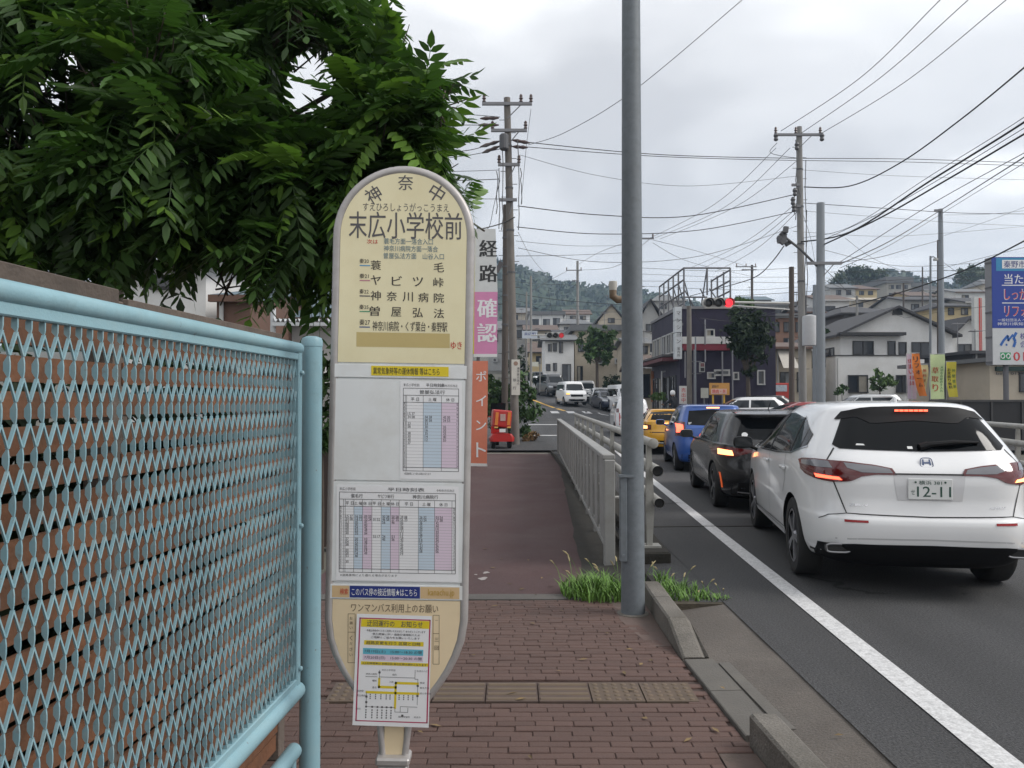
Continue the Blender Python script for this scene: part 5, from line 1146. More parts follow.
# parked, seen from the side
def parked(name, label, tab, pnt, wheels, wr, X, Y, rz, belt, top, hood):
    c = Car(name, label, 'car', tab, pnt, wheels, wr, (X, Y, gz(X, Y) + .01), rz, rim_m); L0 = tab[3][2]
    c.patch('side_window', glass_w, 'L', [(L0 + .55, belt + .04), (-L0 - hood - .15, belt)], [(L0 + .8, top), (-L0 - hood - .75, top - .01)], .005, 18, 4, mirror=True)
    c.line('window_pillar', pnt, 'L', [(-.15, belt), (-.2, top)], .08, .009, True); c.patch('rear_window', glass_c, 'R', [(-.6, belt + .04), (.6, belt + .04)], [(-.5, top), (.5, top)], .005, 8, 4); c.patch('windscreen', glass_w, 'F', [(-.65, belt), (.65, belt)], [(-.52, top), (.52, top)], .005, 8, 4)
    for sd_ in (-1, 1): c.patch('tail_light', lamp_red, 'R', [(sd_ * .75, .75), (sd_ * .55, .78)], [(sd_ * .75, .95), (sd_ * .55, .93)], .007, 4, 3); c.patch('headlight', headl, 'F', [(sd_ * .72, .62), (sd_ * .5, .62)], [(sd_ * .72, .75), (sd_ * .5, .73)], .007, 4, 3)
    c.mirror_pair(-L0 - hood - .4, belt, pnt); return c
parked('white_hatchback', 'white hatchback waiting side-on in front of the dark tree', mk(4.2, 1.7, 1.50, .95, .9, .5), wt, (-1.3, 1.3), .31, 10.75, 36.5, R(88), .98, 1.35, .95)
parked('red_sedan', 'dark red car standing side-on behind the white SUV roof', mk(4.4, 1.72, 1.42, 1.1, .95, .8), redp, (-1.35, 1.3), .31, 10.9, 30.2, R(90), .95, 1.28, 1.1)
parked('black_wagon', 'black car roof showing just behind the white hatchback', mk(4.4, 1.72, 1.52, 1.0, .9, .5), bk, (-1.35, 1.3), .31, 12.2, 39.8, R(90), .98, 1.36, 1.0)
parked('silver_estate', 'silver estate car parked in front of the white house', mk(4.6, 1.75, 1.55, 1.05, .9, .4), silver, (-1.4, 1.4), .31, 18.8, 42.0, R(92), .98, 1.38, 1.05)

# --- red three-wheeled delivery scooter at the left corner
Y_ = 26.0; x_ = hx(499.5, Y_); rs_ = thing('delivery_scooter', 'red three wheeled delivery scooter with a box, parked by the bush', 'scooter', (x_, Y_, gz(x_, Y_) - .02), R(8))
redm = M('scooter_red', (.45, .022, .018), .35, var=.08, coat=.5); oran = M('scooter_orange', (.65, .20, .03), .4, var=.05)
tw = MB(); tw.lathe([(.12, -.06), (.19, -.06), (.21, -.03), (.21, .03), (.19, .06), (.12, .06)], 20, Matrix.Rotation(R(90), 4, 'Y')); twm = tw.mesh('wheel', tyre_m, True)
for p in ((-.27, -.45, .21), (.27, -.45, .21), (0, .75, .21)):
    o = link('wheel', twm, rs_); o.location = p
m = MB(); m.grid([[Vector((u, y, z)) for u, z in ((-.40 * k, .24), (-.42 * k, .36), (-.33 * k, .48), (0, .52), (.33 * k, .48), (.42 * k, .36), (.40 * k, .24))] for y, k in ((-.78, .75), (-.74, .95), (-.5, 1), (-.1, .85), (.1, .5))]); m.add([Vector((u, -.78, z)) for u, z in ((-.30, .24), (-.315, .36), (-.25, .48), (0, .52), (.25, .48), (.315, .36), (.30, .24))], [(0, 1, 2, 3, 4, 5, 6)])
m.build('rear_body', redm, rs_, smooth=True)
m = MB(); m.box((0, -.45, .98), (.62, .55, .56), Matrix.Rotation(R(5), 3, 'Y')); m.build('cargo_box', redm, rs_, bevel=.05, seg=3)
m = MB()
for u in (-.2, .2): m.box((u + .02, -.735, .98), (.10, .012, .42), Matrix.Rotation(R(5), 3, 'Y'))
m.build('box_stripe', oran, rs_); m = MB(); m.box((.02, -.735, 1.02), (.17, .012, .22)); m.build('box_plate', M('scooter_box_plate', (.45, .30, .27), .5), rs_)
m = MB(); m.box((.0, -.80, .60), (.20, .012, .11)); m.build('number_plate', plate_w, rs_)
for u in (-.2, .22): 
    m = MB(); m.box((u, -.74, .70), (.12, .02, .05)); m.build('tail_light', M('lamp_amber_dim', (.7, .4, .12), .3, var=0), rs_)
m = MB(); m.b2(-.17, .17, -.3, .25, .62, .72); m.build('seat', blackp, rs_, bevel=.03); m = MB(); m.tube([Vector((0, .72, .3)), Vector((0, .55, .85)), Vector((0, .5, 1.0))], .035, 8); m.tube([Vector((-.32, .45, 1.02)), Vector((.32, .45, 1.02))], .018, 6); m.b2(-.22, .22, .52, .60, .35, .95); m.b2(-.2, .2, .05, .6, .28, .36); m.build('front_shield', redm, rs_, bevel=.02)
m = MB(); m.grid([[Vector((u, y, z)) for u in (-.25, 0, .25)] for y, z in ((.55, 1.0), (.45, 1.25), (.28, 1.48))]); m.build('windshield', glass_w, rs_)

# --- scooter rider
Y_ = 40.5; x_ = hx(671, Y_); g_ = gz(x_, Y_); ms = thing('motor_scooter', 'dark motor scooter under the white helmeted rider', 'scooter', (x_, Y_, g_), R(35))
m = MB()
for y in (-.6, .62): m.lathe([(.12, -.045), (.20, -.045), (.225, -.02), (.225, .02), (.20, .045), (.12, .045)], 18, Matrix.Translation((0, y, .225)) @ Matrix.Rotation(R(90), 4, 'Y'))
m.build('wheel', tyre_m, ms, smooth=True)
m = MB(); m.b2(-.14, .14, -.75, -.05, .42, .70); m.b2(-.16, .16, -.1, .42, .24, .32); m.b2(-.19, .19, .40, .50, .26, .92); m.build('body', navy, ms, bevel=.05, seg=2); m = MB(); m.b2(-.13, .13, -.7, .0, .70, .79); m.build('seat', blackp, ms, bevel=.03)
m = MB(); m.tube([Vector((0, .62, .25)), Vector((0, .42, 1.0))], .03, 7); m.tube([Vector((-.33, .36, 1.03)), Vector((.33, .36, 1.03))], .016, 6); m.build('handlebar', blackp, ms)
m = MB(); m.lathe([(.06, 0), (.065, .02), (.03, .03)], 12, Matrix.Translation((0, -.77, .62)) @ Matrix.Rotation(R(90), 4, 'X')); m.build('tail_light', lamp_red, ms)
per = thing('person', 'person in dark clothes and a white helmet riding the motor scooter', 'person', (x_, Y_, g_), R(35))
def skin(name, pts, edges, mat, parent, root=0):
    me = bpy.data.meshes.new(name); me.from_pydata([p[:3] for p in pts], edges, []); me.materials.append(mat); o = bpy.data.objects.new(name, me); COL.objects.link(o); o.parent = parent
    sk = o.modifiers.new('skin', 'SKIN'); sk.use_smooth_shade = True
    if not me.skin_vertices: me.skin_vertices.new() if hasattr(me.skin_vertices, 'new') else None
    if not me.skin_vertices:
        bm = bmesh.new(); bm.from_mesh(me); bm.verts.layers.skin.verify(); bm.to_mesh(me); bm.free()
    for v, p in zip(me.skin_vertices[0].data, pts): v.radius = p[3] if isinstance(p[3], tuple) else (p[3], p[3])
    me.skin_vertices[0].data[root].use_root = True
    sb = o.modifiers.new('sub', 'SUBSURF'); sb.levels = sb.render_levels = 2; return o
cloth = M('dark_clothes', (.014, .015, .02), .8, var=.2); skinm = M('skin', (.42, .26, .19), .6, var=.05)
P = [(0, -.30, .85, (.17, .14)), (0, -.28, 1.05, (.15, .11)), (0, -.22, 1.28, (.18, .12)), (0, -.17, 1.42, (.08, .07)), (0, -.13, 1.50, .055),
     (-.20, -.19, 1.36, .07), (-.25, -.02, 1.14, .05), (-.27, .26, 1.06, .038), (.20, -.19, 1.36, .07), (.25, -.02, 1.14, .05), (.27, .26, 1.06, .038),
     (-.12, -.22, .84, .10), (-.15, .16, .80, .075), (-.13, .12, .42, .055), (-.12, .22, .36, .04), (.12, -.22, .84, .10), (.15, .16, .80, .075), (.13, .12, .42, .055), (.12, .22, .36, .04)]
E_ = [(0, 1), (1, 2), (2, 3), (3, 4), (2, 5), (5, 6), (6, 7), (2, 8), (8, 9), (9, 10), (0, 11), (11, 12), (12, 13), (13, 14), (0, 15), (15, 16), (16, 17), (17, 18)]
skin('body', P, E_, cloth, per)
m = MB(); m.lathe([(.02, 1.475), (.06, 1.485), (.085, 1.53), (.095, 1.60), (.09, 1.66), (.05, 1.70)], 16, Matrix.Translation((0, -.11, 0))); hd_ = m.build('head', skinm, per, smooth=True)
m = MB(); m.lathe([(.118, 1.56), (.132, 1.60), (.135, 1.67), (.115, 1.74), (.07, 1.78), (.02, 1.79)], 20, Matrix.Translation((0, -.12, 0))); m.build('helmet', M('helmet_white', (.72, .72, .72), .3, var=0, coat=.5), per, smooth=True)
for sd_ in (-1, 1):
    pts = [(sd_ * .27, .25, 1.06, .03), (sd_ * .27, .33, 1.055, .034)]; ed = [(0, 1)]
    for k in range(4):
        x0 = sd_ * (.255 + k * .013 * 1.2); pts += [(x0, .38, 1.06, .010), (x0, .405, 1.035, .009), (x0, .385, 1.01, .008)]; b_ = len(pts) - 3; ed += [(1, b_), (b_, b_ + 1), (b_ + 1, b_ + 2)]
    pts += [(sd_ * .235, .31, 1.03, .011), (sd_ * .225, .35, 1.01, .009)]; ed += [(0, len(pts) - 2), (len(pts) - 2, len(pts) - 1)]
    skin('hand', pts, ed, skinm, per)
# ------------------------------------------------------------------ hills
hillm = M('hill_forest', (.030, .048, .026), .9, var=.45, scale=.05, bump=0, dirt=(.06, .085, .035), dscale=.02, dfac=.7)
def hill(name, ridge, Y, depth, seed):
    "ridge given as (px, py) seen at distance Y"
    m = MB(); rows = []; x0, x1 = hx(ridge[0][0], Y), hx(ridge[-1][0], Y); nx = int((x1 - x0) / 3.2) + 1; rp_ = [(hx(a, Y), hz(b, Y)) for a, b in ridge]
    for j in range(46):
        t = j / 45; r = []
        for i in range(nx):
            x = lerp(x0, x1, i / (nx - 1)); h = interp(rp_, x); base = 8
            k = math.sin(min(1, t / .75) * math.pi / 2) if t < .75 else math.cos((t - .75) / .25 * math.pi / 2)
            y = Y - depth + depth * 1.33 * t; z = base + (h - base) * k
            z += (noise.noise((x * .11, y * .11, seed)) * 3.0 + noise.noise((x * .27, y * .27, seed + 4)) * 3.0) * min(1, t * 4)
            r.append((x + noise.noise((x * .2, y * .2, 9)) * 2, y, z))
        rows.append(r)
    m.grid(rows); o = struct(m.build(name, hillm, smooth=True)); rg = random.Random(seed); fo = MB()
    for k in range(9000):                                  # tree crowns of the wooded slope
        j = rg.randrange(8, 36); i = rg.randrange(nx); p = Vector(rows[j][i]) + Vector((rg.uniform(-3, 3), rg.uniform(-4, 4), rg.uniform(-.5, 2.2))); s_ = rg.uniform(1.2, 2.6); d = Vector((rg.uniform(-1, 1), rg.uniform(-1, .2), rg.uniform(-.1, 1))).normalized(); u = d.orthogonal().normalized(); w = d.cross(u)
        fo.add([p - u * s_, p - w * s_ * .8, p + u * s_, p + w * s_ * .8], [(0, 1, 2, 3)])
    tag(fo.build('wood', leafmat('hill_wood', (.034, .054, .028), .22), o), None, None, None, 'stuff'); return o
hill('hills', [(150, 285), (330, 262), (430, 258), (496, 267), (531, 277), (554, 287), (575, 291), (603, 293), (640, 299), (690, 310), (760, 330)], 560, 200, 1)
hill('hills', [(690, 340), (780, 318), (815, 306), (834, 288), (848, 279), (880, 279), (893, 291), (940, 294), (955, 286), (968, 279), (1002, 279), (1020, 288), (1200, 288)], 480, 150, 5)

# ------------------------------------------------------------------ buildings
wall_w = M('wall_white', (.70, .70, .69), .85, var=.06, scale=.8, dirt=(.48, .47, .44), dscale=.7, dfac=.45); wall_g = M('wall_pale_grey', (.42, .42, .41), .85, var=.08, scale=.8, dirt=(.33, .32, .30), dscale=.7, dfac=.5)
wall_b = M('wall_beige', (.50, .44, .35), .85, var=.08, scale=.8, dirt=(.38, .33, .26), dscale=.7, dfac=.5); wall_y = M('wall_cream', (.52, .42, .24), .85, var=.08, scale=.8); wall_d = M('wall_dark', (.09, .085, .085), .8, var=.15, scale=1); wall_br = M('wall_brown', (.13, .075, .055), .8, var=.15, scale=1)
roof_d = M('roof_charcoal', (.055, .055, .06), .8, var=.2, scale=3, bump=.3, bscale=12); roof_g = M('roof_grey', (.15, .155, .16), .8, var=.15, scale=2); roof_br = M('roof_brown', (.13, .095, .08), .85, var=.2, scale=2); roof_bl = M('roof_blue_grey', (.115, .16, .19), .75, var=.15, scale=2)
pane_m = M('window_glass', (.03, .035, .045), .08, var=.2, scale=.6, spec=.6); frame_d = M('window_frame_dark', (.03, .03, .032), .6, var=0); frame_w = M('window_frame_light', (.45, .45, .44), .6, var=0)
HR = random.Random(5); CURT = [M('curtain_cream', (.30, .28, .24), .9, var=.15, scale=4), M('curtain_grey', (.20, .21, .22), .9, var=.15, scale=4), M('curtain_shade', (.12, .12, .12), .9, var=.15, scale=4)]
def window(parent, mp, u0, u1, v0, v1, fm=frame_d, mull=1, fw=.07, sill=True):
    "mp(u, v, d): point on the wall plane, d outwards"
    m = MB()
    def bar(a0, a1, b0, b1, d0, d1):
        vs = [mp(a, b, d) for a in (a0, a1) for b in (b0, b1) for d in (d0, d1)]; m.add(vs, [(0, 1, 3, 2), (4, 6, 7, 5), (0, 4, 5, 1), (2, 3, 7, 6), (0, 2, 6, 4), (1, 5, 7, 3)])
    bar(u0, u1, v1 - fw, v1, -.02, .06); bar(u0, u1, v0, v0 + fw, -.02, .06 + (.05 if sill else 0)); bar(u0, u0 + fw, v0 + fw, v1 - fw, -.02, .06); bar(u1 - fw, u1, v0 + fw, v1 - fw, -.02, .06)
    for k in range(mull):
        c = lerp(u0, u1, (k + 1) / (mull + 1)); bar(c - fw * .4, c + fw * .4, v0 + fw, v1 - fw, -.02, .045)
    w = m.build('window', fm, parent, True)
    m = MB(); m.quad(mp(u0 + fw, v0 + fw, .012), mp(u1 - fw, v0 + fw, .012), mp(u1 - fw, v1 - fw, .012), mp(u0 + fw, v1 - fw, .012)); m.build('pane', pane_m, w, True)
    if HR.random() < .6:
        a_, b_ = (u0 + fw, lerp(u0, u1, HR.uniform(.3, .55))) if HR.random() < .5 else (lerp(u0, u1, HR.uniform(.45, .7)), u1 - fw)
        m = MB(); m.quad(mp(a_, v0 + fw, .020), mp(b_, v0 + fw, .020), mp(b_, v1 - fw, .020), mp(a_, v1 - fw, .020)); m.build('curtain', HR.choice(CURT), w, True)
    return w
st0 = M('antenna_metal', (.2, .2, .21), .5, .5)
def roof_mb(kind, x0, x1, y0, y1, ze, zr, ov, th=.16):
    m = MB(); a, b, c, d = x0 - ov, x1 + ov, y0 - ov, y1 + ov
    def slab(p):
        n = len(p); m.add(p + [Vector(q) + Vector((0, 0, -th)) for q in p], [tuple(range(n)), tuple(range(2 * n - 1, n - 1, -1))] + [(i, n + i, n + (i + 1) % n, (i + 1) % n) for i in range(n)])
    V = lambda *q: Vector(q)
    if kind == 'flat': m.b2(a, b, c, d, ze, zr)
    elif kind == 'gy':
        xm = (a + b) / 2; slab([V(a, c, ze), V(xm, c, zr), V(xm, d, zr), V(a, d, ze)]); slab([V(xm, c, zr), V(b, c, ze), V(b, d, ze), V(xm, d, zr)])
    elif kind == 'gx':
        ym = (c + d) / 2; slab([V(a, c, ze), V(b, c, ze), V(b, ym, zr), V(a, ym, zr)]); slab([V(a, ym, zr), V(b, ym, zr), V(b, d, ze), V(a, d, ze)])
    else:
        ym = (c + d) / 2; i = min((b - a) * .35, (d - c) / 2); slab([V(a, c, ze), V(b, c, ze), V(b - i, ym, zr), V(a + i, ym, zr)]); slab([V(b, d, ze), V(a, d, ze), V(a + i, ym, zr), V(b - i, ym, zr)]); slab([V(a, d, ze), V(a, c, ze), V(a + i, ym, zr)]); slab([V(b, c, ze), V(b, d, ze), V(b - i, ym, zr)])
    return m
def house(name, label, px0, px1, pe, pr, Y, depth, kind, wall, roof, wins=(), swins=(), cat='house', base=None, ov=.45, fm=frame_d, thg=None, group=None):
    x0, x1, ze, zr = hx(px0, Y), hx(px1, Y), hz(pe, Y), hz(pr, Y); zb = (min(gz(x0, Y), gz(x1, Y)) - .5) if base is None else hz(base, Y)
    t = thg or thing(name, label, cat, ((x0 + x1) / 2, Y, zb), group=group)
    m = MB(); m.b2(x0, x1, Y, Y + depth, zb, ze)
    if kind == 'gy': m.prism([(x0, ze), (x1, ze), ((x0 + x1) / 2, zr - .1)], lambda a, b: (a, Y + .001, b), lambda a, b: (a, Y + depth, b))
    if kind == 'gx': m.prism([(Y, ze), (Y + depth, ze), (Y + depth / 2, zr - .1)], lambda a, b: (x0 + .001, a, b), lambda a, b: (x1, a, b))
    m.build('wall', wall, t, True); roof_mb(kind, x0, x1, Y, Y + depth, ze, zr, ov).build('roof', roof, t, True)
    mpf = lambda u, v, d: (u, Y - d, v)
    for w in wins: window(t, mpf, hx(w[0], Y), hx(w[2], Y), hz(w[3], Y), hz(w[1], Y), w[4] if len(w) > 4 else fm, 1 if hx(w[2], Y) - hx(w[0], Y) > .9 else 0, min(.07, (hx(w[2], Y) - hx(w[0], Y)) * .12))
    if not thg:
        s_ = FPX / Y
        if kind in ('gx', 'hip'): m = MB(); m.b2(x0 - ov, x1 + ov, Y - ov - .12, Y - ov, ze - .16, ze - .02); m.build('gutter', HR.choice((frame_w, frame_d, wall_br)), t, True)
        for k in range(HR.choice((0, 1, 1, 2))):
            u = lerp(x0, x1, HR.uniform(.15, .85)); v = lerp(zb + .6, ze, HR.choice((.18, .5))); m = MB(); m.b2(u - .4, u + .4, Y - .36, Y - .04, v, v + .6); ac = m.build('air_conditioner', frame_w, t, True); m = MB(); m.lathe([(.22, 0), (.22, .01)], 12, Matrix.Translation((u - .08, Y - .362, v + .3)) @ Matrix.Rotation(R(90), 4, 'X')); m.build('fan_grille', wall_d, ac, True)
        if HR.random() < .55:
            u = lerp(x0, x1, HR.uniform(.3, .7)); q = Vector((u, Y + depth * .5, zr)); m = MB(); m.tube([q - Vector((0, 0, .4)), q + Vector((0, 0, 1.8))], .025, 5)
            for k in range(4): m.tube([q + Vector((-.45 + .08 * k, .2 * k - .3, 1.7)), q + Vector((.45 - .08 * k, .2 * k - .3, 1.7))], .015, 4)
            m.build('antenna', st0, t, True)
        if HR.random() < .6: m = MB(); u = x0 + .12 if HR.random() < .5 else x1 - .12; m.tube([(u, Y - .06, zb), (u, Y - .06, ze)], .045, 6); m.build('downpipe', frame_w, t, True)
    sx = x0 if x0 > 0 else x1; sg = -1 if x0 > 0 else 1
    for (ya, yb, za, zb2) in swins: window(t, lambda u, v, d: (sx + sg * d, u, v), Y + ya, Y + yb, za, zb2, fm, 1)
    return t
# white house with the charcoal gable
wh = house('white_house', 'white two storey house with a charcoal gable roof on the right', 841, 953, 335, 306, 53, 9, 'gy', wall_w, roof_d, [(853, 341, 874, 355), (888, 341, 896, 355), (899, 342, 907, 355), (912, 342, 931, 356)], [(1, 2.6, 4.0, 5.3), (5, 6.6, 4.0, 5.3)])
house('', '', 836, 984, 356, 355, 51.4, 1.6, 'flat', wall_w, frame_d, [(848, 375, 868, 393), (896, 375, 910, 393), (952, 362, 962, 372)], thg=wh, ov=.05)
house('', '', 953, 986, 338, 316, 55, 10, 'gy', wall_w, roof_d, [(958, 344, 972, 354)], thg=wh)
m = MB(); xa, xb = hx(840, 53), hx(899, 53); m.b2(xa - .2, xb + .2, 52.3, 52.95, hz(336, 53), hz(333, 53)); m.build('eave', frame_d, wh, True)
m = MB(); m.prism([(hx(893, 53), hz(315, 53)), (hx(903, 53), hz(315, 53)), (hx(902, 53), hz(310.5, 53)), (hx(897.5, 53), hz(308.5, 53)), (hx(894, 53), hz(310.5, 53))], lambda a, b: (a, 52.9, b), lambda a, b: (a, 53.05, b)); m.build('gable_vent', frame_d, wh, True)
for px in (838, 936):
    m = MB(); m.tube([(hx(px, 51.3), 51.3, .5), (hx(px, 51.3), 51.3, hz(358, 51.3))], .05, 6); m.build('downpipe', frame_w, wh, True)
# purple corner building
pur = M('wall_purple', (.016, .011, .034), .6, var=.25, scale=1.2); BX, BY = 9.05, 42.0
pu = thing('corner_building', 'dark purple two storey corner building with a white and red band', 'building', (BX + 2.5, BY, .3)); x2 = hx(776, BY)
ztop = hz(309, BY); m = MB(); m.b2(BX, x2, BY, BY + 8.4, .2, ztop); m.build('wall', pur, pu, True)
m = MB(); m.b2(BX - .08, x2 + .05, BY - .08, BY + 8.5, ztop, ztop + .14); m.build('parapet', M('parapet_grey', (.20, .20, .21), .8), pu, True)
m = MB(); m.b2(BX + .1, hx(732, BY), BY - .22, BY - .002, hz(344, BY), hz(337, BY)); m.build('white_band', wall_w, pu, True)
m = MB(); m.b2(BX + .1, hx(732, BY), BY - .2, BY - .002, hz(350.5, BY), hz(344.2, BY)); m.build('red_band', M('wall_crimson', (.22, .03, .05), .7, var=.2), pu, True)
mpf = lambda u, v, d: (u, BY - d, v)
for a in ((706, 329, 715, 337), (707, 372, 715.5, 379), (757, 370, 765, 385), (733, 372, 739, 380)): window(pu, mpf, hx(a[0], BY), hx(a[2], BY), hz(a[3], BY), hz(a[1], BY), frame_w, 0, .07)
window(pu, mpf, hx(714, BY), hx(730, BY), hz(376, BY), hz(369.5, BY), frame_w, 0, .09)
for px, p0, p1 in ((684, 352, 378), (704, 320, 345), (704, 350, 362), (721, 352, 405), (731, 345, 405), (693, 350, 405)):
    m = MB(); m.tube([(hx(px, BY), BY - .3, hz(p1, BY)), (hx(px, BY), BY - .3, hz(p0, BY))], .045, 6); m.build('wall_pipe', M('pipe_grey', (.22, .22, .24), .5, .3), pu, True)
mps = lambda u, v, d: (BX - d, u, v)
for k in range(5): window(pu, mps, BY + .7 + k * 1.5, BY + 1.9 + k * 1.5, 4.25, 5.45, frame_w, 1, .08)
m = MB(); m.b2(BX - .9, BX - .001, BY + .3, BY + 8.2, 3.75, 3.95); m.build('canopy', M('canopy_maroon', (.10, .025, .03), .7), pu, True)
m = MB(); m.b2(BX - .9, BX - .002, BY + .4, BY + 8.1, 4.0, 4.12); m.build('balcony_edge', wall_d, pu, True)
for k in range(4): window(pu, mps, BY + .9 + k * 1.8, BY + 2.4 + k * 1.8, .9, 3.0, frame_d, 1, .08)
# roof frame of an empty billboard
st = M('steel_frame_grey', (.16, .16, .17), .6, .4, var=.1); fr = thing('empty_billboard', 'empty steel billboard frame on the roof of the purple building', 'frame', (BX + 1, BY + .4, ztop))
def mem(nm, a, b, r=.05): m = MB(); m.tube([a, b], r, 6); m.build(nm, st, fr, True)
zf = hz(268, BY + .3); fx0, fx1 = hx(684.5, BY + .3), hx(731, BY + .3); ya_, yb_ = BY + .3, BY + 7.3
V3 = lambda x, y, z: Vector((x, y, z))
for k in range(6):
    y = lerp(ya_, yb_, k / 5); mem('post', V3(fx0, y, ztop), V3(fx0, y, zf))
for z in (ztop + .35, lerp(ztop, zf, .42), lerp(ztop, zf, .72), zf): mem('rail', V3(fx0, ya_, z), V3(fx0, yb_, z))
for k in range(4): mem('brace', V3(fx0, lerp(ya_, yb_, k / 5), lerp(ztop, zf, .72)), V3(fx0 + .8, lerp(ya_, yb_, (k + 1) / 5), ztop), .035)
mem('rail', V3(fx0, ya_, zf), V3(fx1, ya_, zf)); mem('post', V3(lerp(fx0, fx1, .5), ya_, lerp(ztop, zf, .35)), V3(lerp(fx0, fx1, .5), ya_, zf)); mem('rail', V3(fx0, ya_, lerp(ztop, zf, .3)), V3(lerp(fx0, fx1, .5), ya_, lerp(ztop, zf, .3)))
for k in range(4):
    y = lerp(ya_, ya_ + 4, k / 3); mem('post', V3(fx1 - .0, y, ztop), V3(fx1, y, zf))
for z in (lerp(ztop, zf, .45), lerp(ztop, zf, .7), zf - .1): mem('rail', V3(fx1, ya_, z), V3(fx1, ya_ + 4, z))
for a, b in ((0, .35), (.35, .7), (.55, 1)): mem('brace', V3(lerp(fx0, fx1, a), ya_, lerp(ztop, zf, .5)), V3(lerp(fx0, fx1, b), ya_ + .9, ztop), .035)
mem('brace', V3(lerp(fx0, fx1, .5), ya_, zf), V3(lerp(fx0, fx1, .42), ya_ + .5, ztop + .3), .04)
# vertical shop sign on the corner
sgn_w = M('sign_board_white', (.55, .58, .60), .5, var=.06, dirt=(.42, .44, .46), dscale=1, dfac=.5); VY = BY - .5; vs_ = thing('vertical_shop_sign', 'tall white vertical shop sign on the corner of the purple building', 'sign', (hx(678, VY), VY, hz(359, VY)))
for a, b in ((307, 320), (320.6, 332.6), (333.2, 359)):
    m = MB(); m.b2(hx(675, VY), hx(681.8, VY), VY - .1, VY + .4, hz(b, VY), hz(a, VY)); m.build('panel', sgn_w, vs_, True)
m = MB(); fn = lambda u, v: Vector((hx(u, VY), VY - .104, hz(v, VY))); vtext(m, 'マンション', 676.5, 310, 680.5, 345, fn, .02, fill=.8); vtext(m, '案内所', 677, 347, 680, 357, fn, .03); m.build('sign_print', inkg, vs_, True)
m = MB(); m.b2(hx(681, VY), hx(684, VY), VY + .1, VY + .2, hz(325, VY), hz(323, VY)); m.b2(hx(681, VY), hx(684, VY), VY + .1, VY + .2, hz(350, VY), hz(348, VY)); m.build('bracket', st, vs_, True)
# little shop to the left of it with three white sign boxes
shp = house('corner_shop', 'small beige shop front left of the purple building with orange post', 641, 668, 366, 352, 53, 7, 'gx', wall_b, roof_br, [(643, 374, 650, 398), (656, 374, 664, 398)])
for k in range(3):
    Yq = 51.8; x = 646.5 + k * 8; m = MB(); m.b2(hx(x, Yq), hx(x + 7.4, Yq), Yq - .12, Yq + .3, hz(368.5 - k * .3, Yq), hz(358.5 - k * 1.6, Yq)); sb_ = tag(m.build('shop_sign', M('sign_box_grey_white', (.46, .46, .46), .5, var=.1)), ('leftmost of three white sign boxes over the small shop', 'middle of three white sign boxes over the small shop', 'rightmost of three white sign boxes over the small shop')[k], 'sign')
    m = MB(); text(m, ('クリー', 'ニング', '取次店')[k], x + 1, 366, x + 6.5, 361, lambda u, v: Vector((hx(u, Yq), Yq - .125, hz(v, Yq))), .02); m.build('sign_print', inkl, sb_)
post_o = M('orange_post', (.30, .12, .05), .6, var=.2)
def stick(name, label, cat, px, p0, p1, Y, r, mat, head=None, hm=None, heads=None, htext=None, hink=None):
    x = hx(px, Y); zb_ = hz(p1, Y); t = thing(name, label, cat, (x, Y, zb_)); m = MB(); m.tube([(x, Y, zb_), (x, Y, hz(p0, Y))], r, 8); m.build('post', mat, t, True, True)
    if head:
        a = head; m = MB(); m.b2(hx(a[0], Y), hx(a[2], Y), Y - r - .06, Y - r - .005, hz(a[3], Y), hz(a[1], Y)); h_ = m.build('board', hm, t, True)
        if htext:
            fn = lambda u, v: Vector((hx(u, Y), Y - r - .064, hz(v, Y))); m = MB()
            for (s_, u0, v0, u1, v1, vert) in htext: (vtext if vert else text)(m, s_, u0, v0 if vert else v1, u1, v1 if vert else v0, fn, .03)
            m.build('board_print', hink or inkr, h_, True)
    return t
stick('orange_pillar', 'rusty orange pillar in front of the little shop', 'pillar', 653.5, 372, 402, 50, .16, post_o, (651, 371, 656.5, 379), post_o)
stick('road_sign', 'blue and white square road sign on a grey hooked post', 'sign', 662, 371, 412, 46, .05, M('post_white', (.55, .55, .55), .5), (669, 367.5, 676, 372), M('sign_blue', (.05, .18, .36), .4), )
m = MB(); Yq = 46; m.tube([(hx(662, Yq), Yq, hz(374, Yq)), (hx(663, Yq), Yq, hz(371.8, Yq)), (hx(666, Yq), Yq, hz(371.2, Yq)), (hx(672, Yq), Yq, hz(371.2, Yq))], .05, 7); m.build('arm', MATS['post_white'], bpy.data.objects['road_sign'], True, True)
m = MB(); m.b2(hx(669.5, Yq), hx(675.5, Yq), Yq - .1, Yq - .06, hz(375.5, Yq), hz(372.3, Yq)); m.build('sub_plate', M('sub_plate_white', (.6, .6, .6), .5), bpy.data.objects['road_sign'], True)
stick('banner_sign', 'white board with red letters at the foot of the purple building', 'sign', 683, 386, 408, 41, .05, st, (679, 386, 687, 404), M('board_white', (.62, .60, .58), .6, var=.05), htext=[('売出中', 681, 387.5, 685, 402.5, True)])
stick('notice_board', 'white and grey board leaning on the purple wall beside the orange sign', 'sign', 704, 388, 408, 41.3, .05, st, (700.5, 388, 708, 398), M('board_pale', (.50, .50, .44), .6, var=.1))
og = stick('orange_sign', 'orange framed sign with red letters on two yellow posts by the dark tree', 'sign', 713, 384, 409, 39, .05, M('post_yellow', (.55, .33, .03), .5), (709, 383, 729, 395), M('board_orange', (.50, .25, .06), .6, var=.1), htext=[('秦野赤十字', 711.5, 385, 718, 388, False)], hink=ink)
Yq = 39; m = MB(); m.tube([(hx(724, Yq), Yq, hz(409, Yq)), (hx(724, Yq), Yq, hz(394, Yq))], .05, 7); m.build('post', MATS['post_yellow'], og, True)
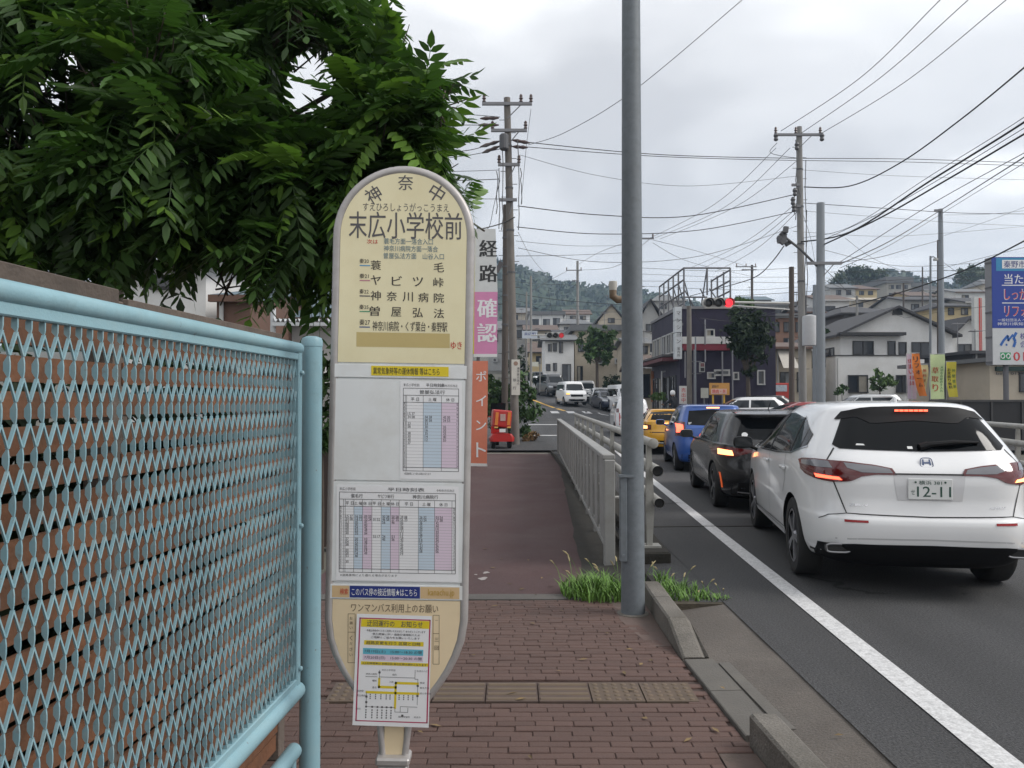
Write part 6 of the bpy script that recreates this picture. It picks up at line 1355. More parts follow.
m = MB(); m.b2(hx(710.5, Yq), hx(726, Yq), Yq - .135, Yq - .115, hz(394, Yq), hz(388.8, Yq)); bb_ = m.build('board', M('board_pink', (.60, .40, .34), .6), og, True); m = MB(); text(m, '焼肉・丼', 711.5, 393.4, 725, 389.3, lambda u, v: Vector((hx(u, Yq), Yq - .14, hz(v, Yq))), .04); m.build('board_print', inkr, bb_, True)
# vending machine, shop with awning
Yq = 45; vm = thing('vending_machine', 'red drinks vending machine beside the dark tree', 'vending machine', (hx(781, Yq), Yq, gz(15, Yq))); m = MB(); m.b2(hx(773, Yq), hx(790, Yq), Yq, Yq + .7, gz(15, Yq), hz(383, Yq)); m.build('cabinet', M('vending_red', (.50, .05, .035), .4, var=.05), vm, True, bevel=.03)
m = MB(); m.b2(hx(775, Yq), hx(787, Yq), Yq - .02, Yq - .002, hz(391.5, Yq), hz(385, Yq)); m.build('display', M('vending_display', (.50, .56, .62), .2, var=.25, scale=6), vm, True)
Yq = 45.2; vm = thing('vending_machine', 'white drinks vending machine left of the red one', 'vending machine', (hx(765, Yq), Yq, gz(15, Yq))); m = MB(); m.b2(hx(758.5, Yq), hx(771.5, Yq), Yq, Yq + .7, gz(15, Yq), hz(384, Yq)); m.build('cabinet', M('vending_white', (.50, .48, .44), .4, var=.05), vm, True, bevel=.03)
m = MB(); m.b2(hx(760, Yq), hx(770, Yq), Yq - .02, Yq - .002, hz(392, Yq), hz(386, Yq)); m.build('display', MATS['vending_display'], vm, True)
aw = house('shop_house', 'beige shop with a pale awning behind the vending machines', 776, 812, 347, 338, 52, 8, 'gx', wall_b, roof_br, [(780, 352, 790, 362), (780, 372, 792, 396), (797, 372, 806, 392)])
m = MB(); q = 51.9; m.add([(hx(777, q), q, hz(349, q)), (hx(791, q), q, hz(349, q)), (hx(793, q), q - 1.3, hz(368, q - 1.3)), (hx(777, q), q - 1.3, hz(368, q - 1.3))], [(0, 1, 2, 3)]); m.build('awning', M('awning_cream', (.48, .45, .40), .8, var=.1), aw, True)
# other houses
H_ = house
H_('white_house', 'white house with small dark shuttered windows beside the street tree', 545, 574, 340, 331, 74, 8, 'gx', wall_w, roof_g, [(548, 344, 552, 351.5), (553, 343, 557, 351.5), (559, 342, 563, 353), (562, 364, 571, 388), (546, 364, 550.5, 371), (553, 363, 557, 371)])
H_('apartment_house', 'pale blank walled building behind the street tree', 575, 628, 331, 325, 78, 9, 'flat', wall_b, roof_g, [(578, 342, 584, 352), (577, 366, 583, 392)])
H_('gable_house', 'small cream gabled house above the pale building', 598, 625, 322, 304, 105, 9, 'gy', wall_b, roof_d, [(608, 318, 615, 323)])
H_('long_house', 'cream flat roofed house on the left hillside', 529, 563, 315, 311.5, 135, 10, 'flat', wall_w, roof_g, [(532, 319, 539, 326), (543, 319, 550, 326), (553, 318, 560, 326)])
H_('hillside_house', 'brown roofed house under the cream flat roofed one', 526, 556, 330, 322, 112, 9, 'gx', wall_b, roof_br, [(530, 333, 538, 341), (545, 333, 552, 341)])
H_('hillside_house', 'brown tiled house partly hidden by the traffic signal', 530, 552, 352, 340, 92, 8, 'gx', wall_y, roof_br, [(536, 356, 541, 364), (545, 356, 549, 364)])
H_('hillside_house', 'grey house behind the white street name sign', 513, 530, 325, 317, 118, 9, 'gx', wall_g, roof_d, [(516, 330, 522, 338), (524, 330, 528, 338)])
H_('hillside_house', 'grey house just left of the utility poles', 488, 512, 330, 318, 125, 9, 'gx', wall_g, roof_g, [(492, 334, 498, 342)])
H_('hillside_house', 'white walled house with red brown roof right of the traffic signal', 560, 592, 324, 316, 122, 9, 'hip', wall_w, roof_g, [(564, 327, 571, 333), (578, 327, 586, 333)])
H_('hillside_house', 'low grey roofed house above the white house', 556, 580, 334, 327, 98, 8, 'gx', wall_g, roof_d, [(560, 336, 566, 339)])
H_('townhouse', 'grey roofed townhouse seen right of the big grey pole', 641, 660, 318, 299, 72, 8, 'gy', wall_g, roof_d, [(646, 324, 652, 332), (646, 342, 652, 352)])
H_('townhouse', 'beige townhouse behind the shop sign boxes', 630, 650, 342, 334, 66, 8, 'gx', wall_b, roof_g, [(642, 346, 648, 354)])
H_('apartment_block', 'brown brick apartment block behind the dark tree', 768, 812, 318, 314, 68, 10, 'flat', M('wall_brick_brown', (.24, .14, .10), .85, var=.15, scale=3), roof_g, [(773, 322, 780, 332), (784, 322, 791, 332), (796, 322, 803, 332), (784, 338, 792, 348)])
H_('apartment_block', 'pale grey flat block above the brown brick apartments', 742, 792, 306, 302, 95, 10, 'flat', wall_g, roof_g, [(750, 309, 757, 315), (762, 309, 769, 315), (775, 309, 782, 315)])
H_('hillside_house', 'white house with brown roof between the grey poles and the dark house', 822, 850, 300, 290, 92, 9, 'gx', wall_w, roof_br, [(826, 306, 836, 315), (826, 328, 836, 338)])
H_('white_cottage', 'white walled cottage left of the white house', 820, 842, 330, 322, 76, 8, 'gx', wall_w, roof_g, [(824, 335, 831, 342), (834, 345, 840, 352)])
H_('dark_house', 'charcoal clad house behind the white house', 845, 897, 313, 301, 72, 9, 'hip', wall_d, roof_d, [(865, 315, 876, 320, frame_w), (850, 320, 858, 326)])
H_('hillside_house', 'beige roofed hall below the concrete apartment tower', 852, 890, 300, 293, 130, 12, 'gx', wall_b, M('roof_beige', (.38, .34, .27), .8, var=.1), [(858, 303, 864, 307)])
H_('apartment_tower', 'concrete apartment block on the hilltop', 888, 912, 283, 277, 175, 14, 'flat', M('wall_concrete', (.34, .33, .30), .9, var=.1, scale=.4), roof_g, [(890, 285, 895, 289), (897, 285, 902, 289), (904, 285, 909, 289), (890, 293, 895, 297), (897, 293, 902, 297), (904, 293, 909, 297)], cat='building')
H_('apartment_tower', 'lower wing of the hilltop apartment block', 912, 926, 287, 283, 178, 14, 'flat', MATS['wall_concrete'], roof_g, [(914, 289, 918, 293), (920, 289, 924, 293), (914, 297, 918, 301), (920, 297, 924, 301)], cat='building')
H_('hillside_house', 'cream house with dark roof behind the tall steel pole', 944, 976, 306, 298, 88, 9, 'hip', wall_y, roof_d, [(949, 308, 955, 315), (962, 308, 969, 315)])
H_('hillside_house', 'white house high on the right with a pale roof', 958, 990, 292, 285, 125, 9, 'gx', wall_w, roof_g, [(963, 295, 970, 300)])
H_('hillside_house', 'grey roofed house beside the white house on the hill', 905, 945, 300, 292, 100, 9, 'gx', wall_g, roof_d, [(912, 304, 920, 310)])
H_('hillside_house', 'white house with a blue grey roof up the slope behind the apartments', 746, 772, 300, 293, 140, 9, 'gx', wall_w, roof_bl, [(750, 303, 756, 308)])
H_('hillside_house', 'brown house wedged between the two big poles', 804, 822, 312, 303, 84, 8, 'gx', wall_br, roof_d, [(807, 316, 812, 322), (815, 316, 819, 322)])
H_('hillside_house', 'small cream house over the beige roofed hall', 856, 878, 289, 282, 165, 9, 'hip', wall_y, roof_br, [(860, 291, 865, 295), (869, 291, 874, 295)])
H_('hillside_house', 'grey house left of the hilltop apartments', 832, 856, 288, 281, 158, 9, 'gx', wall_g, roof_g, [(837, 290, 842, 295), (847, 290, 852, 295)])
H_('hillside_house', 'white house right of the hilltop apartments', 926, 950, 290, 282, 160, 9, 'hip', wall_w, roof_d, [(930, 292, 936, 297), (941, 292, 946, 297)])
H_('hillside_house', 'cream house under the slim street lamp', 912, 936, 296, 288, 128, 9, 'gx', wall_y, roof_br, [(917, 299, 923, 304)])
H_('hillside_house', 'dark roofed house behind the red striped sign', 968, 992, 302, 293, 96, 9, 'gx', wall_g, roof_d, [(972, 306, 978, 312)])
H_('hillside_house', 'beige house highest on the far right slope', 985, 1012, 284, 276, 170, 9, 'hip', wall_b, roof_g, [(990, 287, 996, 291)])
H_('hillside_house', 'grey roofed house partly behind the empty billboard frame', 655, 684, 300, 291, 110, 9, 'hip', wall_g, roof_g, [(660, 303, 667, 309)])
H_('hillside_house', 'white house glimpsed under the far pole wires', 566, 590, 314, 307, 150, 9, 'gx', wall_w, roof_br, [(570, 316, 576, 320), (580, 316, 586, 320)])
H_('hillside_house', 'beige house nearest the hill foot on the left', 508, 528, 313, 305, 155, 9, 'gx', wall_b, roof_g, [(512, 315, 518, 320)])
H_('beige_building', 'beige shop building below the blue billboard', 990, 1075, 362, 358, 39, 8, 'flat', wall_b, roof_g, [(1019, 372, 1040, 392)], cat='building')
m = MB(); q = 38.85; m.b2(hx(997, q), hx(1070, q), q - .02, q + .14, hz(371, q), hz(366.5, q)); sg_ = m.build('sign_band', M('sign_dark_green', (.02, .05, .04), .6), bpy.data.objects['beige_building'], True)
m = MB(); text(m, 'belly 0128', 998, 375.5, 1026, 372, lambda u, v: Vector((hx(u, q), q + .12, hz(v, q))), .02); m.build('sign_print', inkg, sg_, True)
H_('dark_shed', 'narrow black shed between the white house and the beige building', 974, 990, 354, 351, 42, 5, 'flat', wall_d, roof_d, [])
# houses behind the wooden fence on the left
H_('neighbour_house', 'brown house with a blue grey shingle roof behind the wooden fence', 216, 250, 295, 268, 16, 6, 'gx', wall_br, roof_bl, [], ov=.1)
H_('neighbour_house', 'low blue grey roofed house behind the tree', 246, 345, 318, 266, 19, 8, 'gx', wall_g, roof_bl, [], ov=.2)
H_('neighbour_house', 'white walled house glimpsed through the tree', 120, 205, 262, 240, 17, 7, 'gx', wall_w, roof_g, [(150, 275, 175, 290)], ov=.3)
Yq = 14; cs = thing('carport', 'white corrugated carport roof behind the tree', 'carport', (hx(300, Yq), Yq, PZ)); m = MB(); x0, x1 = hx(272, Yq), hx(345, Yq)
rows = [[(lerp(x0, x1, k / 60), y, hz(320, Yq) + (.03 if k % 4 < 2 else -.03) + (y - Yq) * .03) for k in range(61)] for y in (Yq, Yq + 3)]; m.grid(rows); m.build('roof', M('carport_white', (.50, .52, .53), .5, var=.05), cs, True)
m = MB(); m.b2(x0, x1, Yq - .05, Yq + .0, hz(326, Yq), hz(322.5, Yq)); m.build('gutter', MATS['carport_white'], cs, True)
for px in (271, 344): m = MB(); m.tube([(hx(px, Yq), Yq + .1, PZ), (hx(px, Yq), Yq + .1, hz(308 if px < 300 else 322, Yq))], .05, 7); m.build('post', MATS['carport_white'], cs, True)

# ------------------------------------------------------------------ big route-check banner on the left of the bridge
Yq = 20.0; bn = thing('route_banner', 'tall vertical banner sign, black and white letters on white, pink and orange', 'banner', (hx(478, Yq), Yq + .1, PZ))
FN = lambda d: (lambda px, py: Vector((hx(px, Yq), Yq - d, hz(py, Yq))))
def bq(nm, mat, pts, d0=0, par=None):
    m = MB(); f0, f1 = FN(d0 + .02), FN(d0); m.prism(pts, lambda a, b: f0(a, b), lambda a, b: f1(a, b)); return m.build(nm, mat, par or bn, True)
bw = bq('upper_board', M('banner_white', (.60, .61, .60), .6, var=.05), [(473.5, 292), (497.5, 292), (495.5, 229), (474, 229)]); bp_ = bq('pink_board', M('banner_pink', (.62, .24, .42), .6, var=.06), [(473.5, 354), (497, 354), (497.5, 292), (473.5, 292)])
bq('yellow_edge', M('banner_yellow', (.55, .48, .05), .6), [(471.5, 354), (474, 354), (474.5, 229), (472.5, 229)], .021); bo_ = bq('lower_banner', M('banner_orange', (.62, .20, .12), .7, var=.08), [(469.5, 463), (487, 463.5), (488, 361), (470, 361)])
bq('hem', wall_w, [(469.5, 466), (487.5, 466.5), (487, 463.5), (469.5, 463)]); bq('hem', wall_w, [(473.5, 357), (497, 357), (497, 354), (473.5, 354)])
m = MB(); vtext(m, '経路', 479, 236, 496.5, 286, FN(.024), .07, fill=.88); m.build('print', ink, bw, True); m = MB(); vtext(m, '確認', 477, 296, 496, 345, FN(.024), .06, fill=.9); m.build('print', p_white, bp_, True)
m = MB(); vtext(m, 'ポイント', 476, 364, 486, 462, FN(.024), .02, fill=.6); m.build('print', p_white, bo_, True)
m = MB(); m.tube([(hx(478, Yq), Yq + .12, PZ), (hx(478, Yq), Yq + .12, hz(226, Yq))], .045, 8); m.build('post', st, bn, True)
m = MB(); text(m, 'へ', 499, 270, 502, 258, FN(.02)); m.beam(FN(0)(497, 266), FN(0)(501, 268), .01, .3); m.build('fluttering_corner', inkg, bn, True)

# ------------------------------------------------------------------ blue billboard, flags, black fence
Yq = 30.0; bb = thing('billboard', 'large blue and white advertising billboard at the right edge', 'billboard', (hx(1010, Yq), Yq + .2, 0)); xr = hx(1085, Yq)
FB = lambda d: (lambda px, py: Vector((hx(px, Yq), Yq - d, hz(py, Yq))))
m = MB(); m.b2(hx(993, Yq), xr, Yq, Yq + .42, hz(365, Yq), hz(257, Yq)); m.build('casing', M('casing_grey', (.25, .25, .26), .6), bb, True)
bp1 = MB().b2(hx(993.2, Yq), xr - .02, Yq - .02, Yq - .002, hz(328, Yq), hz(257.3, Yq)).build('blue_panel', M('billboard_blue', (.012, .045, .30), .4, var=.04), bb, True); bp2 = MB().b2(hx(993.2, Yq), xr - .02, Yq - .02, Yq - .002, hz(364.7, Yq), hz(328.3, Yq)).build('white_panel', M('billboard_white', (.58, .59, .60), .4, var=.04), bb, True)
m = MB(); m.quad(FB(.023)(997.5, 271), FB(.023)(1083, 271), FB(.023)(1083, 258), FB(.023)(997.5, 258)); m.build('cyan_panel', M('billboard_cyan', (.03, .24, .45), .4), bp1, True)
m = MB(); m.quad(FB(.026)(1003.5, 268.5), FB(.026)(1037, 268.5), FB(.026)(1037, 260), FB(.026)(1003.5, 260)); text(m, '当たり前の', 1005.5, 284, 1056, 274, FB(.025), .02); text(m, '一般社団法人 ベターライフリフォーム', 998.5, 321.5, 1066, 318.6, FB(.025)); text(m, '神奈川県知事認定事業者の店', 998, 325.5, 1066, 322.3, FB(.025))
for v in (285.3, 303): m.quad(FB(.024)(1003, v + .5), FB(.024)(1080, v + .5), FB(.024)(1080, v - .4), FB(.024)(1003, v - .4))
text(m, 'しっかり', 1005, 300, 1035, 289, FB(.0245), .06); text(m, 'リフォーム', 1005, 317, 1046, 306, FB(.0245), .06); m.build('white_print', p_white, bp1, True)
m = MB(); text(m, 'しっかり', 1005.5, 299.5, 1034.5, 289.5, FB(.027), .012); text(m, 'リフォーム', 1005.5, 316.5, 1045.5, 306.5, FB(.027), .012); m.build('red_print', M('billboard_red', (.55, .04, .05), .5, var=0), bp1, True)
m = MB(); text(m, '秦野市で', 1005, 267.8, 1034, 260.8, FB(.029), .02); m.build('navy_print', p_navy, bp1, True)
m = MB(); st_ = lambda pts, w: [m.beam(FB(.024)(*a), FB(.024)(*b), w, .01, up=(0, 1, 0)) for a, b in zip(pts, pts[1:])]
st_([(1001, 345.5), (1004, 340.5), (1008.5, 335.5)], .09); st_([(1008.5, 335.5), (1008.5, 341), (1013.5, 334.5)], .07); st_([(1017, 332.5), (1014, 337.5), (1015.8, 341.5), (1014, 347)], .10); m.quad(FB(.024)(1006, 345.8), FB(.024)(1007.8, 345.8), FB(.024)(1007.8, 343.8), FB(.024)(1006, 343.8)); m.build('logo', M('logo_blue', (.02, .12, .42), .5, var=0), bp2, True)
m = MB(); text(m, '株式', 1020.5, 339.5, 1033, 333, FB(.024), .02); text(m, '会社', 1020.5, 347.5, 1033, 341, FB(.024), .02); m.build('company_print', M('ink_violet', (.08, .07, .28), .5, var=0), bp2, True)
m = MB(); text(m, '0120', 1013.5, 361, 1042, 352, FB(.024), .03); m.build('phone_print', MATS['billboard_red'], bp2, True)
m = MB(); m.quad(FB(.023)(1000.5, 360), FB(.023)(1011, 360), FB(.023)(1011, 352.5), FB(.023)(1000.5, 352.5)); fd = m.build('freephone_mark', M('mark_green', (.02, .28, .10), .5, var=0), bp2, True)
m = MB()
for u in (1003, 1008.5): m.tube([FB(.026)(u + 1.8 * math.cos(a), 356.3 + 2.2 * math.sin(a)) for a in [2 * math.pi * k / 12 for k in range(13)]], .022, 4, False)
m.build('freephone_rings', p_white, fd, True)
m = MB(); 
for px in (1009.5, 1070): m.tube([(hx(px, Yq), Yq + .2, 0), (hx(px, Yq), Yq + .2, hz(365, Yq))], .10, 10)
m.build('post', st, bb, True, True)
for k in range(5): m = MB(); m.box((hx(993, Yq) - .015, Yq + .2, lerp(hz(362, Yq), hz(262, Yq), k / 4)), (.04, .36, .05)); m.build('casing_rib', st, bb, True)
Yq = 46; ps = thing('plaza_sign', 'white vertical sign with red stripes behind the blue billboard', 'sign', (hx(980, Yq), Yq, 0)); m = MB(); m.b2(hx(975.5, Yq), hx(988, Yq), Yq, Yq + .3, hz(356, Yq), hz(297, Yq)); m.build('board', M('sign_cream_white', (.55, .56, .54), .5, var=.05), ps, True)
m = MB(); m.b2(hx(980, Yq), hx(981.2, Yq), Yq - .02, Yq - .002, hz(355, Yq), hz(298, Yq)); m.b2(hx(982, Yq), hx(982.6, Yq), Yq - .02, Yq - .002, hz(355, Yq), hz(298, Yq)); m.build('stripe', inkr, ps, True); m = MB(); m.tube([(hx(984, Yq), Yq + .15, 0), (hx(984, Yq), Yq + .15, hz(356, Yq))], .12, 8); m.build('post', frame_w, ps, True)
def nobori(label, px0, px1, py0, py1, Y, col, txts, lean=0, col2=None, k_=1):
    x = hx(px0, Y); zb_ = gz(x, Y) - .1; t = thing('nobori_flag', label, 'flag', (x, Y, zb_), group='advertising flags in front of the white house'); m = MB(); m.tube([(x, Y, zb_), (x, Y, hz(py0, Y) + .06)], .016, 6); m.tube([(x, Y, hz(py0, Y) + .03), (hx(px1, Y), Y, hz(py0, Y) + .03)], .012, 6); m.build('pole', frame_w, t, True)
    fn0 = lambda px, py: (lambda s_, v: Vector((hx(px + lean * v * v, Y), Y + .05 * math.sin(v * 6 + k_) + .04 * math.sin(s_ * 4 + v * 3), hz(py, Y))))((px - px0) / (px1 - px0), (py - py0) / (py1 - py0))
    m = MB(); m.grid([[fn0(lerp(px0, px1, i / 4), lerp(py0, py1, j / 12)) for i in range(5)] for j in range(13)]); b = m.build('banner', M('flag_' + label.split()[0], col, .8, var=.06, scale=3), t, True, True)
    for s_, u0, v0, u1, v1, ik in txts:
        m = MB(); vtext(m, s_, u0, v0, u1, v1, lambda px, py: fn0(px, py) + Vector((0, -.02, 0)), .04, fill=.85); m.build('banner_print', ik, b, True)
    return t
green_i = M('ink_green', (.04, .20, .06), .6, var=0); or_i = M('ink_redbrown', (.45, .08, .03), .6, var=0)
nobori('pink and white flag, leftmost of the row', 907, 916, 354, 399, 40.5, (.58, .48, .58), [('住まい相談', 909, 358, 913, 386, inkr)], 1, k_=1)
nobori('orange flag twisted in the wind beside the pink one', 912, 920, 353.5, 396, 40, (.72, .20, .03), [('リフォーム', 914, 356, 918, 388, ink)], 8, k_=2)
nobori('yellow and white small flag between the orange and green flags', 921, 928, 365, 394, 41, (.60, .52, .28), [('無料診断', 923, 368, 926, 388, or_i)], -2, k_=3)
nobori('green edged cream flag with large red letters', 930.5, 944.5, 354.5, 399, 39.5, (.56, .66, .34), [('草取り', 932.5, 366, 938.5, 392, or_i), ('大切なお庭の手入れ', 940, 366, 943, 392, green_i)], 0, k_=4)
nobori('bright yellow flag, rightmost of the row', 946.5, 956, 362, 397, 40, (.66, .56, .06), [('お見積り無料', 948, 368, 951, 389, ink), ('外壁塗装', 952, 368, 955, 389, green_i)], 2, k_=5)
m = MB(); fx_ = thing('steel_fence', 'black panelled steel fence along the right bank', 'fence', (hx(948, 27), 27, 0)); blk = M('fence_black', (.014, .013, .014), .5, var=.2)
for k in range(12):
    x = hx(930, 27) + k * 1.06; m = MB(); m.b2(x + .03, x + 1.03, 27.0, 27.03, .05, 1.56); m.build('panel', blk, fx_, True); m = MB(); m.b2(x - .03, x + .03, 26.96, 27.05, 0, 1.6); m.build('post', M('fence_post_dark', (.05, .048, .048), .5), fx_, True)
m = MB(); m.b2(hx(930, 27), hx(930, 27) + 12.7, 26.95, 27.07, 1.56, 1.63); m.build('cap_rail', MATS['fence_post_dark'], fx_, True)

# ------------------------------------------------------------------ traffic signals
sig_m = M('signal_housing', (.50, .50, .48), .5, var=.08); lens_d = M('signal_lens_dark', (.012, .013, .015), .3, var=0); lens_r = M('signal_lens_red', (1, .02, .03), .3, var=0, emit=1.6)
def signal(label, px0, px1, pc_, Y, arm_px, lit=True, arm=True):
    xa, xb, zc_ = hx(px0, Y), hx(px1, Y), hz(pc_, Y); w = xb - xa; h = w * .34; t = thing('traffic_signal', label, 'traffic light', ((xa + xb) / 2, Y, zc_ - h / 2))
    m = MB(); m.b2(xa + h * .3, xb - h * .3, Y, Y + .14, zc_ - h / 2, zc_ + h / 2); m.lathe([(h / 2, 0), (h / 2, .14)], 20, Matrix.Translation((xa + h * .5, Y + .139, zc_)) @ Matrix.Rotation(R(90), 4, 'X')); m.lathe([(h / 2, 0), (h / 2, .14)], 20, Matrix.Translation((xb - h * .5, Y + .139, zc_)) @ Matrix.Rotation(R(90), 4, 'X')); m.build('housing', sig_m, t, True)
    for k in range(3):
        c = Vector((lerp(xa + h * .55, xb - h * .55, k / 2), Y - .005, zc_)); m = MB(); m.lathe([(h * .36, 0), (h * .36, .03), (h * .2, .05)], 20, Matrix.Translation(c) @ Matrix.Rotation(R(90), 4, 'X')); ln = m.build('lens', lens_r if (k == 2 and lit) else lens_d, t, True, True)
        m = MB(); m.grid([[c + Vector((h * .42 * math.cos(a), -d, h * .42 * math.sin(a))) for a in [R(-35) + R(250) * i / 14 for i in range(15)]] for d in (0, .26)]); m.build('visor', M('signal_visor', (.10, .10, .10), .6), ln, True)
    if arm:
        m = MB(); m.tube([(xb - .1, Y + .1, zc_ + h * .1), (hx(arm_px, Y + .3), Y + .4, zc_ + h * .1)], .045, 8); m.tube([(xb - .1, Y + .1, zc_ - h * .2), (hx(arm_px, Y + .3), Y + .4, zc_ - h * .5)], .03, 6); m.build('arm', sig_m, t, True, True)
    return t
signal('horizontal traffic light showing red beside the dark tree', 703, 735, 303, 31.0, 791)
lens_r = M('signal_lens_dim', (.55, .03, .04), .3, var=0, emit=.35)
signal('far horizontal traffic light at the left of the crossing', 546, 565, 335.5, 54.0, 531)
pj = thing('pedestrian_signal', 'pedestrian crossing signal on the brown pole by the purple building', 'traffic light', (hx(703, 40.8), 40.8, hz(380, 40.8))); Yq = 40.8
m = MB(); m.b2(hx(700, Yq), hx(705, Yq), Yq, Yq + .2, hz(372, Yq), hz(362.5, Yq)); m.build('housing', sig_m, pj, True)
for k in range(2): m = MB(); m.b2(hx(700.6, Yq), hx(704.4, Yq), Yq - .03, Yq - .002, hz(371.3 - k * 4.6, Yq), hz(367.6 - k * 4.6, Yq)); m.build('lens', lens_d if k == 0 else lamp_red, pj, True)
m = MB(); m.tube([(hx(690, Yq), Yq + .1, hz(373.5, Yq)), (hx(702, Yq), Yq + .1, hz(373.5, Yq))], .03, 6); m.tube([(hx(690, Yq), Yq + .1, hz(361.5, Yq)), (hx(702, Yq), Yq + .1, hz(361.5, Yq))], .03, 6); m.build('arm', st, pj, True)

# ------------------------------------------------------------------ utility poles
pole_c = M('pole_concrete', (.165, .150, .135), .85, var=.12, scale=2, dirt=(.10, .09, .08), dscale=2.5, dfac=.6); pole_l = M('pole_concrete_light', (.25, .245, .235), .85, var=.12, scale=2, dirt=(.16, .155, .15), dscale=2, dfac=.6); pole_s = M('pole_steel', (.22, .24, .26), .5, .3, var=.08, scale=2); pole_b = M('pole_brown', (.085, .07, .06), .8, var=.15, scale=2)
hard = M('pole_hardware', (.10, .10, .105), .6, .3, var=.1); insu = M('insulator', (.09, .06, .055), .3, var=.1); arm_m = M('crossarm_steel', (.20, .20, .21), .5, .4, var=.1)
PT = {}
def upole(key, label, pxb, pxt, pyt, Y, r0, r1, mat, arms=(), steps=True, name='utility_pole'):
    xb_, top = hx(pxb, Y), W(pxt, pyt, Y); zb_ = gz(xb_, Y) - .2; t = thing(name, label, 'pole', (xb_, Y, zb_)); A, B = Vector((xb_, Y, zb_)), Vector((top.x, Y, top.z))
    m = MB(); m.tube([A, lerp(A, B, .5), B], [r0, (r0 + r1) / 2, r1], 14); m.build('shaft', mat, t, True, True)
    def at(py): 
        z = hz(py, Y); k = (z - A.z) / (B.z - A.z); return Vector((lerp(A.x, B.x, k), Y, z))
    for (py, pl, pr, ins) in arms:
        c = at(py); a, b = Vector((hx(pl, Y), Y - .16, c.z)), Vector((hx(pr, Y), Y - .16, c.z)); m = MB(); m.beam(a, b, .09, .10); ar = m.build('crossarm', arm_m, t, True)
        m = MB()
        for u in ins:
            q = lerp(a, b, u); m.lathe([(.03, .05), (.07, .08), (.04, .14), (.075, .18), (.045, .24), (.06, .27), (.03, .33)], 8, Matrix.Translation(q))
        if ins: m.build('insulator', insu, ar, True, True)
        m = MB(); m.beam(c + Vector((0, -.12, -.5)), lerp(a, b, .8), .03, .03); m.build('brace', arm_m, ar, True)
    if steps:
        m = MB(); n = int((B.z - A.z - 2.5) / .45)
        for k in range(n):
            c = lerp(A, B, (2.5 + k * .45) / (B.z - A.z)); s_ = 1 if k % 2 else -1; m.tube([c, c + Vector((s_ * (r0 + .13), 0, 0))], .012, 4)
        m.build('step_bolt', hard, t, True)['kind'] = 'stuff'
        m = MB()
        for f_ in (.5, .62, .74, .86): c = lerp(A, B, f_); m.lathe([(lerp(r0, r1, f_) + .015, 0), (lerp(r0, r1, f_) + .015, .06)], 14, Matrix.Translation(c))
        m.build('band', hard, t, True)
    PT[key] = at; return t
p1 = upole('p1', 'tall brown concrete utility pole with crossarms rising above the bush', 515.5, 507, 98, 27, .155, .115, pole_c, [(105.5, 482, 532, (.04, .78, .98)), (132, 491, 527, (.04, .96)), (166, 498, 520, (.05, .95)), (201, 499, 517, ())])
upole('p1b', 'slimmer brown pole standing directly left of the tall brown utility pole', 504.5, 506, 205, 28.5, .13, .11, pole_b, (), True)
m = MB(); Yq = 26.80; m.b2(hx(511.5, Yq), hx(520, Yq), Yq - .02, Yq, hz(395, Yq), hz(359.5, Yq)); pn = m.build('notice_plate', M('plate_cream', (.60, .58, .52), .5, var=.06), p1, True); fnp = lambda u, v: Vector((hx(u, Yq), Yq - .024, hz(v, Yq)))
m = MB(); vtext(m, '通学路交差点', 517, 367, 519.4, 385, fnp, .03); vtext(m, '徐行', 513, 376, 516.2, 392, fnp, .03); m.build('print', inkg, pn, True); m = MB(); m.lathe([(.075, 0), (.075, .004)], 14, Matrix.Translation(fnp(515.8, 363.5)) @ Matrix.Rotation(R(90), 4, 'X')); m.build('emblem', M('emblem_brown', (.30, .20, .15), .6, var=0), pn, True)
for k_, (pa, pb_) in enumerate((((480, 118.5), (499, 118)), ((478, 125), (499, 125)), ((512, 140), (530, 143)), ((512, 146.5), (528, 147.5)), ((482, 153), (500, 146)), ((480, 147), (500, 141)))):
    m = MB(); A_, B_ = W(*pa, 26.9), W(*pb_, 26.9); m.tube([A_, lerp(A_, B_, .3), lerp(A_, B_, .5), lerp(A_, B_, .7), B_], [.02, .07, .05, .07, .02], 7); m.build('strain_insulator', insu, p1, True)
for px_, pa, pb_ in ((499.5, 168, 229), (497, 171, 214), (502.5, 150, 230), (521, 168, 204), (518.5, 140, 230)):
    m = MB(); rr_ = random.Random(px_); m.tube([W(px_ + rr_.uniform(-1, 1), lerp(pa, pb_, k / 6), 26.8) for k in range(7)], .016, 5); m.build('pole_cable', hard, p1, True)
m = MB(); m.lathe([(.12, 0), (.16, .04), (.16, .5), (.12, .55)], 12, Matrix.Translation(W(504, 150, 26.7))); m.build('cutout_box', hard, p1, True)
p2 = upole('p2', 'tall pale concrete utility pole with a top crossarm right of centre', 803, 799, 127, 33, .17, .12, pole_l, [(136, 775, 823, (.03, .45, .96)), (186, 792, 800, ()), (207, 793, 801, ())])
for px_, pa, pb_ in ((796.5, 140, 220), (795, 190, 215), (805.5, 160, 330), (807, 210, 345)):
    m = MB(); rr_ = random.Random(px_); m.tube([W(px_ + rr_.uniform(-1.2, 1.2), lerp(pa, pb_, k / 6), 32.8) for k in range(7)], .018, 5); m.build('pole_cable', hard, p2, True)
for c_p in ((793, 205), (794, 212), (797, 150), (776, 141), (822, 141), (795, 196)):
    m = MB(); m.lathe([(.05, 0), (.10, .05), (.07, .16), (.11, .22), (.05, .34)], 8, Matrix.Translation(W(*c_p, 32.7))); m.build('fitting', hard, p2, True)
upole('p3', 'light grey steel pole beside the pale concrete utility pole', 820.5, 820.5, 203, 28, .165, .14, pole_s, [(264, 806, 841, ())], False)
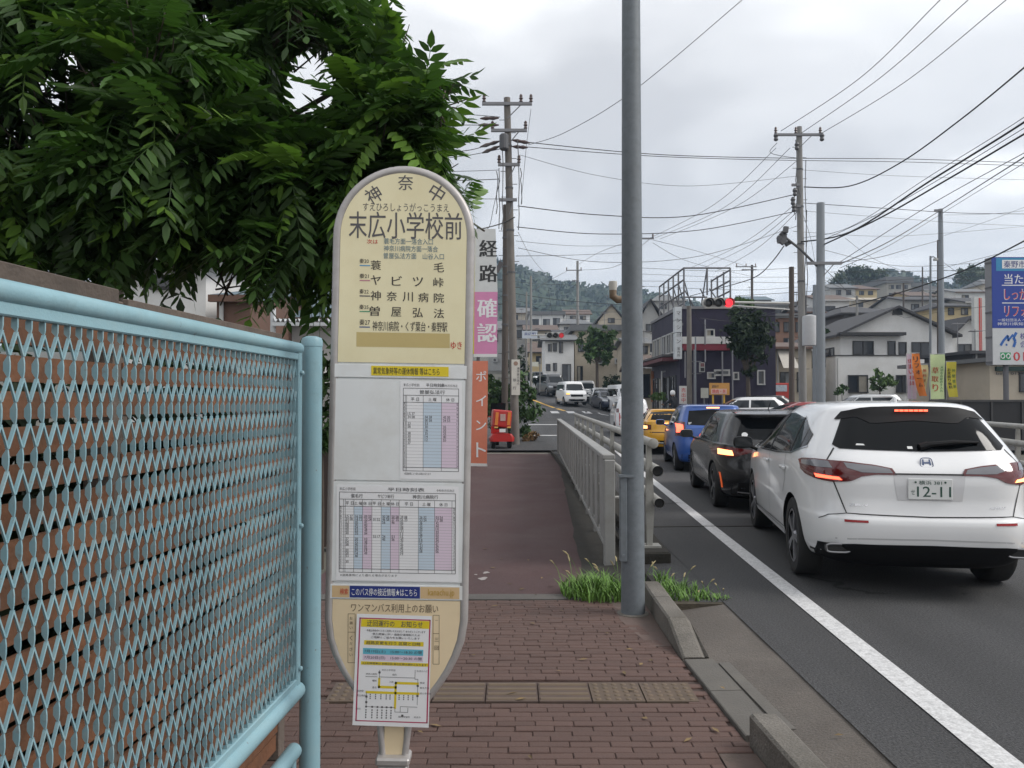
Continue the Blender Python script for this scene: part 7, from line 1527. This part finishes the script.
upole('p4', 'short dark brown pole carrying the red traffic light arm', 791.5, 791.5, 267, 31.6, .12, .10, pole_b, (), False)
upole('p4b', 'thin grey pole hidden between the two big poles', 815, 815, 285, 36, .12, .10, pole_s, (), False)
upole('p5', 'tall grey steel pole in front of the white house', 942, 940.5, 209, 43, .18, .12, pole_s, [(211, 935, 943, ())], False)
upole('p5b', 'short brown pole stub against the tall grey steel pole', 938.5, 938.5, 240, 45, .10, .08, pole_b, (), False)
lp = upole('p6', 'slim street lamp pole left of the tall grey steel pole', 930, 930.5, 256, 44, .08, .055, pole_s, (), False, 'street_lamp')
m = MB(); q = 44; m.tube([W(930.5, 258, q), W(933, 256.5, q), W(937, 258.5, q)], .035, 6); m.build('lamp_arm', pole_s, lp, True); m = MB(); m.box(W(937, 259.5, q), (.35, .2, .12)); m.build('lamp_head', sig_m, lp, True)
upole('p7', 'distant pole with a wide crossarm behind the purple building', 752, 752, 265, 78, .15, .12, pole_b, [(267, 736, 757, (.05, .5, .95)), (270, 742, 757, ())], False)
upole('p8', 'distant grey utility pole above the oncoming cars', 578, 577.5, 261, 84, .18, .13, pole_l, [(270.5, 566, 582, (.05, .95)), (281, 572, 579, ())], False)
upole('p9', 'dark pole almost hidden behind the big grey pole', 641, 640.5, 236, 50, .13, .10, pole_b, [(239, 636, 654, (.3, .95))], False)
upole('p10', 'brownish signal pole in front of the purple wall', 689.5, 689, 306, 40.9, .15, .12, pole_c, (), False)
upole('p11', 'thin grey post at the corner of the purple building', 695.5, 695.5, 337, 40.5, .045, .04, pole_s, (), False)
upole('p12', 'slim white post left of the street name sign', 526.5, 526.5, 292, 58, .07, .06, pole_l, (), False)
nm = upole('p13', 'grey post carrying the white street name sign', 531, 531, 276, 57, .10, .08, pole_l, (), False)
m = MB(); q = 56.8; m.b2(hx(522, q), hx(537.5, q), q - .06, q, hz(338.5, q), hz(331, q)); pn = m.build('name_plate', M('plate_pale_blue', (.50, .54, .60), .5, var=.04), nm, True); m = MB(); text(m, '末広町', 524, 335.5, 536, 332.3, lambda u, v: Vector((hx(u, q), q - .065, hz(v, q))), .03); m.build('print', p_navy, pn, True)
stick('road_sign', 'small pale rectangular sign on a thin post by the verge', 'sign', 540, 358, 392, 66, .05, pole_l, (532, 362, 538.5, 366.5), M('board_cream', (.60, .60, .52), .5))
upole('p14', 'far utility pole rising behind the dark house', 857, 857, 296, 66, .12, .10, pole_l, (), False); upole('p15', 'far thin pole beside the hilltop apartment block', 903.5, 903.5, 283, 90, .12, .10, pole_b, (), False); upole('p16', 'thin distant pole left of the slim street lamp', 922.5, 922.5, 267, 95, .10, .08, pole_b, (), False)
# transformer drum on the pale pole, loudspeaker cluster on the steel pole, spherical vent on the big pole
m = MB(); q = 32.5; m.lathe([(.05, 0), (.30, .02), (.31, .10), (.31, 1.15), (.29, 1.25), (.10, 1.30)], 18, Matrix.Translation(W(810, 346, q))); tag(m.build('transformer', M('transformer_grey', (.50, .51, .52), .5, var=.06), None, smooth=True), 'pale grey transformer drum hanging between the two poles', 'transformer')
m = MB(); q = 28; a = W(786, 238, q); m.tube([W(819, 268, q), W(800, 249, q), a], .045, 7); tag(m.build('bracket_arm', hard, None, smooth=True), 'slanting bracket arm reaching left from the steel pole', 'arm')
m = MB()
for k in range(9): m.box(a + Vector((random.uniform(-.28, .28), random.uniform(-.15, .15), random.uniform(-.25, .3))), (.16, .14, .22), Matrix.Rotation(random.uniform(0, 3), 3, 'Y'))
tag(m.build('cable_joint', hard), 'clump of cable joints at the tip of the slanting arm', 'cable joint')
c_ = W(613, 291, 9.0); m = MB(); m.tube([c_ + Vector((0, 0, .01)), c_ + Vector((.0, 0, -.06)), c_ + Vector((.05, 0, -.10)), c_ + Vector((.22, 0, -.10))], [.042, .045, .045, .04], 12)
vt = tag(m.build('pole_lamp', M('vent_brown', (.16, .11, .07), .6, var=.1), None, False, True), 'small brown and cream lamp elbow sticking out left of the big grey pole', 'lamp'); m = MB(); m.lathe([(.040, 0), (.050, .06), (.048, .11), (.03, .115)], 16, Matrix.Translation(c_)); m.build('shade', M('vent_cream', (.46, .44, .40), .5, var=.1), vt, smooth=True)
xx = c_.x + .22; m = MB(); m.tube([(xx, 9.0, -.08), (xx, 9.0, c_.z + .1)], .035, 10); m.build('stand', galv, vt)

# ------------------------------------------------------------------ overhead wires
wire_m = M('wire_black', (.022, .022, .024), .6, var=0)
def wire(label, pts, r=.012, sag=0.0, group=None, mat=wire_m):
    "pts of (px, py, Y): smooth cable through them"
    P_ = [W(*p) for p in pts]
    if len(P_) == 2:
        n = 14; Q = [lerp(P_[0], P_[1], k / n) + Vector((0, 0, -sag * 4 * (k / n) * (1 - k / n))) for k in range(n + 1)]
    else:
        tab_ = [tuple(p) for p in P_]; Q = []
        for i in range(len(tab_) - 1):
            p0, p1_, p2_, p3 = tab_[max(0, i - 1)], tab_[i], tab_[i + 1], tab_[min(len(tab_) - 1, i + 2)]
            for j in range(8):
                t = j / 8; Q.append(Vector([.5 * (2 * b + (c - a) * t + (2 * a - 5 * b + 4 * c - d) * t * t + (3 * b - a - 3 * c + d) * t ** 3) for a, b, c, d in zip(p0, p1_, p2_, p3)]))
        Q.append(P_[-1])
    m = MB(); m.tube(Q, r, 5); o = m.build('overhead_wire', mat); return tag(o, label, 'wire', group or 'overhead power and telephone wires')
def far(px, py, Y0_, px1, py1, Y1_, k):   # continue a wire past the frame
    a, b = W(px, py, Y0_), W(px1, py1, Y1_); c = a + (b - a) * k; return c
wire('left of three high wires climbing from the pale pole to the top edge', [(781, 131, 33), (860, 78, 27), (940, 0, 22), (1010, -70, 19)], .013)
wire('middle of three high wires climbing from the pale pole to the top edge', [(800, 134, 33), (880, 78, 27.2), (968, 0, 22), (1040, -66, 19)], .013)
wire('right of three high wires climbing from the pale pole to the top edge', [(822, 133, 33), (905, 82, 27.4), (1006, 0, 22), (1085, -66, 19)], .013)
wire('thick black cable curving up right from below the pale pole top', [(804, 187, 33), (850, 186, 30), (900, 163, 27), (960, 120, 23.5), (1026, 66, 20), (1090, 10, 17.5)], .024)
wire('upper spiral cable bundle rising from the steel pole to the right edge', [(800, 242, 33), (850, 232, 29), (930, 181, 24), (1026, 121, 20), (1110, 60, 17)], .030)
wire('second spiral cable bundle rising from the steel pole to the right edge', [(823, 245, 28), (880, 218, 25), (950, 178, 22), (1026, 133, 19), (1110, 84, 16.5)], .026)
wire('thin wire between the bundles rising to the right edge', [(840, 262, 30), (930, 205, 26), (1026, 152, 22), (1100, 112, 19)], .012)
wire('third cable bundle passing the tip of the tall grey steel pole', [(840, 264, 28), (890, 241, 35), (941, 210, 43), (985, 182, 33), (1026, 156, 24), (1100, 108, 20)], .022)
wire('heavy lower cable sweeping from the right edge down past the white house', [(1030, 238, 24), (960, 272, 28), (880, 298, 33), (800, 315, 38), (735, 318, 42), (650, 334, 55)], .026)
wire('upper of two parallel wires crossing from the brown pole to the right', [(515, 141, 27), (650, 154, 30), (775, 158, 33), (905, 159, 36), (1030, 163, 40)], .016)
wire('lower of two parallel wires crossing from the brown pole to the right', [(515, 146, 27), (650, 156, 30), (772, 160, 33), (905, 162, 36), (1030, 166, 40)], .014)
wire('faint wire dipping between the two tall poles', [(520, 155, 27), (600, 176, 29), (690, 186, 31), (798, 176, 33)], .008)
wire('sagging cable from the brown pole to the pale pole, upper', [(518, 206, 27), (600, 215, 29), (690, 216, 31), (797, 194, 33)], .018)
wire('sagging cable from the brown pole to the pale pole, lower', [(517, 227, 27), (600, 234, 29), (700, 230, 31), (797, 211, 33)], .016)
wire('lone thin wire slanting from the brown pole to the top edge', [(528, 145, 27), (566, 132, 26), (632, 92, 24), (742, 0, 21), (800, -52, 19.5)], .010)
wire('left of three wires running from the pale pole down to the dark pole', [(776, 148, 33), (715, 204, 40), (650, 238, 50)], .011)
wire('middle of three wires running from the pale pole down to the dark pole', [(790, 148, 33), (725, 207, 40), (655, 238, 50)], .011)
wire('right of three wires running from the pale pole down to the dark pole', [(798, 160, 33), (735, 207, 40), (660, 239, 50)], .011)
wire('wire fanning left from the pale pole, upper of the lower fan', [(797, 203, 33), (740, 245, 42), (690, 268, 60)], .011)
wire('wire fanning left from the pale pole, middle of the lower fan', [(797, 208, 33), (750, 245, 42), (705, 267, 60)], .011)
wire('wire fanning left from the pale pole, lowest of the lower fan', [(797, 212, 33), (755, 250, 42), (715, 272, 60)], .011)
wire('wire from the pale pole level to the right edge, upper', [(803, 203, 33), (880, 208, 35), (960, 213, 37), (1030, 214, 40)], .015)
wire('wire from the pale pole to the right edge, middle', [(803, 211, 33), (880, 217, 36), (960, 223, 38), (1030, 226, 41)], .008)
wire('thin cable rising right from the steel pole crossarm', [(842, 262, 28), (880, 257, 31), (915, 247, 40), (941, 240, 43)], .012)
wire('slack cable from the joint clump down to the left', [(784, 246, 28), (772, 262, 31), (757, 276, 35), (735, 284, 42), (690, 296, 50)], .022)
wire('level wire in front of the hill, upper', [(516, 241, 27), (580, 246, 40), (640, 245, 50)], .009)
wire('level wire in front of the hill, second', [(516, 256, 27), (575, 255, 40), (640, 252, 50)], .012)
wire('level wire across the far hill above the traffic signal', [(500, 291, 60), (560, 300, 60), (640, 306, 60)], .020)
wire('low level wire across the far hill', [(500, 303, 62), (560, 311, 62), (640, 312, 62)], .016)
wire('wire behind the billboard frame, upper', [(640, 281, 60), (740, 282, 60), (800, 283, 60)], .014); wire('wire behind the billboard frame, lower', [(640, 286, 60), (740, 290, 60), (800, 287, 60)], .014)
wire('short wire from the far pole up to the right', [(582, 270, 84), (610, 268, 70), (636, 256, 52)], .018); wire('short wire from the far pole down left', [(567, 271, 84), (545, 283, 75), (525, 296, 65)], .018)
wire('wire from the brown pole left into the tree, top', [(500, 117, 27), (460, 114, 26), (420, 114, 25)], .012); wire('wire from the brown pole left into the tree, second', [(498, 125, 27), (460, 125, 26), (420, 125, 25)], .014)
wire('wire from the brown pole left into the tree, third', [(500, 141, 27), (470, 150, 26), (430, 153, 25)], .014); wire('wire from the brown pole left into the tree, fourth', [(500, 149, 27), (470, 155, 26), (430, 160, 25)], .012)
wire('wire from the brown pole left into the tree, fifth', [(499, 170, 27), (470, 171, 26), (420, 172, 25)], .010); wire('wire from the brown pole left into the tree, sixth', [(499, 179, 27), (475, 180, 26), (420, 181, 25)], .014)
wire('wire from the brown pole left into the tree, lowest', [(501, 199, 27), (475, 199, 26), (420, 200, 25)], .010); wire('service drop curving down beside the brown pole', [(500, 180, 26.8), (494, 205, 26.8), (489, 227, 26.8), (480, 230, 26.5)], .010)
wire('dark thick drop cable joining the brown pole from the left', [(515, 217, 26.8), (503, 223, 26.8), (485, 228, 26.5), (470, 231, 26)], .020); wire('loop hanging from the right end of the brown pole crossarm', [(531, 109, 26.8), (529, 125, 26.8), (526, 150, 26.8), (521, 205, 26.8)], .008)
wire('loop over the pale pole crossarm', [(777, 143, 32.7), (770, 152, 32.6), (782, 156, 32.6), (797, 158, 32.8)], .012)
wire('level wire at the height of the red signal', [(735, 296, 45), (800, 292, 45), (830, 290, 45)], .014); wire('level wire behind the steel pole to the slim lamp', [(826, 278, 45), (880, 280, 45), (930, 283, 45)], .010)
wire('wire from the tall grey steel pole to the blue billboard', [(943, 262, 43), (970, 282, 44), (990, 296, 45)], .010); wire('pair of level wires right of the tall grey pole', [(943, 278, 50), (985, 282, 50), (1030, 286, 50)], .012)

ex = [('steep drop wire from the pale pole to the brown roofs', [(803, 214, 33), (812, 245, 45), (818, 285, 60)], .010), ('service wire from the steel pole to the white house eave', [(824, 268, 28), (860, 300, 42), (905, 318, 52)], .010), ('second service wire from the steel pole to the dark house', [(824, 280, 28), (850, 292, 50), (870, 302, 70)], .010),
 ('slanting wire crossing behind the pale pole toward the hill', [(845, 238, 60), (880, 262, 66), (940, 284, 75)], .014), ('high faint wire right of the pale pole', [(803, 232, 33), (900, 236, 40), (1030, 226, 45)], .008), ('long level wire below the steel pole crossarm', [(830, 272, 50), (930, 271, 50), (1030, 268, 50)], .014),
 ('long level wire just above the hilltop roofs', [(835, 284, 60), (930, 278, 60), (1030, 276, 60)], .014), ('wire pair member between the tall grey pole and the billboard', [(943, 270, 44), (990, 274, 44), (1030, 276, 44)], .010), ('thin wire dropping from the right edge to the tall grey pole', [(1030, 205, 38), (985, 222, 41), (943, 236, 43)], .008),
 ('level wire over the purple building, highest', [(642, 268, 62), (720, 271, 62), (796, 268, 62)], .016), ('level wire over the purple building, second', [(642, 274, 62), (720, 277, 62), (796, 277, 62)], .014), ('wire sweeping from the dark pole to the brown signal pole', [(653, 243, 50), (690, 262, 56), (750, 276, 70)], .014),
 ('another wire sweeping from the dark pole to the right', [(653, 240, 50), (700, 252, 56), (752, 268, 76)], .014), ('wire across the tree top to the purple wall', [(700, 318, 40), (740, 321, 41), (788, 308, 36)], .012), ('slack wire hanging in front of the purple wall', [(692, 310, 41), (705, 325, 41.4), (722, 332, 41.6)], .010),
 ('hill wire left of the far pole, third from top', [(500, 280, 62), (540, 284, 62), (577, 285, 62)], .012), ('hill wire left of the far pole, fourth from top', [(500, 296, 63), (540, 305, 63), (600, 306, 63)], .012), ('hill wire right of the far pole, lowest', [(560, 318, 66), (600, 320, 66), (640, 318, 66)], .012),
 ('wire rising from the far pole into the sky', [(579, 264, 84), (600, 252, 66), (640, 238, 50)], .016), ('vertical drop wire left of the far pole', [(548, 287, 70), (550, 300, 70), (552, 316, 70)], .012), ('wire from the brown pole sweeping down to the hill roofs', [(518, 232, 27), (535, 262, 40), (560, 290, 60)], .008),
 ('lowest wire between the two tall poles', [(518, 248, 27), (600, 262, 29.5), (700, 256, 31), (797, 226, 33)], .010), ('thin wire under the parallel pair at upper right', [(803, 170, 33), (900, 176, 36), (1030, 180, 40)], .008), ('drop cable along the white house roof', [(905, 318, 50), (940, 312, 47), (990, 306, 44)], .010)]
ex += [('messenger wire just above the upper spiral bundle', [(803, 238, 33), (850, 227, 29), (930, 176, 24), (1026, 116, 20), (1110, 54, 17)], .010), ('messenger wire just above the second spiral bundle', [(823, 240, 28), (880, 213, 25), (950, 173, 22), (1026, 127, 19), (1110, 77, 16.5)], .010),
 ('companion wire beside the third cable bundle', [(840, 268, 28), (890, 245, 35), (941, 214, 43), (985, 187, 33), (1026, 162, 24), (1100, 116, 20)], .012), ('thin wire above the level wires at the right edge', [(945, 215, 43), (990, 214, 42), (1030, 210, 41)], .008), ('fine wire from the steel pole to the billboard top', [(824, 250, 28), (900, 266, 30), (990, 262, 31)], .008), ('second thin wire dropping past the billboard top', [(1030, 246, 36), (990, 256, 38), (943, 268, 43)], .010)]
for l_, p_, r_ in ex: wire(l_, p_, r_)
# ------------------------------------------------------------------ haze of the damp air
hm = bpy.data.materials.new('haze'); hm.use_nodes = True; hn = hm.node_tree; hn.nodes.clear(); ho = hn.nodes.new('ShaderNodeOutputMaterial'); pv = hn.nodes.new('ShaderNodeVolumePrincipled')
pv.inputs['Color'].default_value = (.55, .74, 1, 1); pv.inputs['Density'].default_value = .00055; pv.inputs['Anisotropy'].default_value = .2; hn.links.new(pv.outputs[0], ho.inputs['Volume']); pv.inputs['Density Attribute'].default_value = ''
try: hm.cycles.homogeneous_volume = True
except Exception: pass
m = MB(); m.b2(-1250, 1250, -60, 1350, -1.5, 190); hz_o = m.build('haze', hm); hz_o['kind'] = 'stuff'; hz_o['label'] = 'thin damp haze over the whole street'; hz_o.display_type = 'WIRE'
